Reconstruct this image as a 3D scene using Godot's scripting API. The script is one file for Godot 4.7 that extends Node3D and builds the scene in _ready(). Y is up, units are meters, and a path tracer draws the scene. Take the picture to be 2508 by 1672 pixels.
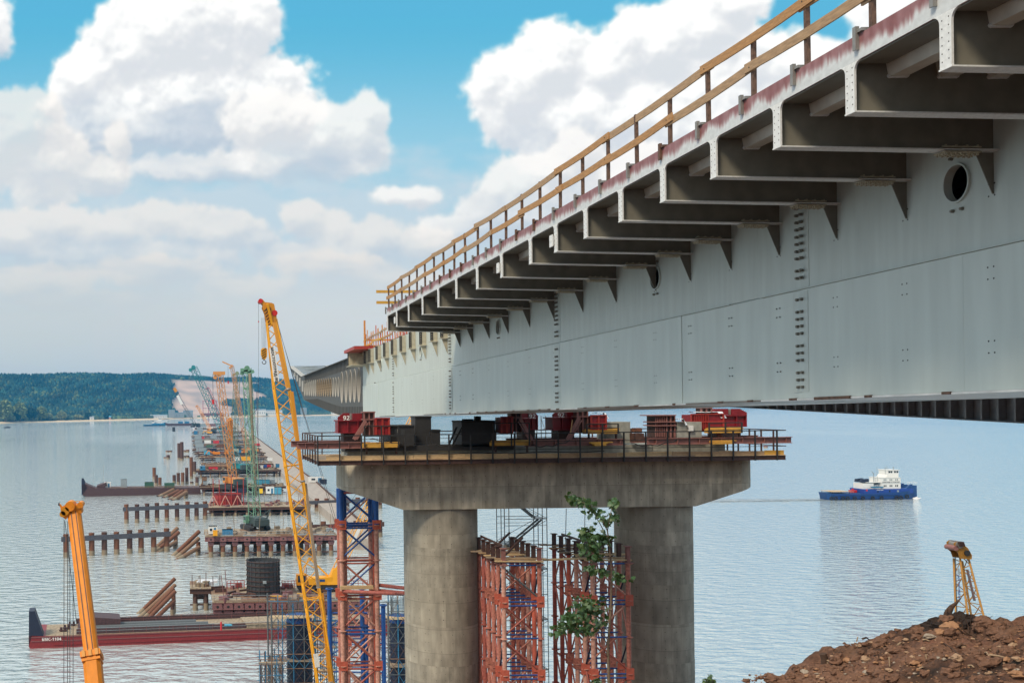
extends Node3D

# Lens: one-point view along the bridge. Photo pixels (2508 wide) are used only to measure; everything stands at a real place in metres.
const F := 2500.0
const XP := 461.0
const YP := 1001.0
const RO := 0.0125
const H := 42.0
const GR := 0.01515        # the bridge falls 1.5 m in 100 m
const ORD := ["first", "second", "third", "fourth", "fifth", "sixth", "seventh", "eighth", "ninth", "tenth", "eleventh", "twelfth", "thirteenth", "fourteenth", "fifteenth", "sixteenth", "seventeenth", "eighteenth", "nineteenth", "twentieth"]

var rng := RandomNumberGenerator.new()
var org := Vector3.ZERO
var M := {}
var T := {}
var names := {}

class G:
	var v := PackedVector3Array()
	var n := PackedVector3Array()
	var c := PackedColorArray()
	var t := PackedVector2Array()
	var ix := PackedInt32Array()
	var k := Color(1, 1, 1)
	func put(p: Vector3, nn: Vector3, uv := Vector2.ZERO) -> void:
		v.append(p)
		n.append(nn)
		c.append(k)
		t.append(uv)
	func face(a: Vector3, b: Vector3, d: Vector3, e: Vector3, out: Vector3, uv: Array = []) -> void:
		var nn := (b - a).cross(d - a)
		if nn.length_squared() < 1e-14:
			nn = (d - a).cross(e - a)
		nn = nn.normalized()
		var flip := nn.dot(out) < 0.0
		if flip:
			nn = -nn
		var i := v.size()
		put(a, nn, uv[0] if uv else Vector2.ZERO)
		put(b, nn, uv[1] if uv else Vector2.ZERO)
		put(d, nn, uv[2] if uv else Vector2.ZERO)
		put(e, nn, uv[3] if uv else Vector2.ZERO)
		if flip:
			ix.append_array(PackedInt32Array([i, i + 1, i + 2, i, i + 2, i + 3]))
		else:
			ix.append_array(PackedInt32Array([i, i + 2, i + 1, i, i + 3, i + 2]))
	func tri(a: Vector3, b: Vector3, d: Vector3, out := Vector3.ZERO) -> void:
		var nn := (b - a).cross(d - a).normalized()
		var flip := nn.dot(out) < 0.0
		if flip:
			nn = -nn
		var i := v.size()
		put(a, nn)
		put(b, nn)
		put(d, nn)
		ix.append_array(PackedInt32Array([i, i + 1, i + 2] if flip else [i, i + 2, i + 1]))
	func hexa(p: Array) -> void: # p[0..3] one end, p[4..7] the other, same order round
		var m := Vector3.ZERO
		for q in p:
			m += q / 8.0
		for f in [[0, 1, 2, 3], [4, 5, 6, 7], [0, 1, 5, 4], [1, 2, 6, 5], [2, 3, 7, 6], [3, 0, 4, 7]]:
			var o: Vector3 = (p[f[0]] + p[f[1]] + p[f[2]] + p[f[3]]) / 4.0 - m
			face(p[f[0]], p[f[1]], p[f[2]], p[f[3]], o)
	func box(o: Vector3, s: Vector3, b := Basis()) -> void:
		var h := s / 2.0
		var p := []
		for z in [-1, 1]:
			for q in [[-1, -1], [1, -1], [1, 1], [-1, 1]]:
				p.append(o + b * Vector3(h.x * q[0], h.y * q[1], h.z * z))
		hexa(p)
	func frame(a: Vector3, b: Vector3, up: Vector3) -> Basis:
		var z := (b - a).normalized()
		if absf(z.dot(up)) > 0.99:
			up = Vector3.RIGHT if absf(z.x) < 0.9 else Vector3.FORWARD
		var x := up.cross(z).normalized()
		return Basis(x, z.cross(x), z)
	func bar(a: Vector3, b: Vector3, w: float, h: float, up := Vector3.UP) -> void:
		box((a + b) / 2.0, Vector3(w, h, a.distance_to(b)), frame(a, b, up))
	func tube(a: Vector3, b: Vector3, r0: float, r1 := -1.0, s := 8, caps := true) -> void:
		if r1 < 0.0:
			r1 = r0
		var f := frame(a, b, Vector3.UP)
		var i := v.size()
		for j in s + 1:
			var w := TAU * j / s
			var e := f.x * cos(w) + f.y * sin(w)
			put(a + e * r0, e)
			put(b + e * r1, e)
		for j in s:
			var q := i + j * 2
			ix.append_array(PackedInt32Array([q, q + 1, q + 2, q + 1, q + 3, q + 2]))
		if caps:
			for w in [[a, r0, -f.z], [b, r1, f.z]]:
				if w[1] > 0.001:
					var m := v.size()
					put(w[0], w[2])
					for j in s:
						var x := TAU * j / s
						put(w[0] + (f.x * cos(x) + f.y * sin(x)) * w[1], w[2])
					for j in s:
						var e := [m, m + 1 + j, m + 1 + (j + 1) % s]
						ix.append_array(PackedInt32Array(e if w[2] == -f.z else [e[0], e[2], e[1]]))
	func path(pts: Array, r0: float, r1 := -1.0, s := 6) -> void:
		if r1 < 0.0:
			r1 = r0
		var m := pts.size() - 1
		for j in m:
			tube(pts[j], pts[j + 1], lerpf(r0, r1, float(j) / m), lerpf(r0, r1, float(j + 1) / m), s, j == 0 or j == m - 1)
	func ibeam(a: Vector3, b: Vector3, h: float, w: float, k2 := 0.03, up := Vector3.UP) -> void:
		var f := frame(a, b, up)
		var o := f.y * (h / 2.0 - k2 / 2.0)
		bar(a + o, b + o, w, k2, up)
		bar(a - o, b - o, w, k2, up)
		bar(a, b, k2, h - 2.0 * k2, up)
	func prism(poly: PackedVector2Array, o: Vector3, ax: Vector3, ay: Vector3, dv: Vector3) -> void:
		var q := Geometry2D.triangulate_polygon(poly)
		var dn := dv.normalized()
		for j in range(0, q.size(), 3):
			var p := []
			for e in 3:
				var w: Vector2 = poly[q[j + e]]
				p.append(o + ax * w.x + ay * w.y)
			tri(p[0], p[1], p[2], -dn)
			tri(p[0] + dv, p[1] + dv, p[2] + dv, dn)
		var area := 0.0
		for j in poly.size():
			area += poly[j].cross(poly[(j + 1) % poly.size()])
		for j in poly.size():
			var a := poly[j]
			var b := poly[(j + 1) % poly.size()]
			var e := Vector2(b.y - a.y, a.x - b.x) * signf(area)
			face(o + ax * a.x + ay * a.y, o + ax * b.x + ay * b.y, o + ax * b.x + ay * b.y + dv, o + ax * a.x + ay * a.y + dv, ax * e.x + ay * e.y)
	func add(g: G, x: Transform3D) -> void:
		var m := v.size()
		for j in g.v.size():
			v.append(x * g.v[j])
			n.append((x.basis * g.n[j]).normalized())
			c.append(g.c[j])
			t.append(g.t[j])
		for j in g.ix:
			ix.append(m + j)
	func mesh(o: Vector3) -> ArrayMesh:
		var p := v
		if o != Vector3.ZERO:
			p = Transform3D(Basis(), -o) * v
		var a := []
		a.resize(Mesh.ARRAY_MAX)
		a[Mesh.ARRAY_VERTEX] = p
		a[Mesh.ARRAY_NORMAL] = n
		a[Mesh.ARRAY_COLOR] = c
		a[Mesh.ARRAY_TEX_UV] = t
		a[Mesh.ARRAY_INDEX] = ix
		var r := ArrayMesh.new()
		r.add_surface_from_arrays(Mesh.PRIMITIVE_TRIANGLES, a)
		return r

# ---------------------------------------------------------------- helpers
func P(x: float, y: float, d: float) -> Vector3:
	var u := (x - XP) - RO * (y - YP)
	var w := (y - YP) + RO * (x - XP)
	return Vector3(u * d / F, H - w * d / F, -d)

func W(x: float, y: float, lift := 0.0) -> Vector3: # the point at that height above the water
	return P(x, y, (H - lift) * F / ((y - YP) + RO * (x - XP)))

func numbered(s: String) -> String:
	names[s] = names.get(s, -1) + 1
	return s if names[s] == 0 else "%s_%03d" % [s, names[s]]

func tag(o: Node, label: String, cat: String, group := "", kind := "") -> Node:
	if label:
		o.set_meta("label", label)
	if cat:
		o.set_meta("category", cat)
	if group:
		o.set_meta("group", group)
	if kind:
		o.set_meta("kind", kind)
	return o

func thing(called: String, label: String, cat: String, at := Vector3.ZERO, group := "") -> Node3D:
	var o := Node3D.new()
	o.name = numbered(called)
	add_child(o)
	o.position = at
	org = at
	tag(o, label, cat, group)
	return o

func part(to: Node, called: String, g: G, m: Material, label := "", kind := "") -> MeshInstance3D:
	var o := MeshInstance3D.new()
	o.name = called
	o.mesh = g.mesh(org)
	o.material_override = m
	to.add_child(o, true)
	tag(o, label, "", "", kind)
	return o

func piece(to: Node, called: String, mesh: Mesh, m: Material, x: Transform3D) -> MeshInstance3D:
	var o := MeshInstance3D.new()
	o.name = called
	o.mesh = mesh
	o.material_override = m
	o.transform = x
	to.add_child(o, true)
	return o

func lone(called: String, g: G, m: Material, label: String, cat: String, group := "", kind := "", at := Vector3.ZERO) -> MeshInstance3D:
	var o := MeshInstance3D.new()
	o.name = numbered(called)
	o.mesh = g.mesh(at)
	o.position = at
	o.material_override = m
	add_child(o)
	tag(o, label, cat, group, kind)
	return o

func copy(o: Node3D, label: String, at: Vector3, turn := 0.0, group := "", size := 1.0) -> Node3D:
	var r: Node3D = o.duplicate()
	r.name = numbered(str(o.name).rstrip("0123456789").trim_suffix("_"))
	add_child(r)
	r.position = at
	r.rotation.y = turn
	r.scale = Vector3.ONE * size
	if label:
		r.set_meta("label", label)
	if group:
		r.set_meta("group", group)
	return r

func pick(a: Array) -> Variant:
	return a[rng.randi() % a.size()]

func grey(w: int, h: int, freq: float, oct: int, seed_: int, lo: float, hi: float, stretch := Vector2.ONE, kind := FastNoiseLite.TYPE_SIMPLEX_SMOOTH, gamma := 1.0) -> Image:
	var f := FastNoiseLite.new()
	f.noise_type = kind
	f.seed = seed_
	f.frequency = freq
	f.fractal_octaves = oct
	var im := f.get_seamless_image(int(w / stretch.x), int(h / stretch.y))
	im.convert(Image.FORMAT_L8)
	if stretch != Vector2.ONE:
		im.resize(w, h, Image.INTERPOLATE_CUBIC)
	var b := im.get_data()
	var lut := PackedByteArray()
	for i in 256:
		lut.append(int(clampf(lo + (hi - lo) * pow(i / 255.0, gamma), 0.0, 1.0) * 255.0))
	for i in b.size():
		b[i] = lut[b[i]]
	return Image.create_from_data(w, h, false, Image.FORMAT_L8, b)

func tex(im: Image) -> ImageTexture:
	return ImageTexture.create_from_image(im)

# albedo given as a real-world (linear) colour
func mat(key: String, r: float, g: float, b: float, rough := 0.7, metal := 0.0, t := "", scale := 0.25, bump := 0.0) -> StandardMaterial3D:
	var m := StandardMaterial3D.new()
	m.resource_name = key
	m.albedo_color = Color(r, g, b).linear_to_srgb()
	m.roughness = rough
	m.metallic = metal
	if t:
		m.albedo_texture = T[t]
		m.uv1_triplanar = true
		m.uv1_world_triplanar = true
		m.uv1_scale = Vector3.ONE * scale
		if bump > 0.0:
			m.heightmap_enabled = true
			m.heightmap_texture = T[t]
			m.heightmap_scale = bump
	M[key] = m
	return m

# ---------------------------------------------------------------- scene
func _ready() -> void:
	rng.seed = 20240611
	var cam := Camera3D.new()
	cam.name = "camera"
	cam.near = 0.5
	cam.far = 16000.0
	cam.projection = Camera3D.PROJECTION_FRUSTUM
	cam.size = 0.6688 * cam.near
	cam.frustum_offset = Vector2(0.3172, 0.066) * cam.near
	cam.position = Vector3(0, H, 0)
	cam.rotation.z = -RO
	add_child(cam)
	cam.current = true
	var env := Environment.new()
	env.tonemap_mode = Environment.TONE_MAPPER_LINEAR
	env.tonemap_exposure = 1.45
	env.background_mode = Environment.BG_SKY
	var sm := PanoramaSkyMaterial.new()
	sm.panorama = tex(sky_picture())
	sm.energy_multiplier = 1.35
	env.sky = Sky.new()
	env.sky.sky_material = sm
	env.sdfgi_enabled = true
	env.ssao_enabled = true
	env.ssil_enabled = true
	env.fog_enabled = true
	env.fog_density = 0.00007
	env.fog_light_color = Color(0.06, 0.5, 1.0).linear_to_srgb()
	var we := WorldEnvironment.new()
	we.name = "world"
	we.environment = env
	add_child(we)
	var sun := DirectionalLight3D.new()
	sun.name = "sun"
	sun.light_energy = 0.78
	sun.light_color = Color(1.0, 0.93, 0.82)
	sun.light_angular_distance = 14.0
	sun.shadow_enabled = true
	add_child(sun)
	sun.look_at_from_position(Vector3.ZERO, Vector3(0.52, -0.76, -0.42))
	materials()
	# the large structure
	water()
	near_bank()
	far_bank()
	bridge()
	nose()
	pier()
	# the objects
	platform()
	scaffolds()
	near_cranes()
	barges_and_trestles()
	far_works()
	boats()
	details()

func smooth(a: float, b: float, x: float) -> float:
	var q := clampf((x - a) / (b - a), 0.0, 1.0)
	return q * q * (3.0 - 2.0 * q)

# clouds and air only; rows run from the zenith down
func sky_picture() -> Image:
	var puff := FastNoiseLite.new()
	puff.noise_type = FastNoiseLite.TYPE_CELLULAR
	puff.cellular_return_type = FastNoiseLite.RETURN_DISTANCE
	puff.frequency = 0.011
	puff.fractal_octaves = 4
	puff.fractal_gain = 0.52
	puff.domain_warp_enabled = true
	puff.domain_warp_amplitude = 26.0
	puff.domain_warp_frequency = 0.02
	puff.seed = 5
	var soft := FastNoiseLite.new()
	soft.frequency = 0.0045
	soft.fractal_octaves = 5
	soft.seed = 11
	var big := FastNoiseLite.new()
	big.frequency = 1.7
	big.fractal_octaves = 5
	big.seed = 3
	# the whole sky, coarse
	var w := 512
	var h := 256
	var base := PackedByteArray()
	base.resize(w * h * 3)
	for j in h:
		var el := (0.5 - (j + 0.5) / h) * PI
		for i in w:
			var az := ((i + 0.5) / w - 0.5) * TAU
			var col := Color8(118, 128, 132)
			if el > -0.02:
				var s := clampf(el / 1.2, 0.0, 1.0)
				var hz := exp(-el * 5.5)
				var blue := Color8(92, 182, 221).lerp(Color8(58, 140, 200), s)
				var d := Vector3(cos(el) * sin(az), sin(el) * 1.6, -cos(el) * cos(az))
				var q := big.get_noise_3dv(d) + 0.24  # cloud cover out of view thickened to send more fill onto shaded steel
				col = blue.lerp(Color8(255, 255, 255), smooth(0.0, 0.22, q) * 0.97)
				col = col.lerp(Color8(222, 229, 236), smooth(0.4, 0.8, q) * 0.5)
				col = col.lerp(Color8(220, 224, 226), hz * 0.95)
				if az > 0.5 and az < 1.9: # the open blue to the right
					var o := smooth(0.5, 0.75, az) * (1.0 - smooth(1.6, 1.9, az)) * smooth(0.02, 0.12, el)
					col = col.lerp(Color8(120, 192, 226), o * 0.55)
			col = col * lerpf(0.737, 0.86, smooth(0.92, 1.0, col.r))  # cloud whites out of view set above those in view, for the fill light
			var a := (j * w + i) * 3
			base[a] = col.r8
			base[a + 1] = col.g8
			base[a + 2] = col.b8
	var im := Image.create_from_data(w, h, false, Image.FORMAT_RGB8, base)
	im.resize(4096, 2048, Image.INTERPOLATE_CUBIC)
	# the part in view, finer: layers of cumulus from the far ones to the near ones (units of 1/2345 radian across the view)
	var layers := [
		[[[-15, 55, 48, 80]], 60.0, 200.0, 400.0, 420.0, 0.0],
		[[[1175, 205, 112, 100], [1270, 150, 110, 105], [1390, 160, 110, 90], [1510, 110, 130, 110], [1620, 60, 120, 90], [1680, 20, 90, 60], [1720, 150, 130, 100], [1850, 150, 100, 80], [1960, 150, 90, 70], [2150, 60, 210, 120], [1400, 290, 270, 130], [1620, 300, 300, 200], [2000, 330, 300, 160], [1500, 430, 260, 90]], 230.0, 560.0, 430.0, 600.0, 0.0],
		[[[425, 70, 190, 190], [300, 120, 120, 110], [560, 50, 95, 90], [180, 190, 75, 70], [240, 150, 80, 70], [430, 230, 235, 170], [600, 230, 150, 110], [330, 310, 250, 140]], 170.0, 340.0, 330.0, 440.0, 0.0],
		[[[740, 320, 120, 90], [835, 300, 62, 80], [850, 262, 46, 46], [640, 290, 140, 95], [690, 360, 200, 62], [480, 385, 220, 34]], 330.0, 440.0, 385.0, 445.0, 0.25],
		[[[50, 290, 110, 95], [110, 390, 130, 90], [-40, 330, 120, 120], [215, 400, 80, 52], [275, 330, 34, 52]], 400.0, 540.0, 430.0, 540.0, 0.5],
		[[[1200, 430, 110, 75], [1120, 490, 80, 50], [1270, 395, 70, 62], [1330, 350, 62, 56], [1040, 530, 90, 44], [950, 450, 90, 26], [1480, 420, 160, 90], [1230, 500, 180, 60]], 430.0, 620.0, 500.0, 640.0, 0.3],
		[[[40, 540, 130, 60], [150, 512, 70, 40], [260, 520, 90, 52], [380, 500, 100, 44], [500, 530, 110, 55], [590, 550, 50, 34], [700, 505, 60, 50], [775, 520, 52, 46], [860, 545, 70, 50], [960, 560, 90, 44], [180, 590, 220, 50], [420, 590, 170, 44], [760, 590, 200, 40]], 500.0, 640.0, 560.0, 700.0, 0.7],
		[[[60, 640, 200, 34], [330, 625, 180, 36], [560, 660, 160, 30], [760, 610, 130, 34], [900, 640, 120, 30], [200, 690, 220, 28], [480, 720, 200, 26]], 600.0, 720.0, 640.0, 760.0, 1.0]]
	var i0 := 1885
	var i1 := 2570
	var j0 := 715
	var j1 := 1034
	var zw := i1 - i0
	var zh := j1 - j0
	var fields := []
	for l in layers:
		var q := PackedFloat32Array()
		q.resize(zw * zh)
		fields.append(q)
	var xs := PackedFloat32Array()
	xs.resize(zw * zh)
	var ys := xs.duplicate()
	for j in zh:
		var el := (0.5 - (j + j0 + 0.5) / 2048.0) * PI
		for i in zw:
			var az := ((i + i0 + 0.5) / 4096.0 - 0.5) * TAU
			var u := F * tan(az)
			var q := -F * tan(el) / cos(az)
			var x := (XP + u + RO * q) / 1.0663
			var y := (YP + q - RO * u) / 1.0663
			xs[j * zw + i] = x
			ys[j * zw + i] = y
			var pn := -0.42 * (puff.get_noise_2d(x, y) + 0.45) - 0.13 * (puff.get_noise_2d(x * 3.1 + 500.0, y * 3.1) + 0.45) + 0.16 * soft.get_noise_2d(x * 2.0, y * 2.0)
			for k in layers.size():
				var l: Array = layers[k]
				if y > l[4] + 10.0:
					fields[k][j * zw + i] = -1.0
					continue
				var f := -1.0
				for b in l[0]:
					var dx: float = (x - b[0]) / b[2]
					if absf(dx) < 1.5:
						var dy: float = (y - b[1]) / b[3]
						var e: float = (1.0 - sqrt(dx * dx + dy * dy)) * pow(minf(b[2], b[3]) / 105.0, 0.6)
						if e > f - 0.25:
							f = maxf(f, e) + 0.06 * exp(-absf(e - f) * 14.0)
				fields[k][j * zw + i] = f + pn + 0.02
	var out := PackedByteArray()
	out.resize(zw * zh * 3)
	for j in zh:
		for i in zw:
			var a := j * zw + i
			var x := xs[a]
			var y := ys[a]
			var sn := soft.get_noise_2d(x, y * 1.8)
			var sn2 := soft.get_noise_2d(x * 0.7 + 900.0, y * 3.0)
			var sn3 := soft.get_noise_2d(x * 3.0 + 300.0, y * 3.6)
			var col := Color8(92, 185, 222).lerp(Color8(156, 209, 231), smooth(20.0, 400.0, y))
			col = col.lerp(Color8(203, 220, 230), smooth(250.0, 470.0, y + sn * 120.0 + sn2 * 60.0 - maxf(x - 860.0, 0.0) * 0.25) * 0.96)
			for k in layers.size():
				var f: float = fields[k][a]
				if f <= -0.1:
					continue
				var l: Array = layers[k]
				var up: float = fields[k][maxi(j - 3, 0) * zw + maxi(i - 1, 0)]
				var up2: float = fields[k][maxi(j - 10, 0) * zw + maxi(i - 4, 0)]
				var al := smooth(-0.02, 0.21, f + 0.10 * sn3) * (1.0 - smooth(l[3], l[4], y + 50.0 * sn))
				var relief := clampf(0.36 - 2.2 * (f - up) - 1.2 * (f - up2) + 0.45 * sn + 0.3 * sn3 + 0.3 * smooth(0.1, 0.7, f), 0.0, 1.0)
				var low := smooth(l[1], l[2], y + 70.0 * sn - 40.0 * sn2)
				var white := Color8(255, 254, 251).lerp(Color8(247, 238, 229), l[5])
				var mid := Color8(219, 224, 231).lerp(Color8(219, 219, 219), l[5])
				var cl := white.lerp(mid, relief * 0.8)
				cl = cl.lerp(Color8(190, 205, 220), low * (0.5 + 0.45 * relief))
				col = col.lerp(cl, al * (1.0 - 0.35 * l[5]))
			var st2 := smooth(0.0, 0.35, -sn2 + 0.1) * smooth(560.0, 640.0, y) * (1.0 - smooth(760.0, 900.0, y))
			col = col.lerp(Color8(200, 213, 223), st2 * 0.45)
			col = col.lerp(Color8(212, 216, 214).lerp(Color8(226, 226, 222), smooth(100.0, 900.0, x)), smooth(540.0, 760.0, y) * 0.85)
			# open sky is kept below the brightness of sunlit cloud
			var v := maxf(col.r, maxf(col.g, col.b))
			col = col * lerpf(0.737, 0.772, smooth(0.92, 1.0, minf(col.r, v)))
			var edge := minf(minf(smooth(0.0, 46.0, i), smooth(0.0, 46.0, zw - 1 - i)), minf(smooth(0.0, 40.0, j), 1.0))
			if edge < 1.0:
				col = im.get_pixel(i + i0, j + j0).lerp(col, edge)
			out[a * 3] = col.r8
			out[a * 3 + 1] = col.g8
			out[a * 3 + 2] = col.b8
	im.blit_rect(Image.create_from_data(zw, zh, false, Image.FORMAT_RGB8, out), Rect2i(0, 0, zw, zh), Vector2i(i0, j0))
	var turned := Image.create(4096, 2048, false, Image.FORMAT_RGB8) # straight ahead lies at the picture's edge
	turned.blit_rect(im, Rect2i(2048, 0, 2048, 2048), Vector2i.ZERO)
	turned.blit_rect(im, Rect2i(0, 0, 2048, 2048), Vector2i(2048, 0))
	return turned

func materials() -> void:
	T.mottle = tex(grey(512, 512, 0.012, 5, 1, 0.84, 1.0))
	T.fine = tex(grey(512, 512, 0.05, 4, 2, 0.88, 1.0))
	T.streak = tex(grey(512, 512, 0.03, 4, 3, 0.86, 1.0, Vector2(1, 8)))
	T.runs = tex(grey(512, 512, 0.04, 5, 31, 0.94, 1.0, Vector2(1, 10)))
	T.rusty = tex(grey(512, 512, 0.02, 6, 4, 0.58, 1.0, Vector2.ONE, FastNoiseLite.TYPE_SIMPLEX_SMOOTH, 0.8))
	T.grain = tex(grey(512, 512, 0.05, 4, 6, 0.78, 1.0, Vector2(8, 1)))
	T.clods = tex(grey(1024, 1024, 0.02, 6, 7, 0.55, 1.0))
	# board-marked concrete: pours of differing tone, seams between the form panels, stains
	var cg := grey(1024, 1024, 0.008, 6, 8, 0.74, 1.0, Vector2(1, 1.6))
	var cs := grey(1024, 1024, 0.02, 4, 9, 0.0, 1.0, Vector2(1, 6))
	var b := cg.get_data()
	var b2 := cs.get_data()
	var tone := []
	for i in 64:
		tone.append(0.87 + rng.randf() * 0.13)
	for y in 1024:
		var ry := y / 146
		for x in 1024:
			var rx := (x + (ry % 2) * 60) / 128
			var q: float = tone[(ry * 8 + rx) % 64]
			if y % 146 < 3 or (x + (ry % 2) * 60) % 128 < 2:
				q *= 0.87
			var a := y * 1024 + x
			b[a] = int(b[a] * q * (0.78 + 0.22 * b2[a] / 255.0))
	for i in 300: # tie holes in pairs on every form panel, some with a run of rust below
		var px: int = (i % 15) * 70 + 18 + (i / 15) % 3
		var py: int = (i / 15) * 52 + 20
		for y in range(-2, 3):
			for x in range(-2, 3):
				if x * x + y * y < 6:
					b[((py + y) & 1023) * 1024 + ((px + x) & 1023)] = 105
		if i % 4 == 0:
			for y in range(3, 18 + i % 30):
				for x in range(-1, 2):
					var a := ((py + y) & 1023) * 1024 + ((px + x) & 1023)
					b[a] = int(b[a] * (0.80 + 0.005 * y))
	T.concrete = tex(Image.create_from_data(1024, 1024, false, Image.FORMAT_L8, b))
	# the deck edge: white paint with red primer showing along the top
	var f := FastNoiseLite.new()
	f.frequency = 0.02
	f.fractal_octaves = 4
	var im := Image.create(1024, 64, false, Image.FORMAT_RGB8)
	for x in 1024:
		var cut := 30.0 + 26.0 * f.get_noise_1d(x * 0.8) + 10.0 * f.get_noise_1d(x * 6.0)
		for y in 64:
			var p := smooth(cut + 16.0, cut - 14.0, y + 8.0 * f.get_noise_2d(x * 9.0, y * 0.6))
			var red := Color(0.60, 0.42, 0.43).lerp(Color(0.5, 0.27, 0.27), clampf(0.5 + f.get_noise_2d(x * 3.0, 7.0), 0, 1))
			im.set_pixel(x, y, Color(0.83, 0.85, 0.86).lerp(red, p * 0.95) * (0.94 + 0.06 * f.get_noise_2d(x * 5.0, y * 2.0)))
	T.fascia = tex(im)
	var k := mat("fascia", 1, 1, 1, 0.45)
	k.albedo_texture = T.fascia
	mat("web", 0.565, 0.63, 0.60, 0.4, 0.1, "runs", 0.14)
	mat("web_low", 0.59, 0.66, 0.63, 0.36, 0.1, "runs", 0.09)
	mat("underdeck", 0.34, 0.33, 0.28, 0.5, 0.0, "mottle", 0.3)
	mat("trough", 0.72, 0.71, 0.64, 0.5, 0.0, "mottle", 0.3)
	mat("beam", 0.20, 0.19, 0.155, 0.5, 0.0, "mottle", 0.3)  # web paint darkened for dirt and for the shade below the deck
	mat("plate_white", 0.78, 0.80, 0.80, 0.45, 0.0, "fine", 0.4)
	mat("cream", 0.52, 0.48, 0.36, 0.5, 0.0, "mottle", 0.4)
	mat("soffit_bright", 0.85, 0.87, 0.87, 0.35, 0.0, "mottle", 0.3)  # whitened to hold the light thrown up by the water
	mat("soffit_brown", 0.24, 0.20, 0.17, 0.35, 0.3, "mottle", 0.3)
	mat("rib_steel", 0.40, 0.43, 0.47, 0.45, 0.1, "mottle", 0.4)
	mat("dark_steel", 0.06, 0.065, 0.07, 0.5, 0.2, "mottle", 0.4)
	mat("nose_grey", 0.085, 0.085, 0.082, 0.55, 0.1, "streak", 0.3)
	mat("nose_pale", 0.42, 0.40, 0.36, 0.5, 0.0, "streak", 0.3)
	mat("nose_tan", 0.40, 0.31, 0.21, 0.6, 0.0, "rusty", 0.5)
	mat("black", 0.012, 0.012, 0.013, 0.7)
	mat("near_black", 0.03, 0.03, 0.032, 0.6, 0.0, "mottle", 0.5)
	mat("bolt", 0.20, 0.19, 0.16, 0.5, 0.4)
	mat("wood_rail", 0.50, 0.27, 0.11, 0.75, 0.0, "grain", 0.9)
	mat("wood_rail_pale", 0.46, 0.30, 0.17, 0.75, 0.0, "grain", 0.9)
	mat("wood_old", 0.34, 0.26, 0.19, 0.8, 0.0, "grain", 0.8)
	mat("plank_yellow", 0.72, 0.40, 0.07, 0.7, 0.0, "grain", 0.8)
	mat("plank_pale", 0.66, 0.47, 0.26, 0.75, 0.0, "grain", 0.8)
	mat("post_rust", 0.19, 0.105, 0.07, 0.65, 0.2, "rusty", 0.8)
	mat("galv", 0.32, 0.31, 0.29, 0.5, 0.5, "mottle", 0.8)
	mat("concrete_cap", 0.85, 0.78, 0.63, 0.85, 0.0, "concrete", 0.1, 0.4)  # lightened against the columns to make up for the shade on the cap
	mat("concrete", 0.68, 0.63, 0.52, 0.85, 0.0, "concrete", 0.1, 0.4)
	mat("concrete_b", 0.63, 0.585, 0.485, 0.85, 0.0, "concrete", 0.13, 0.4)
	mat("concrete_c", 0.66, 0.61, 0.50, 0.85, 0.0, "concrete", 0.09, 0.4)
	mat("block", 0.34, 0.345, 0.31, 0.85, 0.0, "mottle", 0.4)
	mat("deep_red", 0.25, 0.012, 0.02, 0.45, 0.0, "mottle", 0.6)
	mat("red", 0.40, 0.04, 0.03, 0.45, 0.0, "mottle", 0.6)
	mat("brown", 0.30, 0.135, 0.12, 0.6, 0.0, "mottle", 0.5)
	mat("brown_dark", 0.10, 0.05, 0.042, 0.6, 0.0, "rusty", 0.6)
	mat("tower_red", 0.62, 0.23, 0.17, 0.55, 0.0, "rusty", 0.5)
	mat("tower_pink", 0.78, 0.41, 0.32, 0.6, 0.0, "rusty", 0.4)
	mat("tower_bright", 0.60, 0.14, 0.09, 0.5, 0.0, "mottle", 0.5)
	mat("tower_dark", 0.48, 0.13, 0.10, 0.6, 0.0, "rusty", 0.5)
	mat("blue", 0.012, 0.085, 0.33, 0.45, 0.0, "mottle", 0.5)
	mat("navy", 0.012, 0.02, 0.05, 0.5, 0.0, "mottle", 0.5)
	mat("cyan_paint", 0.03, 0.22, 0.42, 0.5, 0.0, "rusty", 0.6)
	mat("grey_pipe", 0.17, 0.19, 0.20, 0.5, 0.3, "rusty", 0.6)
	mat("crane_yellow", 0.84, 0.38, 0.008, 0.55, 0.0, "fine", 0.7)
	mat("crane_amber", 0.62, 0.25, 0.008, 0.4, 0.0, "fine", 0.5)
	mat("boom_orange", 0.80, 0.25, 0.002, 0.6, 0.0, "mottle", 0.25)
	mat("crane_dull", 0.50, 0.235, 0.03, 0.6, 0.0, "rusty", 0.8)
	mat("crane_red", 0.5, 0.012, 0.01, 0.4)
	mat("crane_green", 0.14, 0.30, 0.20, 0.5, 0.0, "mottle", 0.4)
	mat("crane_olive", 0.24, 0.28, 0.17, 0.5, 0.0, "mottle", 0.4)
	mat("crane_teal", 0.02, 0.24, 0.28, 0.5, 0.0, "mottle", 0.4)
	mat("crane_orange", 0.66, 0.28, 0.07, 0.5, 0.0, "mottle", 0.4)
	mat("crane_magenta", 0.42, 0.10, 0.14, 0.5, 0.0, "mottle", 0.4)
	mat("crane_dark", 0.05, 0.075, 0.075, 0.5, 0.0, "mottle", 0.4)
	mat("rope", 0.03, 0.035, 0.04, 0.6)
	mat("rust", 0.225, 0.085, 0.042, 0.75, 0.0, "rusty", 0.35)
	mat("rust_dark", 0.12, 0.055, 0.04, 0.75, 0.0, "rusty", 0.3)
	mat("rust_tan", 0.30, 0.17, 0.10, 0.75, 0.0, "rusty", 0.35)
	mat("silt", 0.29, 0.225, 0.155, 0.9, 0.0, "mottle", 0.5)
	mat("trestle_pink", 0.29, 0.125, 0.125, 0.65, 0.0, "rusty", 0.4)
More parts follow.
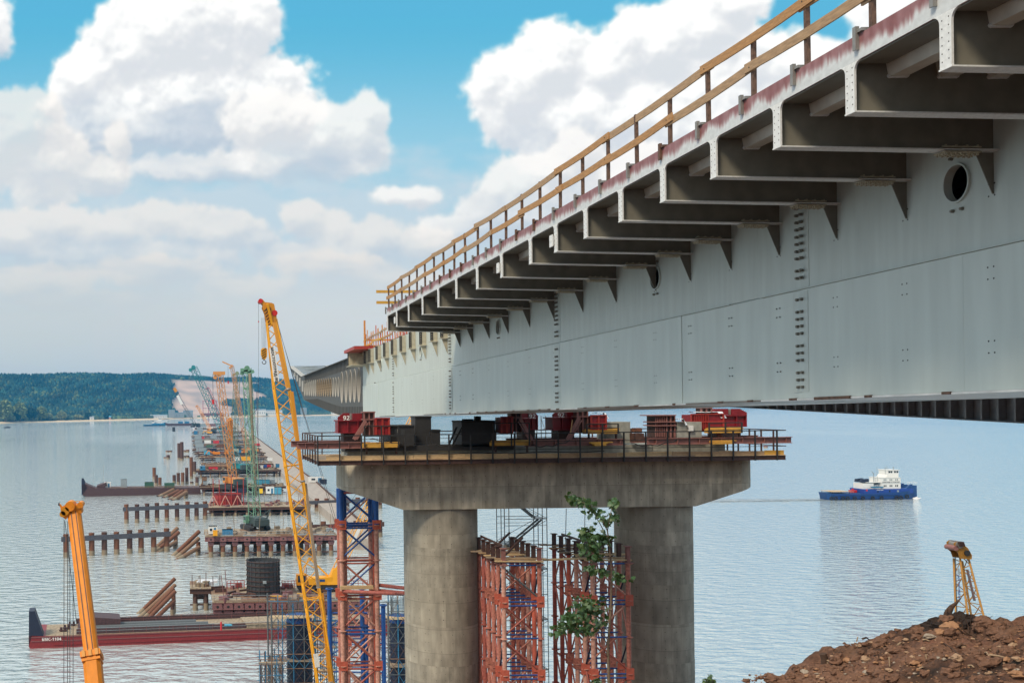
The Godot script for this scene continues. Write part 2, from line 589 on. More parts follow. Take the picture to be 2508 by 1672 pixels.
	mat("trestle_steel", 0.13, 0.13, 0.155, 0.6, 0.2, "rusty", 0.2)
	mat("deck_tan", 0.46, 0.36, 0.25, 0.85, 0.0, "rusty", 0.15)
	mat("road_pale", 0.42, 0.36, 0.31, 0.9, 0.0, "mottle", 0.05)
	mat("barge_red", 0.26, 0.025, 0.03, 0.5, 0.0, "mottle", 0.3)
	mat("barge_dark", 0.10, 0.05, 0.055, 0.6, 0.0, "rusty", 0.2)
	mat("white_paint", 0.78, 0.78, 0.75, 0.5, 0.0, "fine", 0.3)
	mat("tug_blue", 0.014, 0.085, 0.29, 0.5, 0.0, "rusty", 0.4)
	mat("tug_deck_blue", 0.01, 0.05, 0.26, 0.45)
	mat("tug_teal", 0.03, 0.28, 0.5, 0.45, 0.0, "rusty", 0.3)
	mat("box_blue", 0.03, 0.19, 0.36, 0.55, 0.0, "mottle", 0.3)
	mat("box_sky", 0.08, 0.36, 0.52, 0.55, 0.0, "mottle", 0.3)
	mat("box_yellow", 0.80, 0.52, 0.02, 0.5)
	mat("box_red", 0.50, 0.02, 0.03, 0.5)
	mat("box_grey", 0.30, 0.35, 0.38, 0.6, 0.0, "mottle", 0.3)
	mat("box_green", 0.04, 0.13, 0.09, 0.6, 0.0, "mottle", 0.3)
	mat("orange_cloth", 0.75, 0.10, 0.03, 0.8)
	mat("tarp", 0.62, 0.63, 0.66, 0.6)
	mat("pane", 0.02, 0.03, 0.04, 0.1)
	mat("pane_grey", 0.25, 0.28, 0.29, 0.2)
	mat("tyre", 0.02, 0.02, 0.02, 0.85)
	mat("letters_dark", 0.015, 0.02, 0.03, 0.6)
	mat("letters_white", 0.8, 0.78, 0.75, 0.6)
	mat("letters_blue", 0.03, 0.07, 0.25, 0.6)
	mat("bark", 0.20, 0.145, 0.10, 0.85, 0.0, "grain", 2.0)
	mat("root", 0.085, 0.047, 0.03, 0.9, 0.0, "grain", 2.0)
	mat("stone", 0.40, 0.26, 0.165, 0.85, 0.0, "mottle", 2.5, 0.6)
	mat("stone_grey", 0.36, 0.30, 0.24, 0.85, 0.0, "mottle", 2.5, 0.6)
	mat("stone_rust", 0.36, 0.19, 0.10, 0.85, 0.0, "mottle", 2.5, 0.6)
	mat("dry_wood", 0.40, 0.28, 0.18, 0.85, 0.0, "grain", 3.0)
	var d := mat("dirt", 0.255, 0.13, 0.08, 0.95, 0.0, "clods", 0.8, 5.0)
	d.vertex_color_use_as_albedo = true
	for q in [["leaf", 0.035, 0.085, 0.03], ["leaf_pale", 0.075, 0.12, 0.045], ["leaf_dark", 0.022, 0.055, 0.028]]:
		var l := mat(q[0], q[1], q[2], q[3], 0.5)
		l.backlight_enabled = true
		l.backlight = Color(0.25, 0.3, 0.1)
	for q in ["forest", "hill_ground"]:
		var l := mat(q, 1, 1, 1, 0.95)
		l.vertex_color_use_as_albedo = true
	mat("river", 0.50, 0.56, 0.565, 0.05, 0.3)  # pale, part metallic base stands in for silvery sky glare
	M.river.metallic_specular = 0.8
	var wv := grey(1024, 1024, 0.016, 4, 21, 0.0, 1.0, Vector2(2.0, 1), FastNoiseLite.TYPE_SIMPLEX_SMOOTH)
	var wv2 := grey(1024, 1024, 0.012, 5, 22, 0.0, 1.0, Vector2(1.6, 0.8))
	var p1 := wv.get_data()
	var p2 := wv2.get_data()
	for i in p1.size():
		p1[i] = int(p1[i] * 0.4 + p2[i] * 0.6)
	T.waves = tex(Image.create_from_data(1024, 1024, false, Image.FORMAT_L8, p1))
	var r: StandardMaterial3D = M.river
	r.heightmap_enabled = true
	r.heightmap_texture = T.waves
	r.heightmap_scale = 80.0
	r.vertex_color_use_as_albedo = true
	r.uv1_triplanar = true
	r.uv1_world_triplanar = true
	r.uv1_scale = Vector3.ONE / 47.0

func water() -> void:
	var f := FastNoiseLite.new()
	f.frequency = 0.01
	f.fractal_octaves = 3
	var g := G.new()
	var ds := []
	var d := 12.0
	while d < 13000.0:
		ds.append(d)
		d = d * 1.022 + 0.6
	var cols := 130
	for j in ds.size():
		for i in cols + 1:
			var q: float = ds[j]
			var x := lerpf(-(q * 0.9 + 160.0), q * 1.4 + 160.0, float(i) / cols)
			var s := clampf(q * 0.011, 0.8, 12.0)
			var nn := Vector3(f.get_noise_2d(x / s * 3.0, q / s), 0, f.get_noise_2d(x / s * 3.0 + 5000.0, q / s)) * 0.08
			var pa := 1.0 + 0.22 * f.get_noise_2d(x * 0.12 / s * 6.0 + 900.0, q * 0.9 / s) + 0.14 * f.get_noise_2d(x * 0.6 / s, q * 5.0 / s + 300.0)  # bands in the colour stand for wind patches and current streaks
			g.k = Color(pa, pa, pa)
			g.put(Vector3(x, 0, -q), (Vector3.UP + nn).normalized())
	for j in ds.size() - 1:
		for i in cols:
			var a := j * (cols + 1) + i
			var e := a + cols + 1
			g.ix.append_array(PackedInt32Array([a, e, a + 1, a + 1, e, e + 1]))
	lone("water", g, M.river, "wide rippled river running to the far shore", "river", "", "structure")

const CREST := [[1500, -9.0], [1690, -7.0], [1780, -5.0], [1828, -4.66], [1900, -4.62], [1952, -4.55], [2014, -4.36], [2087, -4.1], [2174, -3.98], [2247, -3.95], [2284, -3.80], [2320, -3.68], [2375, -3.78], [2411, -3.93], [2433, -3.98], [2484, -3.77], [2508, -3.74], [2700, -3.5], [3200, -3.0]]
var clod := FastNoiseLite.new()

func ground(x: float, d: float) -> float:
	var p := XP + x * F / 17.0
	var y := -9.0
	for i in CREST.size() - 1:
		if p >= CREST[i][0]:
			y = lerpf(CREST[i][1], CREST[i + 1][1], clampf((p - CREST[i][0]) / (CREST[i + 1][0] - CREST[i][0]), 0, 1))
	if d < 17.0:
		y += 0.125 * (17.0 - d)
	elif d < 17.6:
		y -= 0.25 * (d - 17.0)
	else:
		y -= 0.15 + 0.9 * (d - 17.6)
	if x > 7.0 and x < 17.0 and d > 9.0 and d < 20.0:
		y += 0.17 * clod.get_noise_2d(x * 2.2, d * 2.2) + 0.13 * clod.get_noise_2d(x * 7.0, d * 7.0) + 0.055 * clod.get_noise_2d(x * 22.0, d * 22.0)
	return maxf(H + y, -0.4)

func near_bank() -> void:
	clod.frequency = 0.35
	clod.fractal_octaves = 3
	clod.seed = 4
	var xs := []
	var ds := []
	var q := -140.0
	while q < 200.0:
		xs.append(q)
		q += 0.045 if q > 8.4 and q < 14.6 else (0.2 if q > 6.0 and q < 17.0 else 6.0)
	q = -70.0
	while q < 75.0:
		ds.append(q)
		q += 0.05 if q > 11.5 and q < 18.2 else (0.3 if q > 9.0 and q < 21.0 else 4.0)
	var g := G.new()
	var ht := PackedFloat32Array()
	for d in ds:
		for x in xs:
			ht.append(ground(x, d))
	var nx := xs.size()
	for j in ds.size():
		for i in nx:
			var a := j * nx + i
			var il := maxi(i - 1, 0)
			var ir := mini(i + 1, nx - 1)
			var jl := maxi(j - 1, 0)
			var jr := mini(j + 1, ds.size() - 1)
			var sx: float = (ht[j * nx + ir] - ht[j * nx + il]) / (xs[ir] - xs[il])
			var sz: float = -(ht[jr * nx + i] - ht[jl * nx + i]) / (ds[jr] - ds[jl])
			var x: float = xs[i]
			var d: float = ds[j]
			var e := 0.74 + 1.0 * clod.get_noise_2d(x * 1.5 + 40.0, d * 1.5) + 0.5 * clod.get_noise_2d(x * 9.0, d * 9.0 + 77.0)
			g.k = Color(e, e * (0.96 + 0.1 * clod.get_noise_2d(x * 3.0, d * 3.0)), e * 0.95)
			g.put(Vector3(x, ht[a], -d), Vector3(-sx, 1, -sz).normalized())
	for j in ds.size() - 1:
		for i in nx - 1:
			var a := j * nx + i
			g.ix.append_array(PackedInt32Array([a, a + nx, a + 1, a + 1, a + nx, a + nx + 1]))
	lone("river_bank", g, M.dirt, "bare brown earth bank with clods and stones at lower right", "bank", "", "structure")

const SHORE := [[-2600, 1300], [-1600, 2500], [-660, 3600], [-160, 4165], [300, 4838], [3620, 7950], [7000, 11000]]
var ridge := FastNoiseLite.new()

func shore_at(x: float) -> float:
	for i in SHORE.size() - 1:
		if x < SHORE[i + 1][0] or i == SHORE.size() - 2:
			return lerpf(SHORE[i][1], SHORE[i + 1][1], (x - SHORE[i][0]) / (SHORE[i + 1][0] - SHORE[i][0]))
	return 0.0

func inland(x: float, d: float) -> float:
	return (d - shore_at(x)) * 0.62

func hill(x: float, t: float) -> float:
	if t < 0.0:
		return -2.0
	var n := ridge.get_noise_2d(x, t * 1.3)
	var y := smooth(0.0, 40.0, t) * 4.0 + smooth(40.0, 180.0, t) * 4.0
	var crest := 188.0 + 16.0 * smooth(-900.0, -300.0, x) - 6.0 * smooth(100.0, 600.0, x) - 130.0 * smooth(1300.0, 3200.0, x)
	y += smooth(150.0, 800.0, t) * crest * (1.0 + 0.05 * n) + n * 6.0 * smooth(200.0, 400.0, t)
	return y

func sandy(x: float, t: float) -> bool: # the cleared slope where the road will come down
	if t < 40.0:
		return true
	var p := XP + x * F / (shore_at(x) + t / 0.62)
	if t > 170.0 and t < 690.0 and p > 418.0 and p < 675.0:
		var r := 640.0 - 0.0 * t
		if t < 420.0:
			r = 560.0
		return p < r + 60.0 * ridge.get_noise_2d(t * 3.0, 9.0) and p > 424.0 + 30.0 * ridge.get_noise_2d(t * 3.0, 90.0)
	return t > 60.0 and t < 170.0 and p > 395.0 and p < 720.0

func far_bank() -> void:
	ridge.frequency = 0.0022
	ridge.fractal_octaves = 4
	ridge.seed = 8
	var g := G.new()
	var ts := [-60, 0, 14, 40, 70, 110, 150, 180]
	var q := 220
	while q < 1500:
		ts.append(q)
		q += 40
	var nx := 170
	for t in ts:
		for i in nx:
			var x := -2400.0 + i * 50.0
			var e := 8.0
			var y := hill(x, t)
			var s := Vector3(-(hill(x + e, t) - hill(x - e, t)) / (2 * e), 1, (hill(x, t + e) - hill(x, t - e)) / (2 * e))
			g.k = Color(0.03, 0.055, 0.035)
			if t < 50:
				g.k = Color(0.62, 0.47, 0.29)
			elif sandy(x, t):
				var m := ridge.get_noise_2d(x * 6.0, t * 9.0)
				g.k = Color(0.56, 0.40, 0.32).lerp(Color(0.33, 0.27, 0.24), clampf(0.35 + 1.6 * m + 0.5 * sin(t * 0.09 + m * 4.0), 0, 1))
			g.put(Vector3(x, y, -(shore_at(x) + t / 0.62)), s.normalized())
	for j in ts.size() - 1:
		for i in nx - 1:
			var a := j * nx + i
			g.ix.append_array(PackedInt32Array([a, a + nx, a + 1, a + 1, a + nx, a + nx + 1]))
	lone("hills", g, M.hill_ground, "long wooded ridge beyond the river with a sandy shore", "hills", "", "structure")
	# the wood that covers it
	var tree := G.new()
	var lump := FastNoiseLite.new()
	lump.frequency = 0.9
	for level in [[0.0, 0.5], [0.35, 0.62], [0.62, 0.5], [0.85, 0.28]]:
		tree.k = Color(1, 1, 1)
	var rings := [[0.12, 0.30], [0.32, 0.52], [0.55, 0.50], [0.78, 0.34], [1.0, 0.02]]
	for r in rings:
		for i in 8:
			var w := TAU * i / 7.0
			var e := Vector3(cos(w), 0.3, sin(w))
			tree.put(Vector3(cos(w) * r[1], r[0], sin(w) * r[1]) * (1.0 + 0.35 * lump.get_noise_3d(cos(w) * 2.0, r[0] * 4.0, sin(w) * 2.0)), (e + Vector3(0, r[0] - 0.3, 0)).normalized())
	for j in rings.size() - 1:
		for i in 7:
			var a := j * 8 + i
			tree.ix.append_array(PackedInt32Array([a, a + 1, a + 8, a + 1, a + 9, a + 8]))
	var xf := []
	var cs := []
	var t := 55.0
	while t < 1050.0:
		var step := 11.0
		var x := -1500.0 - 0.8 * t
		while x < 1500.0:
			var px := x + rng.randf_range(-6, 6)
			var pt := t + rng.randf_range(-6, 6)
			x += step * rng.randf_range(0.8, 1.25)
			var p := XP + px * F / (shore_at(px) + pt / 0.62)
			if sandy(px, pt) or p < -120.0 or p > 990.0 or (pt > 980.0 and rng.randf() < 0.4):
				continue
			if pt < 70.0 and rng.randf() < 0.35:
				continue
			var conifer := smooth(-0.1, 0.25, ridge.get_noise_2d(px * 2.0 + 300.0, pt * 2.0) + (pt - 500.0) / 900.0)
			var hh := rng.randf_range(11, 19) * (0.8 if pt < 90.0 else 1.0)
			var ww := hh * (rng.randf_range(0.36, 0.5) if rng.randf() < conifer else rng.randf_range(0.7, 1.05))
			xf.append(Transform3D(Basis().rotated(Vector3.UP, rng.randf() * TAU).scaled(Vector3(ww, hh, ww)), Vector3(px, hill(px, pt) - 1.0, -(shore_at(px) + pt / 0.62))))
			var e := rng.randf_range(0.6, 1.35) * (1.0 + 0.9 * ridge.get_noise_2d(px * 3.0 + 50.0, pt * 5.0))
			var c := Color(0.020, 0.066, 0.058) if rng.randf() > conifer else Color(0.010, 0.048, 0.050)  # distance haze is partly put into the foliage as blue
			if rng.randf() < 0.10 + 0.5 * smooth(0.1, 0.4, ridge.get_noise_2d(px * 2.2 + 800.0, pt * 4.0)):
				c = Color(0.075, 0.105, 0.045)
			if pt < 110.0:
				c = c.lerp(Color(0.09, 0.12, 0.05), 0.55)
			cs.append(c * e)
		t += 10.0
	var mm := MultiMesh.new()
	mm.transform_format = MultiMesh.TRANSFORM_3D
	mm.use_colors = true
	mm.mesh = tree.mesh(Vector3.ZERO)
	mm.instance_count = xf.size()
	for i in xf.size():
		mm.set_instance_transform(i, xf[i])
		mm.set_instance_color(i, cs[i])
	var o := MultiMeshInstance3D.new()
	o.name = "forest"
	o.multimesh = mm
	o.material_override = M.forest
	add_child(o)
	tag(o, "dense blue green forest covering the ridge across the river", "forest", "", "stuff")

# ---------------------------------------------------------------- the bridge
const XO := 10.96   # outer edge of the deck
const XW := 14.95   # outer face of the near web

func B(x: float, q: float, d: float) -> Vector3: # q is measured from the falling grade line
	return Vector3(x, H + q - GR * d, -d)

func slab(g: G, x0: float, x1: float, q0: float, q1: float, d0: float, d1: float) -> void:
	g.hexa([B(x0, q0, d0), B(x1, q0, d0), B(x1, q1, d0), B(x0, q1, d0), B(x0, q0, d1), B(x1, q0, d1), B(x1, q1, d1), B(x0, q1, d1)])

# a plate with an oval opening and a collar round it; rectangle (d0..d1, q0..q1) given by four corners as functions of d
func holed(g: G, collar: G, x: float, d0: float, d1: float, lo0: float, lo1: float, hi0: float, hi1: float, dc: float, qc: float, rd: float, rq: float, deep: float) -> void:
	var pts := []
	var rim := []
	var N := 32
	for i in N:
		var w := TAU * i / N
		var e := Vector2(cos(w), sin(w))
		rim.append(B(x, qc + e.y * rq, dc + e.x * rd))
		var k := 1e9
		if absf(e.x) > 1e-4:
			k = minf(k, ((d1 if e.x > 0 else d0) - dc) / e.x)
		if absf(e.y) > 1e-4:
			k = minf(k, ((minf(hi0, hi1) if e.y > 0 else maxf(lo0, lo1)) - qc) / e.y)
		var d := dc + e.x * k
		var q := qc + e.y * k
		var s := (d - d0) / (d1 - d0)
		if e.y > 0 and absf(q - minf(hi0, hi1)) < 0.01:
			q = lerpf(hi0, hi1, s)
		elif e.y < 0 and absf(q - maxf(lo0, lo1)) < 0.01:
			q = lerpf(lo0, lo1, s)
		pts.append(B(x, q, d))
	var corners := [B(x, hi1, d1), B(x, hi0, d0), B(x, lo0, d0), B(x, lo1, d1)]
	for i in N:
		var j := (i + 1) % N
		g.face(rim[i], pts[i], pts[j], rim[j], Vector3.LEFT)
		if i % 8 == 4 or i % 8 == 3:
			pass
	for c in corners: # the corner triangles between the two nearest rays
		var best := []
		for i in N:
			best.append([pts[i].distance_squared_to(c), i])
		best.sort()
		var a: Vector3 = pts[best[0][1]]
		if best[0][0] > 1e-6:
			var b: Vector3 = pts[best[1][1]]
			if absf(a.z - b.z) > 1e-4 and absf(a.y - b.y) > 1e-4:
				g.tri(a, c, b, Vector3.LEFT)
			else:
				for i in N:
					var p0: Vector3 = pts[i]
					var p1: Vector3 = pts[(i + 1) % N]
					if absf(p0.z - p1.z) > 1e-3 and absf(p0.y - p1.y) > 1e-3 and p0.distance_to(c) < 3.0 * p0.distance_to(p1) and p1.distance_to(c) < 3.0 * p0.distance_to(p1):
						g.tri(p0, c, p1, Vector3.LEFT)
						break
	for i in N:
		var j := (i + 1) % N
		var o := Vector3(deep, 0, 0)
		var lip := Vector3(-0.05, 0, 0)
		var mid: Vector3 = B(x, qc, dc)
		collar.face(rim[i] + lip, rim[j] + lip, rim[j] + o, rim[i] + o, mid - rim[i])
		var r0: Vector3 = rim[i] + (rim[i] - mid).normalized() * 0.03
		var r1: Vector3 = rim[j] + (rim[j] - mid).normalized() * 0.03
		collar.face(rim[i] + lip, rim[j] + lip, r1 + lip, r0 + lip, Vector3.LEFT)
		collar.face(r0 + lip, r1 + lip, r1, r0, rim[i] - mid)

var brackets := [7.85, 10.12, 12.39, 14.66, 16.78, 18.87, 21.15, 23.42, 25.7, 27.98, 30.25, 32.5, 35.5, 38.5, 41.5, 44.5, 47.5, 50.5, 53.4, 55.9]

func bridge() -> void:
	var t := thing("bridge_girder", "long pale grey steel box girder with cantilever brackets under its deck edge", "bridge", Vector3(XW, H + 0.4, -5.0))
	var g: G
	# deck plate with its fall to the right
	for k in 8:
		var d0 := -14.0 + k * 8.75
		g = G.new()
		var a := 6.165
		var b := 5.80
		g.hexa([B(XO + 0.02, a - 0.02, d0), B(27.5, b - 0.02, d0), B(27.5, b, d0), B(XO + 0.02, a, d0), B(XO + 0.02, a - 0.02, d0 + 8.746), B(27.5, b - 0.02, d0 + 8.746), B(27.5, b, d0 + 8.746), B(XO + 0.02, a, d0 + 8.746)])
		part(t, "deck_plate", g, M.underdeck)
	# the white edge strip between and above the brackets
	var ends := [-14.0] + brackets
	for i in ends.size() - 1:
		g = G.new()
		var d0: float = ends[i]
		var d1: float = ends[i + 1]
		var x := XO - 0.012
		g.face(B(x, 5.78, d0), B(x, 5.78, d1), B(x, 6.19, d1), B(x, 6.19, d0), Vector3.LEFT, [Vector2(d0 * 0.06, 1), Vector2(d1 * 0.06, 1), Vector2(d1 * 0.06, 0), Vector2(d0 * 0.06, 0)])
		g.face(B(x, 6.19, d0), B(x, 6.19, d1), B(x + 0.03, 6.19, d1), B(x + 0.03, 6.19, d0), Vector3.UP)
		g.face(B(x, 5.78, d0), B(x, 5.78, d1), B(x + 0.03, 5.78, d1), B(x + 0.03, 5.78, d0), Vector3.DOWN, [Vector2(d0 * 0.06, 1), Vector2(d1 * 0.06, 1), Vector2(d1 * 0.06, 1), Vector2(d0 * 0.06, 1)])
		g.face(B(x + 0.03, 5.78, d0), B(x + 0.03, 5.78, d1), B(x + 0.03, 6.19, d1), B(x + 0.03, 6.19, d0), Vector3.RIGHT)
		part(t, "edge_strip", g, M.fascia)
		g = G.new()
		slab(g, XO + 0.02, XO + 0.55, 5.755, 5.775, d0 + 0.1, d1 - 0.1)
		part(t, "edge_flange", g, M.beam)
	# trough stiffeners under the deck
	for k in 5:
		g = G.new()
		var x := 11.72 + 0.82 * k
		var tp := 6.14 - 0.022 * (x - XO)
		var a := [B(x - 0.24, tp, -14), B(x + 0.24, tp, -14), B(x + 0.14, tp - 0.56, -14), B(x - 0.14, tp - 0.56, -14)]
		var b := []
		for p in a:
			b.append(p + Vector3(0, -GR * 69.8, -69.8))
		g.hexa(a + b)
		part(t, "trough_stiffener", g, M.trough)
	# one bracket, then its copies along the grade
	var first: Node3D = null
	org = Vector3(XW, H + 0.4, -5.0)
	for n in brackets.size():
		var d: float = brackets[n]
		var at := Vector3(0, -GR * d, -d) - Vector3(XW, H + 0.4, -5.0)
		if first:
			var c: Node3D = first.duplicate()
			c.name = "bracket"
			c.position = at
			t.add_child(c, true)
			continue
		first = bracket()
		t.add_child(first)
		first.position = at
	org = t.position
	# lugs bolted to two of the end plates
	for d in [30.25, 35.5, 53.4]:
		g = G.new()
		slab(g, XO - 0.09, XO - 0.06, 5.15, 5.5, d + 0.05, d + 0.3)
		g.tube(B(XO - 0.1, 5.33, d + 0.18), B(XO - 0.05, 5.33, d + 0.18), 0.045, -1, 8)
		slab(g, XO - 0.06, XO - 0.02, 5.2, 5.45, d + 0.08, d + 0.2)
		part(t, "lug", g, M.plate_white)
	# the near web: plates with open seams, the lower ones thicker; round openings
	var holes := [3.2, 19.75, 32.5, 49.0, 65.4, 78.9]
	var uppers := [-14.0, -4.0, 1.0, 12.0, 17.3, 23.3, 26.7, 30.0, 36.0, 41.2, 46.0, 52.5, 58.0, 63.0, 69.0, 74.1, 77.0, 82.0, 87.2]
	for i in uppers.size() - 1:
		var d0: float = uppers[i] + 0.002
		var d1: float = uppers[i + 1] - 0.002
		g = G.new()
		var h := -1.0
		for k in holes:
			if k > d0 + 0.4 and k < d1 - 0.4:
				h = k
		if h > 0.0:
			var c := G.new()
			holed(g, c, XW, d0, d1, 3.112, 3.112, 5.95, 5.95, h, 4.48, 0.31, 0.35, 0.12)
			part(t, "manhole_ring", c, M.web)
		else:
			slab(g, XW, XW + 0.02, 3.112, 5.95, d0, d1)
		part(t, "web_plate", g, M.web)
	var lowers := [-14.0, 0.0, 8.4, 19.6, 24.8, 30.8, 41.2, 52.5, 58.0, 66.0, 74.1, 80.0, 87.2]
	for i in lowers.size() - 1:
		g = G.new()
		var d0: float = lowers[i] + 0.002
		var d1: float = lowers[i + 1] - 0.002
		var o := 0.035 if i % 3 != 1 else 0.02
		g.hexa([B(XW - o, 0.445, d0), B(XW + 0.02, 0.445, d0), B(XW + 0.02, 3.11, d0), B(XW - o, 3.075, d0), B(XW - o, 0.445, d1), B(XW + 0.02, 0.445, d1), B(XW + 0.02, 3.11, d1), B(XW - o, 3.075, d1)])
		part(t, "web_plate", g, M.web_low)
	g = G.new()
	slab(g, XW - 0.075, XW - 0.0, 3.085, 3.105, 18.0, 26.5)
	slab(g, XW - 0.075, XW - 0.0, 3.085, 3.105, 28.0, 39.5)
	slab(g, XW - 0.06, XW - 0.0, 3.085, 3.105, 45.0, 57.0)
	part(t, "seam_ledge", g, M.web)
	# bolted splices: two columns of paired bolts on a cover strip
	for d in [8.4, 24.8, 41.2, 58.0, 74.1]:
		g = G.new()
		slab(g, XW - 0.043, XW - 0.034, 0.6, 3.04, d - 0.3, d + 0.3)
		slab(g, XW - 0.009, XW, 3.13, 5.5, d - 0.3, d + 0.3)
		part(t, "splice_plate", g, M.web)
		g = G.new()
		var q := 0.72
		var row := 0
		while q < 5.3:
			if absf(q - 3.1) > 0.12:
				for e in [-0.085, 0.085]:
					g.tube(B(XW - 0.03, q, d + e), B(XW - 0.105, q, d + e), 0.042, 0.036, 6)
			row += 1
			q += 0.30 if row in [3, 6, 10, 15] else 0.175
		part(t, "splice_bolts", g, M.bolt, "", "stuff")
	# groups of four bolt holes between the brackets
	g = G.new()
	for d in brackets + [59.0, 62.0, 65.0, 68.0, 71.0]:
		for q in [4.16, 2.62, 1.25]:
			for e in [[-0.07, -0.11], [0.07, -0.11], [-0.07, 0.11], [0.07, 0.11]]:
				var x := XW - (0.0 if q > 3.1 else 0.035)
				g.tube(B(x + 0.01, q + e[1], d + 0.05 + e[0]), B(x - 0.004, q + e[1], d + 0.05 + e[0]), 0.017, -1, 6)
	part(t, "bolt_holes", g, M.black, "", "stuff")
	g = G.new()
	for h in holes:
		for e in [[-0.12, -0.52], [0.12, -0.52], [-0.16, 0.5], [0.14, 0.5]]:
			g.tube(B(XW + 0.01, 4.48 + e[1], h + e[0]), B(XW - 0.06, 4.48 + e[1], h + e[0]), 0.04, 0.03, 6)
	part(t, "manhole_bolts", g, M.bolt, "", "stuff")
	# bottom plates of the box, bright or dark to paint in patchy water reflections, and its other web
	var k := 0
	var dd := -14.0
	for len in [6, 9, 8, 11, 6.5, 4, 3.5, 5, 3, 6, 4.5, 7, 5, 9, 6, 7.6]:
		g = G.new()
		slab(g, XW - 0.08, 20.6, 0.40, 0.44, dd, minf(dd + len - 0.01, 87.2))
		part(t, "bottom_plate", g, M.soffit_brown if k in [5, 7, 9, 10, 12, 14] else M.soffit_bright)
		dd += len
		k += 1
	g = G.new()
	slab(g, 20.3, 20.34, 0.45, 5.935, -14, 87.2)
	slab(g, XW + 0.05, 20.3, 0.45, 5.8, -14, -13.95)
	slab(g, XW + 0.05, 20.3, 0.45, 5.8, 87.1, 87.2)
	part(t, "inner_web", g, M.dark_steel)  # kept dark so the box interior reads as shade through the manholes
	g = G.new()
	slab(g, XW, 20.3, 5.97, 5.99, 56.2, 87.2)
	part(t, "top_plate", g, M.brown)
	g = G.new()
	dd = 8.0
	while dd < 60.0:
		slab(g, XW - 0.1, XW - 0.06, 0.40, 0.455, dd, dd + rng.randf_range(0.15, 0.3))
		dd += rng.randf_range(0.9, 3.0)
	slab(g, XW - 0.11, XW - 0.06, 0.39, 0.46, 22.9, 24.2)
	part(t, "bottom_clips", g, M.post_rust, "", "stuff")
	# beyond the finished deck: bolted bracket stubs waiting for their arms
	for d in [58.6, 61.0, 63.9, 66.9, 69.9, 72.9, 75.8, 78.9, 82.0, 84.2]:
		g = G.new()
		slab(g, XW - 0.42, XW - 0.01, 4.78, 5.9, d - 0.012, d + 0.012)
		slab(g, XW - 0.5, XW - 0.01, 4.74, 4.765, d - 0.16, d + 0.16)
		g.prism(PackedVector2Array([Vector2(-0.03, 4.72), Vector2(-0.36, 4.72), Vector2(-0.03, 3.85)]), B(XW, 0, d - 0.012), Vector3.RIGHT, Vector3.UP, Vector3(0, 0, 0.024))
		var s := part(t, "bracket_stub", g, M.cream)
		g = G.new()
		slab(g, XW - 0.44, XW - 0.27, 4.82, 5.86, d - 0.03, d - 0.015)
		slab(g, XW - 0.44, XW - 0.27, 4.82, 5.86, d + 0.015, d + 0.03)
		part(s, "splice_strip", g, M.near_black)
		g = G.new()
		for j in 7:
			g.tube(B(XW - 0.355, 4.9 + 0.145 * j, d - 0.03), B(XW - 0.355, 4.9 + 0.145 * j, d + 0.045), 0.035, -1, 6)
		part(s, "bolt_row", g, M.cream, "", "stuff")
	# the parallel girder farther right, dark and ribbed
	t = thing("ribbed_girder", "dark unpainted steel girder with upright ribs seen below the box", "girder", Vector3(25, H, -22))
	var q := func(d: float) -> float: return H - 1.66 + 0.0314 * d
	for i in 14:
		g = G.new()
		var d0 := 14.0 + i * 2.6
		var d1 := d0 + 2.594
		g.hexa([Vector3(25, q.call(d0), -d0), Vector3(25.03, q.call(d0), -d0), Vector3(25.03, q.call(d0) + 3.2, -d0), Vector3(25, q.call(d0) + 3.2, -d0), Vector3(25, q.call(d1), -d1), Vector3(25.03, q.call(d1), -d1), Vector3(25.03, q.call(d1) + 3.2, -d1), Vector3(25, q.call(d1) + 3.2, -d1)])
		part(t, "web_plate", g, M.rib_steel)
	g = G.new()
	g.bar(Vector3(25.0, q.call(14.0) - 0.02, -14), Vector3(25.0, q.call(50.4) - 0.02, -50.4), 0.4, 0.035)
	part(t, "bottom_flange", g, M.rib_steel)
	var rib := 14.3
	while rib < 50.0:
		g = G.new()
		g.box(Vector3(24.87, q.call(rib) + 1.6, -rib), Vector3(0.24, 3.15, 0.07))
		part(t, "rib", g, M.rib_steel)
		rib += 0.65
	railing()

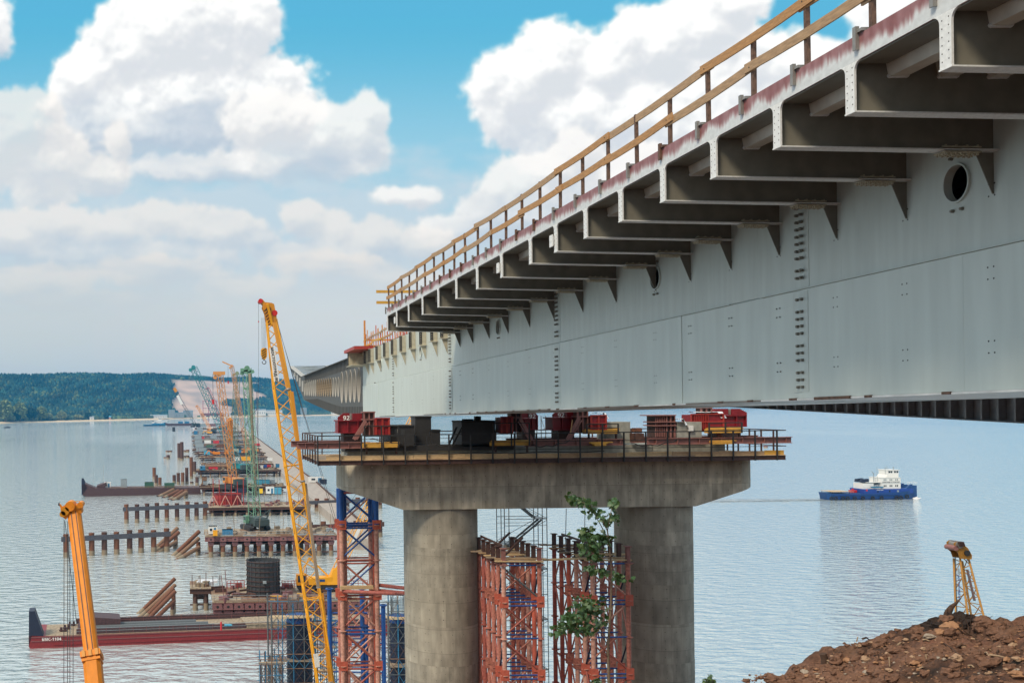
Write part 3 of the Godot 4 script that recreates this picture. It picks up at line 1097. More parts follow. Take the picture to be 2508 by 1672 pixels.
func bracket() -> Node3D: # built at d = 0
	var save := org
	org = Vector3.ZERO
	var b := Node3D.new()
	b.name = "bracket"
	var xs := 14.25
	var qo := 4.974
	var fall := 0.03
	var g := G.new()
	var o := Vector3(0, H, 0)
	g.prism(PackedVector2Array([Vector2(XO + 0.02, qo + 0.02), Vector2(XW - 0.005, qo + 0.02 - fall * (XW - XO)), Vector2(XW - 0.005, 6.05), Vector2(XO + 0.02, 6.13)]), o + Vector3(0, 0, 0.007), Vector3.RIGHT, Vector3.UP, Vector3(0, 0, -0.014))
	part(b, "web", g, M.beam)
	g = G.new()
	g.bar(Vector3(XO - 0.02, H + qo, 0), Vector3(xs, H + qo - fall * (xs - XO), 0), 0.26, 0.024)
	g.bar(Vector3(xs + 0.01, H + qo - fall * (xs - XO), 0), Vector3(XW - 0.005, H + qo - fall * (XW - XO), 0), 0.3, 0.028)
	part(b, "flange", g, M.plate_white)
	# white end plate, rounded where it meets the edge strip
	g = G.new()
	var poly := PackedVector2Array([Vector2(-0.115, qo - 0.012)])
	poly.append(Vector2(0.115, qo - 0.012))
	for i in 7:
		var w := PI / 2.0 * i / 6.0
		poly.append(Vector2(0.115 + 0.15 - 0.15 * cos(w), 5.63 + 0.15 * sin(w)))
	for i in 7:
		var w := PI / 2.0 * (6 - i) / 6.0
		poly.append(Vector2(-0.115 - 0.15 + 0.15 * cos(w), 5.63 + 0.15 * sin(w)))
	g.prism(poly, Vector3(XO - 0.014, H, 0), Vector3.BACK, Vector3.UP, Vector3(0.034, 0, 0))
	part(b, "end_plate", g, M.plate_white)
	g = G.new()
	for i in 6:
		for e in [-0.065, 0.065]:
			g.tube(Vector3(XO - 0.010, H + 5.08 + 0.12 * i + (0.02 if e > 0 else 0.0), e), Vector3(XO - 0.0165, H + 5.08 + 0.12 * i + (0.02 if e > 0 else 0.0), e), 0.011, -1, 6)
	part(b, "bolt_holes", g, M.black, "", "stuff")
	# where the troughs pass through
	g = G.new()
	for k in 5:
		var x := 11.72 + 0.82 * k
		var y := H + 6.14 - 0.022 * (x - XO) - 0.56
		g.tube(Vector3(x - 0.13, y + 0.015, 0.0), Vector3(x - 0.13, y + 0.015, 0.05), 0.04, 0.03, 8)
		g.bar(Vector3(x - 0.13, y - 0.005, 0.02), Vector3(x + 0.15, y - 0.005, 0.02), 0.06, 0.03)
		g.tube(Vector3(x + 0.15, y + 0.015, 0.0), Vector3(x + 0.15, y + 0.015, 0.05), 0.04, 0.03, 8)
	part(b, "trough_collars", g, M.plate_white, "", "stuff")
	# gusset on the web and the bolted splice above it
	g = G.new()
	var qi := qo - fall * (XW - XO)
	g.prism(PackedVector2Array([Vector2(-0.004, qi - 0.02), Vector2(-0.34, qi - 0.01), Vector2(-0.03, qi - 0.78), Vector2(-0.004, qi - 0.78)]), Vector3(XW, H, 0.008), Vector3.RIGHT, Vector3.UP, Vector3(0, 0, -0.016))
	part(b, "gusset", g, M.beam)
	g = G.new()
	for y in [-0.045, 0.045]:
		g.bar(Vector3(13.95, H + qo - fall * (13.95 - XO) + y, 0), Vector3(14.62, H + qo - fall * (14.62 - XO) + y, 0), 0.3, 0.02)
	part(b, "splice_plate", g, M.cream)
	g = G.new()
	for i in 7:
		for e in [-0.11, -0.04, 0.04, 0.11]:
			var x := 13.99 + 0.098 * i
			var y := H + qo - fall * (x - XO)
			g.tube(Vector3(x, y - 0.05, e), Vector3(x, y - 0.10, e), 0.021, -1, 6)
			if i % 2 == 0:
				g.tube(Vector3(x, y + 0.05, e), Vector3(x, y + 0.09, e), 0.019, -1, 6)
	part(b, "splice_bolts", g, M.cream, "", "stuff")
	org = save
	return b

func railing() -> void:
	var t := thing("timber_guard_rail", "two-board timber guard rail on rusty posts along the bridge deck edge", "railing", B(XO, 6.19, 10.0))
	var d := 6.05
	var posts := []
	while d < 56.2:
		posts.append(d)
		d += 1.72
	for p in posts:
		var lean := rng.randf_range(-0.025, 0.025)
		var g := G.new()
		g.bar(B(XO + 0.10, 6.0, p), B(XO + 0.10 + lean, 7.43, p + lean), 0.075, 0.075)
		part(t, "post", g, M.post_rust)
		g = G.new()
		slab(g, XO - 0.075, XO - 0.055, 5.93, 6.31, p + 0.16, p + 0.24)
		slab(g, XO - 0.055, XO - 0.013, 5.93, 6.31, p + 0.16, p + 0.18)
		slab(g, XO - 0.055, XO + 0.12, 6.2, 6.25, p + 0.04, p + 0.2)
		part(t, "clamp", g, M.galv if rng.randf() < 0.7 else M.post_rust)
	for row in [7.36, 6.79]:
		var i := 0
		var dn := 0.0
		while i < posts.size() - 1:
			var n := 2 if rng.randf() < 0.75 else 3
			var a: float = posts[i] - rng.randf_range(0.1, 0.35)
			var b: float = posts[mini(i + n, posts.size() - 1)] + rng.randf_range(0.1, 0.3)
			var g := G.new()
			var off := XO + 0.06 - (0.03 if dn > 0.0 else 0.0)
			var q0: float = row + rng.randf_range(-0.06, 0.05)
			var q1: float = row + rng.randf_range(-0.06, 0.05)
			var m := []
			for s in 5: # a slightly bowed board
				var f := s / 4.0
				m.append(B(off, lerpf(q0, q1, f) - 0.04 * sin(PI * f), lerpf(a, b, f)))
			for s in 4:
				g.bar(m[s], m[s + 1], 0.035, 0.18)
			part(t, "board", g, pick([M.wood_rail, M.wood_rail, M.wood_rail_pale]))
			for s in range(i, mini(i + n, posts.size() - 1) + 1):
				if s % 2 == i % 2:
					g = G.new()
					g.tube(B(off - 0.03, row, posts[s]), B(off + 0.03, row, posts[s]), 0.012, -1, 5)
					part(t, "wire_tie", g, M.rope)
			i += n
			dn = 1.0 - dn
	# crosswise boards closing the end of the deck
	for q in [6.6, 7.2]:
		var g := G.new()
		g.bar(B(XO - 0.5, q, 56.4), B(XO + 3.4, q - 0.05, 56.4), 0.03, 0.16)
		part(t, "end_board", g, M.plank_yellow)
	# the orange posts of the safety fence farther along the bare box
	t = thing("orange_safety_fence", "orange ladder-like steel posts with timber boards on the bare girder top", "fence", B(16.5, 5.99, 70.0))
	for side in [15.1, 17.6]:
		d = 59.0
		while d < 87.0:
			var g := G.new()
			var tall := rng.randf_range(1.1, 1.75)
			for e in [-0.09, 0.09]:
				g.bar(B(side, 5.99, d + e), B(side + rng.randf_range(-0.05, 0.05), 5.99 + tall, d + e), 0.045, 0.045)
			for j in 4:
				g.bar(B(side, 6.2 + j * tall * 0.24, d - 0.09), B(side, 6.2 + j * tall * 0.24, d + 0.09), 0.03, 0.03)
			part(t, "post", g, M.tower_bright if rng.randf() < 0.5 else M.crane_orange)
			d += 0.95
		d = 59.0
		while d < 84.0:
			var g := G.new()
			var q := 6.5 + rng.randf_range(-0.05, 0.05)
			g.bar(B(side - 0.05, q, d), B(side - 0.05, q + rng.randf_range(-0.1, 0.25), d + 4.2), 0.04, 0.14)
			part(t, "board", g, pick([M.plank_yellow, M.wood_rail]))
			g = G.new()
			g.bar(B(side - 0.05, 7.0, d), B(side - 0.05, 7.0 + rng.randf_range(-0.15, 0.1), d + 4.2), 0.04, 0.14)
			part(t, "board", g, pick([M.wood_rail_pale, M.wood_rail]))
			d += 4.0
	for q in [6.4, 6.9]:
		for d2 in [60.0, 72.0, 86.0]:
			var g := G.new()
			g.bar(B(14.9, q, d2), B(18.0, q, d2), 0.04, 0.14)
			part(t, "cross_board", g, M.plank_yellow)
	var g := G.new()
	g.bar(B(15.0, 5.99, 86.4), B(15.0, 8.6, 86.4), 0.14, 0.14)
	part(t, "mast", g, M.crane_orange)
	g = G.new()
	for k in 5:
		slab(g, 15.5 + k * 0.5, 15.55 + k * 0.5, 5.99, 7.3, 59.5 + k * 0.7, 59.55 + k * 0.7)
	part(t, "bars", g, M.tower_bright)

# ---------------------------------------------------------------- launching nose
func nose() -> void:
	var t := thing("launching_nose", "dark grey launching nose with a row of oval openings and upturned tip", "launching nose", B(XW, 0.5, 88.0))
	var lo := func(d: float) -> float: return (lerpf(-0.9, -0.87, (d - 87.0) / 13.0) if d < 100.0 else -0.87 + 1.85 * pow((d - 100.0) / 32.6, 1.15)) + GR * d
	var hi := func(d: float) -> float: return 4.58 - 0.0125 * (d - 87.0) + GR * d
	var g := G.new()
	var c := G.new()
	var edges := [87.3, 88.55, 91.0, 93.35, 95.75, 98.4, 101.2]
	for i in range(1, 6):
		g = G.new()
		c = G.new()
		var d0: float = edges[i]
		var d1: float = edges[i + 1]
		holed(g, c, XW + 0.1, d0, d1, lo.call(d0), lo.call(d1), hi.call(d0), hi.call(d1), (d0 + d1) / 2.0, 1.92 + GR * d0, 0.92, 1.5, 0.5)
		var p := part(t, "web_plate", g, M.nose_grey)
		part(p, "opening_ring", c, M.nose_pale)
	for i in 17:
		g = G.new()
		c = G.new()
		var d0 := 101.2 + i * 1.85
		var d1 := d0 + 1.85
		holed(g, c, XW + 0.1, d0, d1, lo.call(d0), lo.call(d1), hi.call(d0), hi.call(d1), d0 + 0.92, 2.0 + 0.016 * (d0 - 101.0) + GR * d0, 0.66, 0.98, 0.5)
		var p := part(t, "web_plate", g, M.nose_grey)
		part(p, "opening_ring", c, M.nose_pale if i < 3 or i > 9 else M.nose_tan)
	g = G.new()
	slab(g, XW + 0.1, XW + 0.13, lo.call(87.3), hi.call(87.3), 87.2, 88.55)
	part(t, "joint_plate", g, M.nose_grey)
	# upturned tip, its bracing, the far plate
	g = G.new()
	var ft := func(d: float) -> float: return lerpf(4.0, 6.0, (d - 132.65) / 16.5)
	var fb := func(d: float) -> float: return lerpf(1.0, 5.6, (d - 132.65) / 16.5)
	for x in [XW + 0.1, 20.4]:
		g = G.new()
		var p := []
		for d in [132.65, 149.0]:
			for q in [[0, fb.call(d)], [0.04, fb.call(d)], [0.04, ft.call(d)], [0, ft.call(d)]]:
				p.append(Vector3(x + q[0], H + q[1], -d))
		g.hexa(p)
		part(t, "tip_plate", g, M.nose_grey)
		g = G.new()
		g.bar(Vector3(x, H + 4.02, -132.65), Vector3(x, H + 6.04, -149.0), 0.7, 0.06)
		part(t, "tip_flange", g, M.nose_pale)
		g = G.new()
		for j in 4:
			var d := 134.0 + j * 3.2
			var m: float = (ft.call(d) + fb.call(d)) / 2.0
			g.box(Vector3(x - 0.03, H + m, -d), Vector3(0.03, (ft.call(d) - fb.call(d)) * 0.5, 1.7))
		part(t, "tip_opening", g, M.nose_pale)
	g = G.new()
	slab(g, 20.3, 20.34, lo.call(88.0), hi.call(88.0) - 0.2, 87.3, 100.0)
	g.hexa([B(20.3, lo.call(100.0), 100), B(20.34, lo.call(100.0), 100), B(20.34, hi.call(100.0) - 0.3, 100), B(20.3, hi.call(100.0) - 0.3, 100), B(20.3, lo.call(132.0), 132), B(20.34, lo.call(132.0), 132), B(20.34, hi.call(132.0) - 0.3, 132), B(20.3, hi.call(132.0) - 0.3, 132)])
	part(t, "far_plate", g, M.nose_grey)
	for j in 8:
		g = G.new()
		var d := 132.8 + j * 2.3
		g.bar(Vector3(XW + 0.1, H + ft.call(d), -d), Vector3(20.4, H + ft.call(d), -d), 0.2, 0.12)
		part(t, "cross_tie", g, M.box_grey)
		if j < 7:
			g = G.new()
			var e := 132.8 + (j + 1) * 2.3
			var s := j % 2 == 0
			g.bar(Vector3(XW + 0.1 if s else 20.4, H + ft.call(d), -d), Vector3(20.4 if s else XW + 0.1, H + ft.call(e), -e), 0.16, 0.1)
			part(t, "diagonal", g, M.box_grey)
	g = G.new()
	var d := 87.5
	while d < 132.0:
		g.bar(B(XW + 0.02, hi.call(d), d), B(XW + 0.02, hi.call(d + 4.4), d + 4.4), 0.5, 0.05)
		d += 4.45
	part(t, "top_flange", g, M.nose_grey)
	g = G.new()
	d = 88.0
	while d < 132.0:
		if d < 101.0 or fmod(d, 1.85) < 3.0:
			g.bar(B(XW + 0.07, lo.call(d) + 0.02, d), B(XW + 0.07, minf(lo.call(d) + 0.9, 1.0 + GR * d), d), 0.03, 0.05)
			g.bar(B(XW + 0.07, 3.6 + GR * d - 0.012 * (d - 87.0), d), B(XW + 0.07, hi.call(d) - 0.05, d), 0.03, 0.05)
		d += 0.9
	part(t, "stiffeners", g, M.nose_grey, "", "stuff")
	# cream head bracket and the red plate on the joint
	g = G.new()
	slab(g, XW - 1.3, XW + 0.1, 4.75, 4.8, 84.9, 87.9)
	slab(g, XW - 1.2, XW, 4.8, 5.9, 87.2, 87.25)
	slab(g, XW - 0.05, XW, 4.8, 5.9, 85.2, 87.2)
	g.prism(PackedVector2Array([Vector2(0, 4.85), Vector2(-0.9, 4.85), Vector2(-0.5, 5.5), Vector2(0, 5.7)]), B(XW - 0.05, 0, 86.0), Vector3.RIGHT, Vector3.UP, Vector3(0, 0, -0.04))
	part(t, "head_bracket", g, M.cream)
	g = G.new()
	slab(g, XW - 1.25, XW - 1.1, 4.82, 5.88, 87.3, 87.6)
	part(t, "splice_strip", g, M.near_black)
	g = G.new()
	slab(g, XW - 1.4, XW + 3.0, 5.95, 6.2, 83.0, 88.5)
	lone("red_steel_plate", g, M.red, "red painted steel cover on the joint between girder and nose", "steel cover", "", "", B(XW, 5.95, 85))

# ---------------------------------------------------------------- pier
func pier() -> void:
	var t := thing("bridge_pier", "weathered concrete bridge pier with hammerhead cap on two round columns", "bridge pier", Vector3(22, 0, -63.5))
	var g := G.new()
	var lt := P(834, 1124, 62.6).x
	var rt := P(1827, 1110, 62.6).x
	var ls := P(988, 1247, 61).x
	var rs := P(1705, 1235, 61).x
	var top := H - 3.22
	var low := H - 5.06
	var sof := H - 6.2
	var rings := []
	for q in [[61.0, 1.1], [61.25, 0.62], [61.6, 0.28], [62.1, 0.05], [62.6, 0.0], [64.4, 0.0], [64.9, 0.05], [65.4, 0.28], [65.75, 0.62], [66.0, 1.1]]:
		var e: float = q[1]
		rings.append([Vector3(lt + e, top, -q[0]), Vector3(rt - e, top, -q[0]), Vector3(rt - e, low - e * 0.25, -q[0]), Vector3(rs, sof, -q[0]), Vector3(ls, sof, -q[0]), Vector3(lt + e, low - e * 0.25, -q[0])])
	for i in rings.size() - 1:
		for j in 6:
			var a: Vector3 = rings[i][j]
			var b: Vector3 = rings[i][(j + 1) % 6]
			var m := (a + b) / 2.0 - Vector3(21, H - 4.6, -63.5)
			m.z *= 0.2
			if j == 0:
				m = Vector3.UP
			elif j == 3:
				m = Vector3.DOWN
			g.face(a, b, rings[i + 1][(j + 1) % 6], rings[i + 1][j], m)
	for r in [[rings[0], Vector3.BACK], [rings[9], Vector3.FORWARD]]:
		g.face(r[0][0], r[0][1], r[0][2], r[0][5], r[1])
		g.face(r[0][5], r[0][2], r[0][3], r[0][4], r[1])
	part(t, "cap", g, M.concrete_cap)
	var step := 2.36
	for x in [P(1077.5, 1250, 63.3).x, P(1599, 1250, 63.3).x]:
		var y := sof - 0.003
		var k := 0
		while y > 0.5:
			g = G.new()
			var r := 2.24 + rng.randf_range(-0.008, 0.008)
			var y1 := maxf(y - step, -1.0)
			g.tube(Vector3(x, y1 + 0.02, -63.3), Vector3(x, y - 0.02, -63.3), r, -1, 48)
			g.tube(Vector3(x, y - 0.02, -63.3), Vector3(x, y, -63.3), r, r - 0.015, 48, false)
			g.tube(Vector3(x, y1, -63.3), Vector3(x, y1 + 0.02, -63.3), r - 0.015, r, 48, false)
			part(t, "column_lift", g, [M.concrete, M.concrete_b, M.concrete_c][k % 3])
			y -= step
			k += 1
	# bearing plinth on top of the cap
	var lx := P(850, 1090, 62).x
	for q in [[lx, lx + 3.4], [lx + 3.45, lx + 11.5], [lx + 11.55, lx + 18.5], [lx + 18.55, P(1775, 1090, 62).x]]:
		g = G.new()
		g.box(Vector3((q[0] + q[1]) / 2.0, H - 2.86, -63.3), Vector3(q[1] - q[0], 0.7, 2.7))
		part(t, "plinth", g, M.block)
	g = G.new()
	for p in [[911, 1144], [1780, 1125]]:
		g.tube(P(p[0], p[1], 60.98) + Vector3(0, 0, 0.02), P(p[0], p[1], 60.98) + Vector3(0, 0, -0.1), 0.045, -1, 10)
	part(t, "survey_mark", g, M.white_paint)
	for p in [[906, 1129], [1452, 1120], [1630, 1115], [1812, 1115]]:
		g = G.new()
		g.box(P(p[0], p[1], 60.8), Vector3(0.12, 0.34, 0.1))
		g.box(P(p[0], p[1] + 5, 60.8) + Vector3(0.1, 0, 0), Vector3(0.3, 0.1, 0.1))
		part(t, "form_anchor", g, M.trestle_pink)

# ---------------------------------------------------------------- working platform on the pier
func pb(g: G, x0: float, x1: float, y0: float, y1: float, d: float, deep: float) -> void:
	var s := d / F
	g.box(P((x0 + x1) / 2.0, (y0 + y1) / 2.0, d) + Vector3(0, 0, -deep / 2.0), Vector3((x1 - x0) * s, (y1 - y0) * s, deep))

func words(text: String, size: float, m: Material, x: Transform3D, to: Node, called := "lettering", wide := 1.0) -> void:
	var f := SystemFont.new()
	f.font_names = PackedStringArray(["Droid Sans"])
	f.font_weight = 700
	var t := TextMesh.new()
	t.font = f
	t.text = text
	t.font_size = 64
	t.pixel_size = size / 48.0
	t.depth = 0.01
	t.curve_step = 4.0
	var o := MeshInstance3D.new()
	o.name = called
	o.mesh = t
	o.material_override = m
	o.transform = x.scaled_local(Vector3(wide, 1, 1))
	o.position -= org
	to.add_child(o, true)

func platform() -> void:
	var fl := H - 3.1
	var x0 := P(775, 1110, 60).x
	var x1 := P(1912, 1110, 60).x
	var t := thing("work_platform", "long railed steel work platform with timber toe boards around the pier top", "platform", Vector3((x0 + x1) / 2, fl - 0.3, -60))
	var g := G.new()
	for d in [59.5, 67.2]:
		g = G.new()
		g.ibeam(Vector3(x0, fl - 0.17, -d), Vector3(x1, fl - 0.17, -d), 0.26, 0.14, 0.03)
		part(t, "edge_beam", g, M.brown_dark)
	for i in 12:
		g = G.new()
		var x := lerpf(x0 + 0.1, x1 - 0.1, i / 11.0)
		if x > 9.0 and x < 33.4:
			g.ibeam(Vector3(x, fl - 0.2, -59.55), Vector3(x, fl - 0.2, -60.95), 0.16, 0.1, 0.02)
		else:
			g.ibeam(Vector3(x, fl - 0.2, -59.55), Vector3(x, fl - 0.2, -67.1), 0.16, 0.1, 0.02)
		part(t, "cross_joist", g, M.brown_dark)
	# floor boards
	for q in [[59.5, 0], [59.9, 0], [60.3, 0], [60.65, 0], [66.1, 0], [66.5, 0], [66.9, 0]]:
		var x := x0
		while x < x1 - 0.3:
			var l := minf(rng.randf_range(2.5, 4.5), x1 - x)
			g = G.new()
			g.box(Vector3(x + l / 2.0, fl - 0.02 + rng.randf_range(-0.004, 0.004), -q[0] - 0.16), Vector3(l - 0.02, 0.04, 0.33))
			part(t, "floor_board", g, pick([M.plank_pale, M.wood_old, M.wood_rail_pale]))
			x += l
	for e in [[x0, 9.0], [33.5, x1]]:
		for k in 12:
			g = G.new()
			g.box(Vector3((e[0] + e[1]) / 2.0, fl - 0.02, -61.2 - k * 0.41), Vector3(e[1] - e[0] - 0.02, 0.04, 0.38))
			part(t, "floor_board", g, pick([M.plank_pale, M.wood_old]))
	# upright toe boards along the front
	var x := x0 + 0.5
	while x < x1 - 0.2:
		var l := minf(rng.randf_range(1.2, 3.6), x1 - x)
		g = G.new()
		g.bar(Vector3(x, fl + 0.13, -59.62), Vector3(x + l - 0.03, fl + 0.13 + rng.randf_range(-0.03, 0.03), -59.62), 0.045, rng.randf_range(0.2, 0.26))
		part(t, "toe_board", g, pick([M.plank_pale, M.plank_pale, M.plank_pale, M.plank_yellow, M.wood_rail_pale]))
		x += l
	# railing
	x = x0
	while x <= x1 + 0.1:
		for d in [59.45, 67.3]:
			g = G.new()
			g.bar(Vector3(x, fl - 0.32, -d), Vector3(x, fl + 1.42, -d), 0.075, 0.075)
			part(t, "post", g, M.near_black if d < 60 else M.brown_dark)
		x += 1.275
	for d in [59.45, 67.3]:
		for y in [1.42, 0.95, 0.5]:
			g = G.new()
			if y > 1.0:
				g.bar(Vector3(x0, fl + y, -d), Vector3(x1, fl + y, -d), 0.06, 0.06)
			else:
				g.bar(Vector3(x0, fl + y, -d), Vector3(x1, fl + y, -d), 0.025, 0.03)
			part(t, "rail", g, M.near_black if d < 60 else M.brown_dark)
	for e in [x0, x1]:
		for d in [60.7, 62.0, 63.3, 64.6, 65.9]:
			g = G.new()
			g.bar(Vector3(e, fl - 0.3, -d), Vector3(e, fl + 1.42, -d), 0.075, 0.075)
			part(t, "post", g, M.brown_dark)
		for y in [1.42, 0.95, 0.5]:
			g = G.new()
			g.bar(Vector3(e, fl + y, -59.45), Vector3(e, fl + y, -67.3), 0.04, 0.05)
			part(t, "rail", g, M.brown_dark)
	# long beams the jacks stand on
	for q in [[61.3, "near"], [64.9, "far"]]:
		for e in [[727, 905], [1285, 1530], [1585, 1938]]:
			g = G.new()
			var a := P(e[0], 1092.0 - (e[0] - 727) * 0.0125, 61.3)
			var b := P(e[1], 1092.0 - (e[1] - 727) * 0.0125, 61.3)
			a.z = -q[0]
			b.z = -q[0]
			g.ibeam(a, b, 0.38, 0.3, 0.035)
			var k := a.x + 0.5
			while k < b.x - 0.2:
				g.box(Vector3(k, a.y, -q[0]), Vector3(0.03, 0.31, 0.26))
				k += 1.3
			lone("slide_beam", g, M.brown, "%s brown steel I-beam lying lengthwise on the pier platform, %s" % ["front" if q[0] < 62 else "rear", "its left end jutting past the railing" if e[0] < 800 else ("middle piece by the grey block" if e[0] < 1400 else "its right end jutting past the railing")], "steel beam", "slide beams on the pier", "", a)
	# raised stands with yellow planks
	var stands := [[893, 976, 1043, 1092, 60.2, "left stand beside the red jack box"], [1209, 1297, 1036, 1087, 60.2, "stand in the middle under the girder"], [1438, 1515, 1038, 1058, 61.2, "small stand in front of the right-hand red casing"], [1738, 1818, 1035, 1056, 60.9, "small stand at the right jack"]]
	for s in stands:
		var p := P(s[0], s[3], s[4])
		t = thing("plank_stand", "railed steel %s with yellow planks" % s[5], "work stand", p, "plank stands on the platform")
		for e in [s[0], (s[0] + s[1]) / 2.0, s[1]]:
			g = G.new()
			pb(g, e - 1.6, e + 1.6, s[2], s[3] + 4, s[4], 0.07)
			part(t, "post", g, M.near_black)
		for e in [s[2], (s[2] + s[3]) / 2.0]:
			g = G.new()
			pb(g, s[0], s[1], e - 1.2, e + 1.2, s[4] + 0.03, 0.05)
			part(t, "rail", g, M.near_black)
		for k in 3:
			g = G.new()
			pb(g, s[0] - 6 + k * 2, s[1] - 3 + k * 3, s[3] - 5 - k * 2, s[3] + 4 - k * 4, s[4] + 0.12 + k * 0.35, 0.34)
			part(t, "plank", g, M.plank_yellow)
		g = G.new()
		pb(g, s[0] + 3, s[0] + 7, s[3] + 3, s[3] + 20, s[4] + 0.5, 0.12)
		pb(g, s[1] - 7, s[1] - 3, s[3] + 3, s[3] + 20, s[4] + 0.5, 0.12)
		part(t, "leg", g, M.brown_dark)
	for q in [[1449, 1487, 1083, 1091, 60.7, "under the right-hand red casing"], [1742, 1800, 1079, 1087, 60.7, "near the right end of the platform"]]:
		t = thing("plank_stack", "loose stack of yellow planks %s" % q[5], "planks", P(q[0], q[3], q[4]), "loose yellow planks")
		for k in 4:
			g = G.new()
			var a := P(q[0] - k * 2 + rng.randf_range(0, 8), q[3] - 2.5 * k, q[4] + 0.1 * k)
			var b := P(q[1] + k * 4 - rng.randf_range(0, 14), q[3] - 2.5 * k - 1, q[4] + 0.15 + 0.1 * k)
			g.bar(a, b, 0.25, 0.05)
			part(t, "plank", g, M.plank_yellow)
	# red jacking units
	jack("left red jacking unit under the end of the girder web", 827, 896, 1013, 1060, 62.6, true, 1)
	jack("second red jacking unit from the left, half hidden below the girder", 1270, 1318, 1010, 1052, 63.6, true, -1)
	jack("third red jacking unit with a white painted number and a plank leaning on it", 1354, 1420, 1006, 1053, 62.6, true, 1)
	jack("right red jacking unit standing beside the grey block", 1742, 1830, 1002, 1045, 63.2, false, -1)
	# red casings next to them
	var cs := [[919, 955, 1023, 1068, 61.0, "left red steel casing hanging at the dark generator"], [1227, 1257, 1020, 1063, 61.0, "narrow red steel casing in the middle under the girder"], [1447, 1487, 1016, 1061, 61.6, "red steel casing with a torn white sheet on top"], [1693, 1775, 1013, 1057, 62.0, "wide red ribbed steel casing with a white sheet on its lid"]]
	for q in cs:
		t = thing("red_casing", q[5], "steel casing", P(q[0], q[3], q[4]), "red casings on the pier")
		g = G.new()
		pb(g, q[0] + 2, q[1] - 2, q[2] + 2, q[3] - 2, q[4] + 0.06, 1.3)
		part(t, "body", g, M.deep_red)
		for e in [q[0] + 2.0, (q[0] + q[1]) / 2.0, q[1] - 2.0]:
			g = G.new()
			pb(g, e - 2.2, e + 2.2, q[2], q[3], q[4], 0.08)
			part(t, "upright", g, M.red)
		for e in [q[2] + 1.0, q[3] - 1.0, (q[2] * 0.55 + q[3] * 0.45)]:
			g = G.new()
			pb(g, q[0], q[1], e - 1.4, e + 1.4, q[4] - 0.02, 0.1)
			part(t, "flange", g, M.red)
		if q[1] - q[0] > 60:
			for k in 9:
				g = G.new()
				pb(g, q[0] + 3 + k * 4.6, q[0] + 4.4 + k * 4.6, q[2] + 3, q[3] - 3, q[4] + 0.0, 0.1)
				part(t, "rib", g, M.red)
	for q in [[1447, 1490, 1014, 61.7, "torn white plastic sheet on the red casing beside the grey block"], [1700, 1778, 1012, 62.1, "white plastic sheet on the lid of the wide red casing"], [1655, 1682, 1029, 61.4, "crumpled grey plastic sheet on the right grey block"]]:
		g = G.new()
		var n := 12
		var pts := []
		for j in 4:
			for i in n:
				var a := P(lerpf(q[0], q[1], i / (n - 1.0)), q[2], q[3])
				pts.append(a + Vector3(0, 0.05 + 0.06 * rng.randf() - (0.35 if j == 0 and i > n - 4 else 0.0), -0.4 * j + (0.1 if j == 0 else 0.0)))
		for j in 3:
			for i in n - 1:
				g.face(pts[j * n + i], pts[j * n + i + 1], pts[j * n + n + i + 1], pts[j * n + n + i], Vector3.UP)
		lone("plastic_sheet", g, M.tarp, q[4], "plastic sheet", "", "", P(q[0], q[2], q[3]))
	# grey concrete blocks
	var bs := [[1486, 1544, 1033, 1086, 62.4, "plain grey concrete block left of the rusty box"], [1658, 1719, 1033, 1071, 61.6, "grey concrete block with a pale switch box on its face"]]
	for q in bs:
		t = thing("concrete_block", q[5], "concrete block", P(q[0], q[3], q[4]))
		g = G.new()
		pb(g, q[0], q[1], q[2], q[3], q[4], 1.5)
		part(t, "block", g, M.block)
		if q[0] > 1600:
			g = G.new()
			pb(g, 1687, 1699, 1042, 1055, q[4] - 0.16, 0.155)
			part(t, "switch_box", g, M.white_paint)
	# brown ribbed column and rusty box
	t = thing("ribbed_support", "brown ribbed steel support tower between the rusty box and grey block", "support", P(1630, 1070, 61.6))
	g = G.new()
	pb(g, 1608, 1654, 1018, 1071, 61.7, 1.3)
	part(t, "body", g, M.brown_dark)
	for k in 6:
		g = G.new()
		pb(g, 1606 + k * 4.2, 1607.6 + k * 4.2, 1019, 1070, 61.62, 0.08)
		part(t, "rib", g, M.brown)
	for k in 3:
		g = G.new()
		pb(g, 1632 + k * 10, 1635 + k * 10, 1018, 1071, 61.6, 0.1)
		part(t, "upright", g, M.brown)
	for e in [1017, 1033, 1042]:
		g = G.new()
		pb(g, 1604 - (8 if e < 1020 else 0), 1657, e - 1.2, e + 1.2, 61.5, 1.6)
		part(t, "flange", g, M.brown)
	t = thing("rusty_box", "small rusty perforated steel box on the pier platform", "steel box", P(1564, 1082, 61.2))
	g = G.new()
	pb(g, 1556, 1573, 1048, 1060, 61.3, 0.5)
	part(t, "lid_box", g, M.rust)
	g = G.new()
	pb(g, 1553, 1578, 1061, 1082, 61.2, 0.6)
	part(t, "body", g, M.rust_dark)
	g = G.new()
	for k in 5:
		pb(g, 1554, 1556, 1050 + k * 6, 1052 + k * 6, 61.18, 0.03)
	part(t, "holes", g, M.black, "", "stuff")
	# dark machinery under the girder
	var ms := [[956, 1014, 1041, 1092, 61.4, 2.2, "black sheeted generator with two pale panels left under the girder"], [1017, 1056, 1019, 1092, 62.6, 1.2, "tall black steel support under the girder"], [1058, 1078, 1052, 1092, 62.0, 1.0, "small black machine beside the tall support"], [1131, 1213, 1030, 1093, 61.6, 2.2, "large black sheeted pump unit under the girder"]]
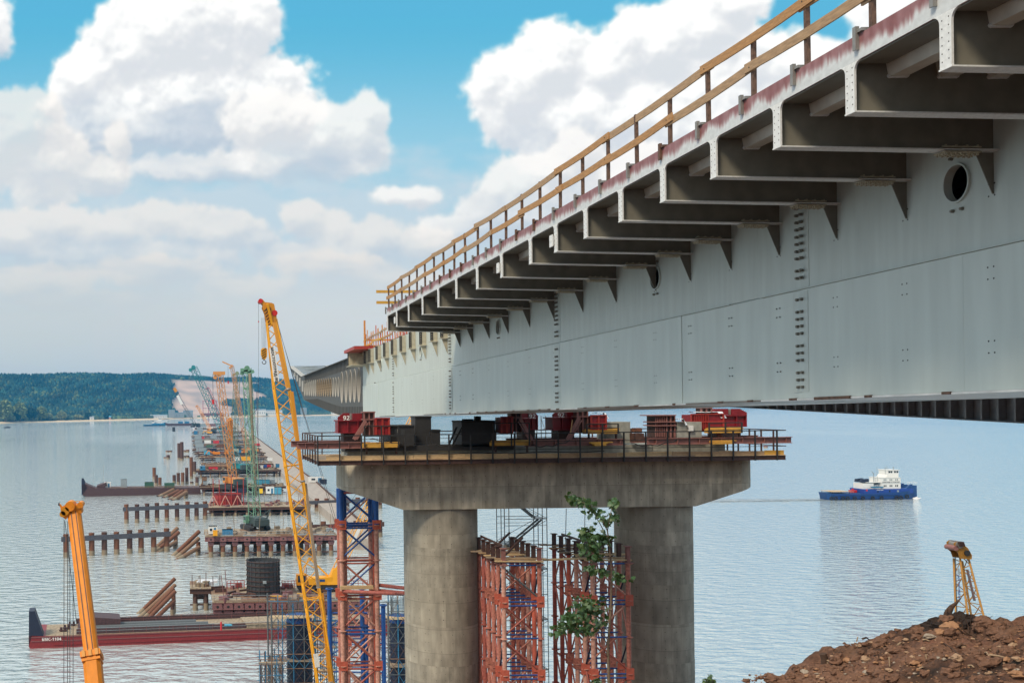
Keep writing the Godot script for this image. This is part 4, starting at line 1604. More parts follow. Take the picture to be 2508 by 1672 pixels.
	for q in ms:
		t = thing("dark_machine", q[6], "machine", P(q[0], q[3], q[4]))
		g = G.new()
		pb(g, q[0], q[1], q[2] + 4, q[3], q[4], q[5])
		part(t, "housing", g, M.near_black)
		g = G.new()
		pb(g, q[0] - 1, q[1] + 1, q[2], q[2] + 4, q[4] - 0.05, q[5] + 0.1)
		if q[0] > 1100:
			pb(g, 1165, 1178, 1019, 1031, q[4] + 0.6, 0.4)
			pb(g, 1140, 1160, 1026, 1031, q[4] + 0.5, 0.8)
		part(t, "top", g, M.black)
		if q[0] < 1000:
			for e in [[965, 976], [982, 991]]:
				g = G.new()
				pb(g, e[0], e[1], 1052, 1065, q[4] - 0.02, 0.03)
				part(t, "panel", g, M.dark_steel)
			g = G.new()
			pb(g, 973.5, 976.5, 1051, 1059, q[4] - 0.06, 0.03)
			part(t, "notice", g, M.white_paint)
	g = G.new()
	pb(g, 845, 1262, 1090, 1104, 61.6, 1.6)
	lone("dark_base_frame", g, M.near_black, "long low black steel frame carrying the machines under the girder", "base frame", "", "", P(845, 1104, 61.6))
	for k in 2:
		t = thing("leaning_ladder", "%s black ladder leaning on the large pump unit" % ["steeper" if k == 0 else "flatter"], "ladder", P(1100 + k * 8, 1092, 61.0))
		var a := P(1097 + 9 * k, 1092, 61.0 + k * 0.3)
		var b := P(1117 + 14 * k, 1046, 61.2 + k * 0.3)
		for e in [0.0, 0.4]:
			g = G.new()
			g.bar(a + Vector3(e * 0.4, 0, -e), b + Vector3(e * 0.4, 0, -e), 0.05, 0.05)
			part(t, "stile", g, M.black)
		for j in 8:
			g = G.new()
			var q := a.lerp(b, (j + 0.5) / 8.0)
			g.bar(q, q + Vector3(0.16, 0, -0.4), 0.03, 0.03)
			part(t, "rung", g, M.black)
	g = G.new()
	g.tube(P(1852 + 24, 1098, 59.9), P(1852 + 24, 1093.5, 59.9), 0.1, 0.12, 14)
	hoses()
	t = thing("paint_bucket", "small white bucket with a red lid at the right end of the platform", "bucket", P(1876, 1099, 59.9))
	part(t, "bucket", g, M.white_paint)
	g = G.new()
	g.tube(P(1876, 1093.5, 59.9), P(1876, 1091.5, 59.9), 0.13, 0.13, 14)
	part(t, "lid", g, M.crane_red)
	g = G.new()
	g.bar(P(1397, 1063, 61.2), P(1402, 1028, 61.6), 0.06, 0.03)
	lone("leaning_plank", g, M.wood_rail, "narrow reddish plank leaning on the third red jacking unit", "plank", "", "", P(1397, 1063, 61.2))

func hoses() -> void:
	for q in [[905, 1075, 955, 1078, 1000, 1094, "left red casing to the generator"], [1060, 1088, 1098, 1098, 1135, 1086, "small black machine to the pump unit"], [1212, 1080, 1262, 1098, 1300, 1076, "pump unit to the second jacking unit"], [1300, 1090, 1345, 1100, 1395, 1078, "second to the third jacking unit"], [1545, 1086, 1600, 1100, 1660, 1076, "rusty box to the right grey block"], [1000, 1108, 1180, 1113, 1480, 1104, "length of the front walkway"]]:
		var g := G.new()
		var pts := []
		for i in 13:
			var f := i / 12.0
			pts.append(P(q[0], q[1], 61.0).lerp(P(q[2], q[3], 60.6), f).lerp(P(q[2], q[3], 60.6).lerp(P(q[4], q[5], 61.0), f), f) + Vector3(0, 0.05 * sin(f * 19.0), 0))
		g.path(pts, 0.03, 0.03, 6)
		lone("hose", g, M.black, "black hose running from the %s" % q[6] if q[6] != "length of the front walkway" else "long black cable lying along the front walkway", "hose", "", "", P(q[0], q[1], 61.0))

func jack(label: String, x0: float, x1: float, y0: float, y1: float, d: float, numbered_: bool, side: int) -> void:
	var t := thing("jacking_unit", label, "jacking unit", P((x0 + x1) / 2, 1086, d), "jacking units on the pier")
	var yh := lerpf(y0, y1, 0.36)
	var g := G.new()
	pb(g, x0 + 2, x1 - 2, yh, y1, d + 0.15, 1.5)
	part(t, "body", g, M.deep_red)
	for e in [[x0, x1, yh - 1.5, yh + 1.5], [x0, x1, y1 - 1.8, y1 + 0.6]]:
		g = G.new()
		pb(g, e[0], e[1], e[2], e[3], d, 1.8)
		part(t, "flange", g, M.deep_red)
	for e in [x0 + 1.2, lerpf(x0, x1, 0.36), lerpf(x0, x1, 0.72), x1 - 1.2]:
		g = G.new()
		pb(g, e - 1.2, e + 1.2, yh, y1, d + 0.02, 0.2)
		part(t, "stiffener", g, M.deep_red)
	# sloping cheek with a gap for the jack beside it
	var xa := x0 if side > 0 else x1
	var s := float(side)
	g = G.new()
	var w := (x1 - x0)
	var a := P(xa, yh - 1.5, d)
	var q := d / F
	g.prism(PackedVector2Array([Vector2(0, 0), Vector2(w * 0.42 * q * s, 0), Vector2(w * 0.42 * q * s, (yh - y0) * q), Vector2(w * 0.20 * q * s, (yh - y0) * q), Vector2(0, (yh - y0) * 0.4 * q)]), a, Vector3.RIGHT, Vector3.UP, Vector3(0, 0, -0.12))
	part(t, "cheek", g, M.deep_red)
	g = G.new()
	var xb := xa + s * w * 0.52
	var xc := xa + s * w * 0.96
	pb(g, minf(xb, xc), maxf(xb, xc), y0 - 1, yh - 2, d + 0.1, 1.2)
	part(t, "saddle", g, M.deep_red)
	g = G.new()
	var jc := P(xa + s * w * 0.47, yh - 2, d + 0.5)
	g.tube(jc, jc + Vector3(0, (yh - y0) * q * 0.9, 0), 0.1, -1, 10)
	part(t, "jack_cylinder", g, M.galv)
	# brown column standing in front of it with a stair-like brace
	var bx := xa + s * w * 1.12
	g = G.new()
	pb(g, bx - 13, bx + 13, y0 - 4, y1 + 6, d - 0.7, 0.7)
	part(t, "column", g, M.brown_dark)
	for e in [bx - 12, bx, bx + 12]:
		g = G.new()
		pb(g, e - 1.6, e + 1.6, y0 - 3, y1 + 6, d - 0.8, 0.12)
		part(t, "column_rib", g, M.brown)
	for e in [y0 - 4, lerpf(y0, y1, 0.3)]:
		g = G.new()
		pb(g, bx - 15, bx + 15, e - 1.5, e + 1.5, d - 0.85, 0.9)
		part(t, "column_flange", g, M.brown)
	g = G.new()
	g.bar(P(bx - s * 9, yh, d - 0.9), P(bx - s * 38, 1076, d - 0.9), 0.12, 0.2)
	g.bar(P(bx - s * 4, yh + 6, d - 0.9), P(bx - s * 31, 1076, d - 0.9), 0.12, 0.08)
	part(t, "brace", g, M.brown)
	g = G.new()
	pb(g, lerpf(x0, x1, 0.2), lerpf(x0, x1, 0.8), y1 + 0.6, 1086, d + 0.3, 1.2)
	part(t, "pedestal", g, M.brown_dark)
	if numbered_:
		words("92", 0.28, M.letters_white, Transform3D(Basis(), P(xa + s * w * 0.30, lerpf(y0, yh, 0.62), d) + Vector3(0, 0, 0.02)), t, "painted_number")

# ---------------------------------------------------------------- scaffold towers below
func tower(label: String, xl: float, xr: float, ytop: float, d0: float, rows: int, gap: float, seg: float, r: float, bluetop: bool, foot: float, dense := true) -> Node3D:
	var a := P(xl, ytop, d0)
	var b := P(xr, ytop, d0)
	var top := a.y
	var t := thing("scaffold_tower", label, "scaffold tower", Vector3((a.x + b.x) / 2.0, foot, -d0 - gap * rows / 2.0), "red tube scaffold towers by the pier")
	var tones := [M.tower_red, M.tower_pink, M.tower_red, M.tower_bright, M.tower_red]
	for k in rows:
		var d := d0 + gap * k
		var legs := [a.x, b.x]
		for x in legs:
			var g := G.new()
			var y := top
			var n := 0
			var lm: Material = pick([M.tower_pink, M.tower_pink, M.tower_red]) if k == 0 else (pick(tones) if k < 4 else pick([M.tower_red, M.tower_dark]))
			var started := top
			while y > foot:
				var y1 := maxf(y - seg, foot)
				if bluetop and n == 0:
					var gb := G.new()
					gb.tube(Vector3(x, y1, -d), Vector3(x, y, -d), r * 1.05, -1, 12)
					gb.tube(Vector3(x, y1 + 0.03, -d), Vector3(x, y1 + 0.08, -d), r * 1.7, -1, 12)
					part(t, "blue_leg", gb, M.blue)
				else:
					g.tube(Vector3(x, y1, -d), Vector3(x, y, -d), r, -1, 12)
					g.tube(Vector3(x, y - 0.05, -d), Vector3(x, y - 0.005, -d), r * 1.75, -1, 12)
				y = y1
				n += 1
			part(t, "leg", g, lm)
			if not bluetop: # brown stub with a head plate
				g = G.new()
				g.ibeam(Vector3(x, top, -d), Vector3(x, top + 0.92, -d), 0.22, 0.2, 0.03, Vector3.FORWARD)
				g.box(Vector3(x, top + 0.94, -d), Vector3(0.34, 0.05, 0.34))
				g.box(Vector3(x, top + 0.03, -d), Vector3(0.46, 0.05, 0.46))
				part(t, "head_stub", g, M.brown_dark if k > 0 else M.brown)
		var y := top
		var n := 0
		while y > foot + seg * 0.5 and n < (6 if dense else 4):
			var y1 := y - seg
			var g := G.new()
			var flip := (n + k) % 2 == 0
			if k < 4 or flip:
				g.tube(Vector3(a.x if flip else b.x, y - 0.15, -d), Vector3(b.x if flip else a.x, y1 + 0.15, -d), r * 0.42, -1, 8)
				part(t, "diagonal", g, M.blue if bluetop and n < 2 else (M.grey_pipe if k == 0 and n == 0 and not bluetop and xl > 1200.0 and xl < 1300.0 else pick([M.tower_red, M.tower_pink, M.tower_dark])))
			if bluetop:
				g = G.new()
				g.tube(Vector3(b.x if flip else a.x, y - 0.15, -d), Vector3(a.x if flip else b.x, y1 + 0.15, -d), r * 0.36, -1, 8)
				part(t, "diagonal", g, M.blue if n == 1 or n == 2 else M.tower_pink)
			for e in ([] if k > 2 and n % 2 == 0 and not bluetop else ([0.1, -0.12] if (n % 2 == 1 and k == 0) or bluetop else [0.1])):
				g = G.new()
				g.tube(Vector3(a.x + r, y + e - 0.1, -d + 0.08), Vector3(b.x - r, y + e - 0.1, -d + 0.08), r * 0.36, -1, 8)
				part(t, "tie", g, M.blue if not bluetop or n in [1, 4, 6] else M.tower_dark)
			if k < 4 and n % 2 == 1:
				for x in legs:
					g = G.new()
					g.box(Vector3(x, y, -d + r + 0.02), Vector3(r * 3.4, 0.62, 0.03))
					g.box(Vector3(x + (r * 1.3 if x == b.x else -r * 1.3), y, -d), Vector3(r * 1.2, 0.6, 0.03))
					part(t, "gusset_plate", g, M.tower_bright if k < 2 else M.tower_red)
			if k < rows - 1: # braces between the rows
				for x in legs:
					g = G.new()
					var z0 := -d
					var z1 := -d - gap
					g.tube(Vector3(x, (y if flip else y1) - 0.1, z0), Vector3(x, (y1 if flip else y) + 0.1, z1), r * 0.4, -1, 6)
					part(t, "brace", g, M.navy if k == 0 and n % 2 == 0 else pick([M.tower_red, M.tower_dark, M.tower_dark]))
			y = y1
			n += 1
	return t

func scaffolds() -> void:
	var foot := H - 40.0
	var t := tower("twin-leg scaffold tower with blue top section left of the pier columns", 835, 920, 1199, 68.5, 2, 1.1, 2.36, 0.165, true, foot)
	var g := G.new()
	# the second leg of each pair
	for x in [P(846, 1199, 68.3).x, P(909, 1199, 68.3).x]:
		g = G.new()
		g.tube(Vector3(x, H - 7.8, -68.9), Vector3(x, H - 3.7, -68.9), 0.14, -1, 12)
		part(t, "blue_leg", g, M.blue)
		g = G.new()
		g.tube(Vector3(x, foot, -68.9), Vector3(x, H - 7.8, -68.9), 0.14, -1, 12)
		part(t, "leg", g, M.tower_pink)
	for x in [P(835, 1199, 68.5).x, P(920, 1199, 68.5).x]:
		g = G.new()
		g.tube(Vector3(x, H - 5.5, -68.5), Vector3(x, H - 3.6, -68.5), 0.175, -1, 12)
		part(t, "blue_leg", g, M.blue)
	# struts tying it to the left column
	for q in [[840, 1448, 987, 1454, 68.2, 65.0], [925, 1432, 992, 1440, 69.4, 64.0], [925, 1446, 992, 1452, 69.6, 63.5]]:
		g = G.new()
		g.tube(P(q[0], q[1], q[4]), P(q[2], q[3], q[5]), 0.13, 0.12, 10)
		part(t, "strut", g, M.tower_dark)
	g = G.new()
	g.box(P(873, 1438, 68.1), Vector3(2.2, 0.22, 0.25))
	part(t, "plank", g, M.plank_pale)
	for q in [[1233, 1321, 1384, 57.5, "left scaffold tower of red tubes between the two columns"], [1451, 1538, 1380, 57.3, "right scaffold tower of red tubes in front of the right column"]]:
		t = tower(q[4], q[0], q[1], q[2], q[3], 6, 0.97 if q[0] < 1400 else 1.2, 2.06, 0.128, false, foot)
		var a := P(q[0] - 14, q[2] - 2, q[3] - 0.2)
		var b := P(q[1] + 18, q[2] - 4, q[3] - 0.2)
		for k in 9:
			g = G.new()
			var z := -0.2 - k * 0.8
			g.bar(a + Vector3(rng.randf_range(-0.4, 0.2), 0.12 + rng.randf_range(-0.03, 0.05), z), b + Vector3(rng.randf_range(-0.2, 0.4), 0.12 + rng.randf_range(-0.03, 0.05), z + rng.randf_range(-0.2, 0.2)), 0.3, 0.06)
			part(t, "plank", g, pick([M.wood_old, M.plank_pale, M.wood_rail_pale]))
		for k in 2:
			g = G.new()
			var z := -58.2 - k * 2.4
			g.bar(Vector3(a.x + 0.6, a.y + 0.3, z), Vector3(b.x - 0.4, a.y + 1.1, z - 2.0), 0.1, 0.1)
			part(t, "raker", g, M.brown_dark)
		g = G.new()
		g.bar(Vector3(a.x + 0.4, a.y + 1.0, -57.8), Vector3(a.x + 0.4, a.y + 1.0, -62.0), 0.06, 0.12)
		part(t, "side_board", g, M.brown_dark)
	# planks spanning between the two
	g = G.new()
	g.bar(P(1330, 1371, 58.0), P(1452, 1366, 58.0), 0.4, 0.06)
	lone("gangway_plank", g, M.plank_pale, "long pale plank bridging the gap between the two middle scaffold towers", "plank", "", "", P(1330, 1371, 58.0))
	# grey stair tower behind
	t = thing("stair_tower", "thin grey scaffold stair tower standing behind the pier cap", "stair tower", Vector3(P(1287, 1250, 80).x, 0, -80))
	var xa := P(1235, 1250, 79).x
	var xb := P(1339, 1250, 79).x
	for x in [xa, xa + 0.35, xb - 0.35, xb]:
		for d in [79.0, 81.0]:
			g = G.new()
			g.tube(Vector3(x, 1.0, -d), Vector3(x, H - (0.9 if x > xb - 0.5 else 6.5), -d), 0.035, -1, 6)
			part(t, "standard", g, M.grey_pipe)
	for n in 18:
		var y := H - 6.9 - n * 1.95
		for d in [79.0, 81.0]:
			g = G.new()
			g.tube(Vector3(xa, y, -d), Vector3(xb, y, -d), 0.028, -1, 6)
			part(t, "ledger", g, M.grey_pipe)
			if n < 12:
				g = G.new()
				g.tube(Vector3(xa, y - 0.5, -d), Vector3(xb, y - 0.5, -d), 0.02, -1, 6)
				part(t, "ledger", g, M.grey_pipe)
				g = G.new()
				g.tube(Vector3(xa if n % 2 == 0 else xb, y - 0.1, -d), Vector3(xb if n % 2 == 0 else xa, y - 1.9, -d), 0.022, -1, 6)
				part(t, "diagonal", g, M.grey_pipe)
		if n < 14:
			var sx := xa + 0.3 if n % 2 == 0 else xb - 0.3
			var ex := xb - 0.8 if n % 2 == 0 else xa + 0.8
			for d in [79.3, 80.0]:
				g = G.new()
				g.bar(Vector3(sx, y - 0.1, -d), Vector3(ex, y - 1.9, -d), 0.05, 0.14)
				part(t, "stair_stringer", g, M.grey_pipe)
			g = G.new()
			g.box(Vector3((xb - 0.4) if n % 2 == 0 else (xa + 0.4), y - 1.95, -79.7), Vector3(0.8, 0.06, 1.2))
			part(t, "landing", g, M.galv)
	for k in 4:
		g = G.new()
		g.tube(Vector3(lerpf(xb - 0.35, xb, k % 2), H - 6.0 + k * 1.3, -79), Vector3(lerpf(xb, xb - 0.35, k % 2), H - 5.0 + k * 1.3, -79), 0.02, -1, 5)
		part(t, "lacing", g, M.grey_pipe)
	# hanging ropes
	for q in [[1387, 1245, 1383, 1420, 70.0, "left"], [1433, 1243, 1431, 1390, 70.0, "right"]]:
		g = G.new()
		g.tube(P(q[0], q[1], q[4]), P(q[2], q[3], q[4]), 0.025, -1, 5)
		lone("hanging_rope", g, M.rope, "%s thin rope hanging from the cap between the columns" % q[5], "rope", "", "", P(q[2], q[3], q[4]))
	# farther tower behind the left one, with blue posts
	t = tower("distant scaffold tower of red tubes with thick blue posts behind the left tower", 852, 905, 1500, 100.0, 3, 1.6, 2.9, 0.17, false, foot)
	for q in [[806, 1440, 1.0], [886, 1440, 1.0], [938, 1480, 1.0], [897, 1530, 1.0]]:
		g = G.new()
		var p := P(q[0], q[1], 100.5)
		g.tube(Vector3(p.x, foot, p.z), p, 0.22, -1, 12)
		g.tube(p + Vector3(0, -0.1, 0), p, 0.4, -1, 12)
		part(t, "blue_post", g, M.blue)
	for k in 6:
		g = G.new()
		var y := 1500.0 + k * 36.0
		g.tube(P(806, y, 100.6), P(942, y + 3, 100.6), 0.08, -1, 6)
		part(t, "tie", g, M.tower_red if k % 2 else M.blue)
		g = G.new()
		g.tube(P(806 if k % 2 else 852, y, 100.6), P(852 if k % 2 else 806, y + 36, 100.6), 0.07, -1, 6)
		part(t, "diagonal", g, M.tower_bright if k % 2 else M.blue)
		g = G.new()
		g.tube(P(905 if k % 2 else 938, y, 100.6), P(938 if k % 2 else 905, y + 36, 100.6), 0.07, -1, 6)
		part(t, "diagonal", g, M.tower_bright)
	# new pier stems in blue formwork, reinforcement sprouting on top, scaffolded all round
	formwork("left pier stem in dark blue formwork inside a weathered scaffold", 732, 62, 1505, 140.0, 664, 770)
	low_scaffold("low weathered scaffold at the bottom edge left of the blue pier stem", 640, 690, 1618, 134.0, 5)
	low_scaffold("weathered scaffold between the yellow boom and the twin-leg tower", 776, 822, 1520, 136.0, 4)
	formwork("right pier stem in dark blue formwork seen beside the left column", 975, 42, 1505, 128.0, 950, 998)

func low_scaffold(label: String, xl: float, xr: float, yt: float, d: float, n: int) -> void:
	var a := P(xl, yt, d)
	var b := P(xr, yt, d)
	var s := thing("formwork_scaffold", label, "scaffold", Vector3((a.x + b.x) / 2.0, 0, -d), "scaffolds around the pier stems")
	for row in 3:
		var z := -d - row * 1.8
		for i in n:
			var g := G.new()
			var x := lerpf(a.x, b.x, i / (n - 1.0))
			g.tube(Vector3(x, 0.5, z), Vector3(x, a.y + rng.randf_range(-0.3, 0.9), z), 0.07, -1, 6)
			part(s, "standard", g, pick([M.grey_pipe, M.rust_tan, M.brown_dark, M.cyan_paint]))
		for k in 7:
			var y := a.y - 0.3 - k * 1.6
			var g := G.new()
			g.tube(Vector3(a.x - 0.4, y, z), Vector3(b.x + 0.4, y, z), 0.055, -1, 6)
			part(s, "ledger", g, pick([M.grey_pipe, M.cyan_paint, M.rust_tan]))
			if row < 2:
				for i in n - 1:
					g = G.new()
					var x0 := lerpf(a.x, b.x, i / (n - 1.0))
					var x1 := lerpf(a.x, b.x, (i + 1) / (n - 1.0))
					g.tube(Vector3(x0, y if (i + k) % 2 else y - 1.6, z), Vector3(x1, y - 1.6 if (i + k) % 2 else y, z), 0.035, -1, 5)
					part(s, "cross_brace", g, pick([M.grey_pipe, M.cyan_paint, M.brown_dark]))
	for k in 3:
		for j in 3:
			var g := G.new()
			g.bar(Vector3(a.x - 0.3, a.y - 0.5 - k * 3.2, -d - 0.3 - j * 0.5), Vector3(b.x + 0.3, a.y - 0.5 - k * 3.2, -d - 0.3 - j * 0.5), 0.42, 0.07)
			part(s, "plank", g, pick([M.plank_pale, M.wood_old]))

func formwork(label: String, xc: float, wd: float, ytop: float, d: float, xl: float, xr: float) -> void:
	var c := P(xc, ytop, d)
	var r := wd / 2.0 * d / F
	var t := thing("formwork_pier", label, "pier formwork", Vector3(c.x, 0, c.z), "pier stems under construction")
	var y := c.y
	var k := 0
	while y > 0.5:
		var g := G.new()
		g.tube(Vector3(c.x, y - 0.46, c.z), Vector3(c.x, y, c.z), r, -1, 20, k == 0)
		g.tube(Vector3(c.x, y - 0.10, c.z), Vector3(c.x, y - 0.02, c.z), r + 0.07, -1, 20)
		part(t, "form_ring", g, M.navy if k > 1 else M.blue)
		y -= 0.47
		k += 1
	var g := G.new()
	for i in 44:
		var w := TAU * i / 44.0
		var e := Vector3(cos(w), 0, sin(w)) * (r * 0.86)
		g.tube(c + e + Vector3(0, -0.3, 0), c + e * rng.randf_range(0.95, 1.05) + Vector3(0, rng.randf_range(1.8, 2.6), 0), 0.022, -1, 4, false)
	part(t, "reinforcement_bars", g, M.grey_pipe, "", "stuff")
	# scaffold
	var s := thing("formwork_scaffold", "weathered tube scaffold with planks around the %s" % label.split(" in ")[0], "scaffold", Vector3(c.x, 0, c.z + 2.0), "scaffolds around the pier stems")
	var a := P(xl, ytop - 20, d - 2.5)
	var b := P(xr, ytop - 20, d - 2.5)
	var cols := 5 if xr - xl > 60 else 3
	for row in 2:
		var z := a.z - row * (5.0 + r)
		for i in cols:
			g = G.new()
			var x := lerpf(a.x, b.x, i / (cols - 1.0))
			g.tube(Vector3(x, 0.5, z), Vector3(x, a.y + rng.randf_range(0, 0.7), z), 0.075 if i > 0 else 0.13, -1, 6)
			part(s, "standard", g, pick([M.grey_pipe, M.grey_pipe, M.cyan_paint, M.rust_tan]))
		for n in 8:
			var yy := a.y - 0.6 - n * 1.95
			g = G.new()
			g.tube(Vector3(a.x, yy, z), Vector3(b.x, yy, z), 0.055, -1, 6)
			part(s, "ledger", g, pick([M.grey_pipe, M.cyan_paint, M.rust_tan]))
			for i in cols - 1:
				g = G.new()
				var x0 := lerpf(a.x, b.x, i / (cols - 1.0))
				var x1 := lerpf(a.x, b.x, (i + 1) / (cols - 1.0))
				g.tube(Vector3(x0, yy, z), Vector3(x1, yy - 1.95, z), 0.035, -1, 5)
				g.tube(Vector3(x1, yy, z + 0.08), Vector3(x0, yy - 1.95, z + 0.08), 0.035, -1, 5)
				part(s, "cross_brace", g, pick([M.grey_pipe, M.cyan_paint, M.rust_tan, M.brown_dark]))
	for n in [0, 3, 6]:
		for e in 4:
			g = G.new()
			var yy = a.y - 1.6 - n * 1.95
			g.bar(Vector3(a.x, yy, a.z - 0.2 - e * 0.5), Vector3(b.x, yy + rng.randf_range(-0.05, 0.05), a.z - 0.2 - e * 0.5), 0.42, 0.07)
			part(s, "plank", g, M.plank_pale if n == 0 else M.wood_old)

# ---------------------------------------------------------------- cranes
func boom(t: Node, a: Vector3, b: Vector3, w0: float, w1: float, bays: int, turn: float, cr: float, lr: float, m: Material, m2: Material, split: bool) -> Basis:
	var g := G.new()
	var f := g.frame(a, b, Vector3.UP)
	f = Basis(f.x * cos(turn) + f.y * sin(turn), f.y * cos(turn) - f.x * sin(turn), f.z)
	var at := func(k: int, s: float) -> Vector3:
		var c: Vector2 = [Vector2(-1, -1), Vector2(1, -1), Vector2(1, 1), Vector2(-1, 1)][k % 4]
		var w := lerpf(w0, w1, s) / 2.0
		return a.lerp(b, s) + f.x * c.x * w + f.y * c.y * w
	for k in 4:
		g = G.new()
		g.tube(at.call(k, 0.0), at.call(k, 1.0), cr, -1, 8)
		part(t, "chord", g, m)
	g = G.new()
	for i in bays:
		var s0 := float(i) / bays
		var s1 := float(i + 1) / bays
		for k in 4:
			var p: Vector3 = at.call(k if i % 2 == 0 else k + 1, s0)
			var q: Vector3 = at.call(k + 1 if i % 2 == 0 else k, s1)
			g.tube(p, q, lr, -1, 5, false)
			if split:
				part(t, "lacing", g, m2)
				g = G.new()
	if not split:
		part(t, "lacing", g, m2, "", "stuff")
	return f

func crawler(t: Node, at: Vector3, turn: float, s: float, body: Material, tracks := true) -> void:
	var b := Basis(Vector3.UP, turn)
	var g := G.new()
	if tracks:
		for e in [-1, 1]:
			g = G.new()
			var poly := PackedVector2Array()
			for i in 7:
				var w := PI / 2 + PI * i / 6.0
				poly.append(Vector2(-3.0 + 0.6 * cos(w), 0.62 + 0.6 * sin(w)) * s)
			for i in 7:
				var w := -PI / 2 + PI * i / 6.0
				poly.append(Vector2(3.0 + 0.6 * cos(w), 0.62 + 0.6 * sin(w)) * s)
			g.prism(poly, at + b * Vector3(e * 2.3 - 0.5, 0, 0) * s, b * Vector3.FORWARD, Vector3.UP, b * Vector3(1.0, 0, 0) * s)
			part(t, "track", g, M.near_black)
	g = G.new()
	g.box(at + b * Vector3(0, 1.2, 0) * s, Vector3(3.6, 0.6, 3.6) * s, b)
	part(t, "chassis", g, M.near_black)
	g = G.new()
	g.box(at + b * Vector3(0.3, 2.4, 1.2) * s, Vector3(3.0, 1.7, 5.6) * s, b)
	part(t, "machine_house", g, M.crane_dark if body == M.crane_green else body)
	g = G.new()
	g.box(at + b * Vector3(0, 2.2, 4.6) * s, Vector3(4.0, 1.6, 1.2) * s, b)
	part(t, "counterweight", g, M.crane_dark)
	g = G.new()
	g.box(at + b * Vector3(-1.6, 2.5, -1.9) * s, Vector3(1.1, 1.9, 1.9) * s, b)
	var c := part(t, "cab", g, body)
	g = G.new()
	g.box(at + b * Vector3(-1.6, 2.8, -2.86) * s, Vector3(0.9, 1.0, 0.06) * s, b)
	g.box(at + b * Vector3(-2.16, 2.8, -1.9) * s, Vector3(0.06, 0.9, 1.4) * s, b)
	part(c, "window", g, M.pane)

func rope(t: Node, a: Vector3, b: Vector3, r := 0.02, called := "rope") -> void:
	var g := G.new()
	g.tube(a, b, r, -1, 5, false)
	part(t, called, g, M.rope)

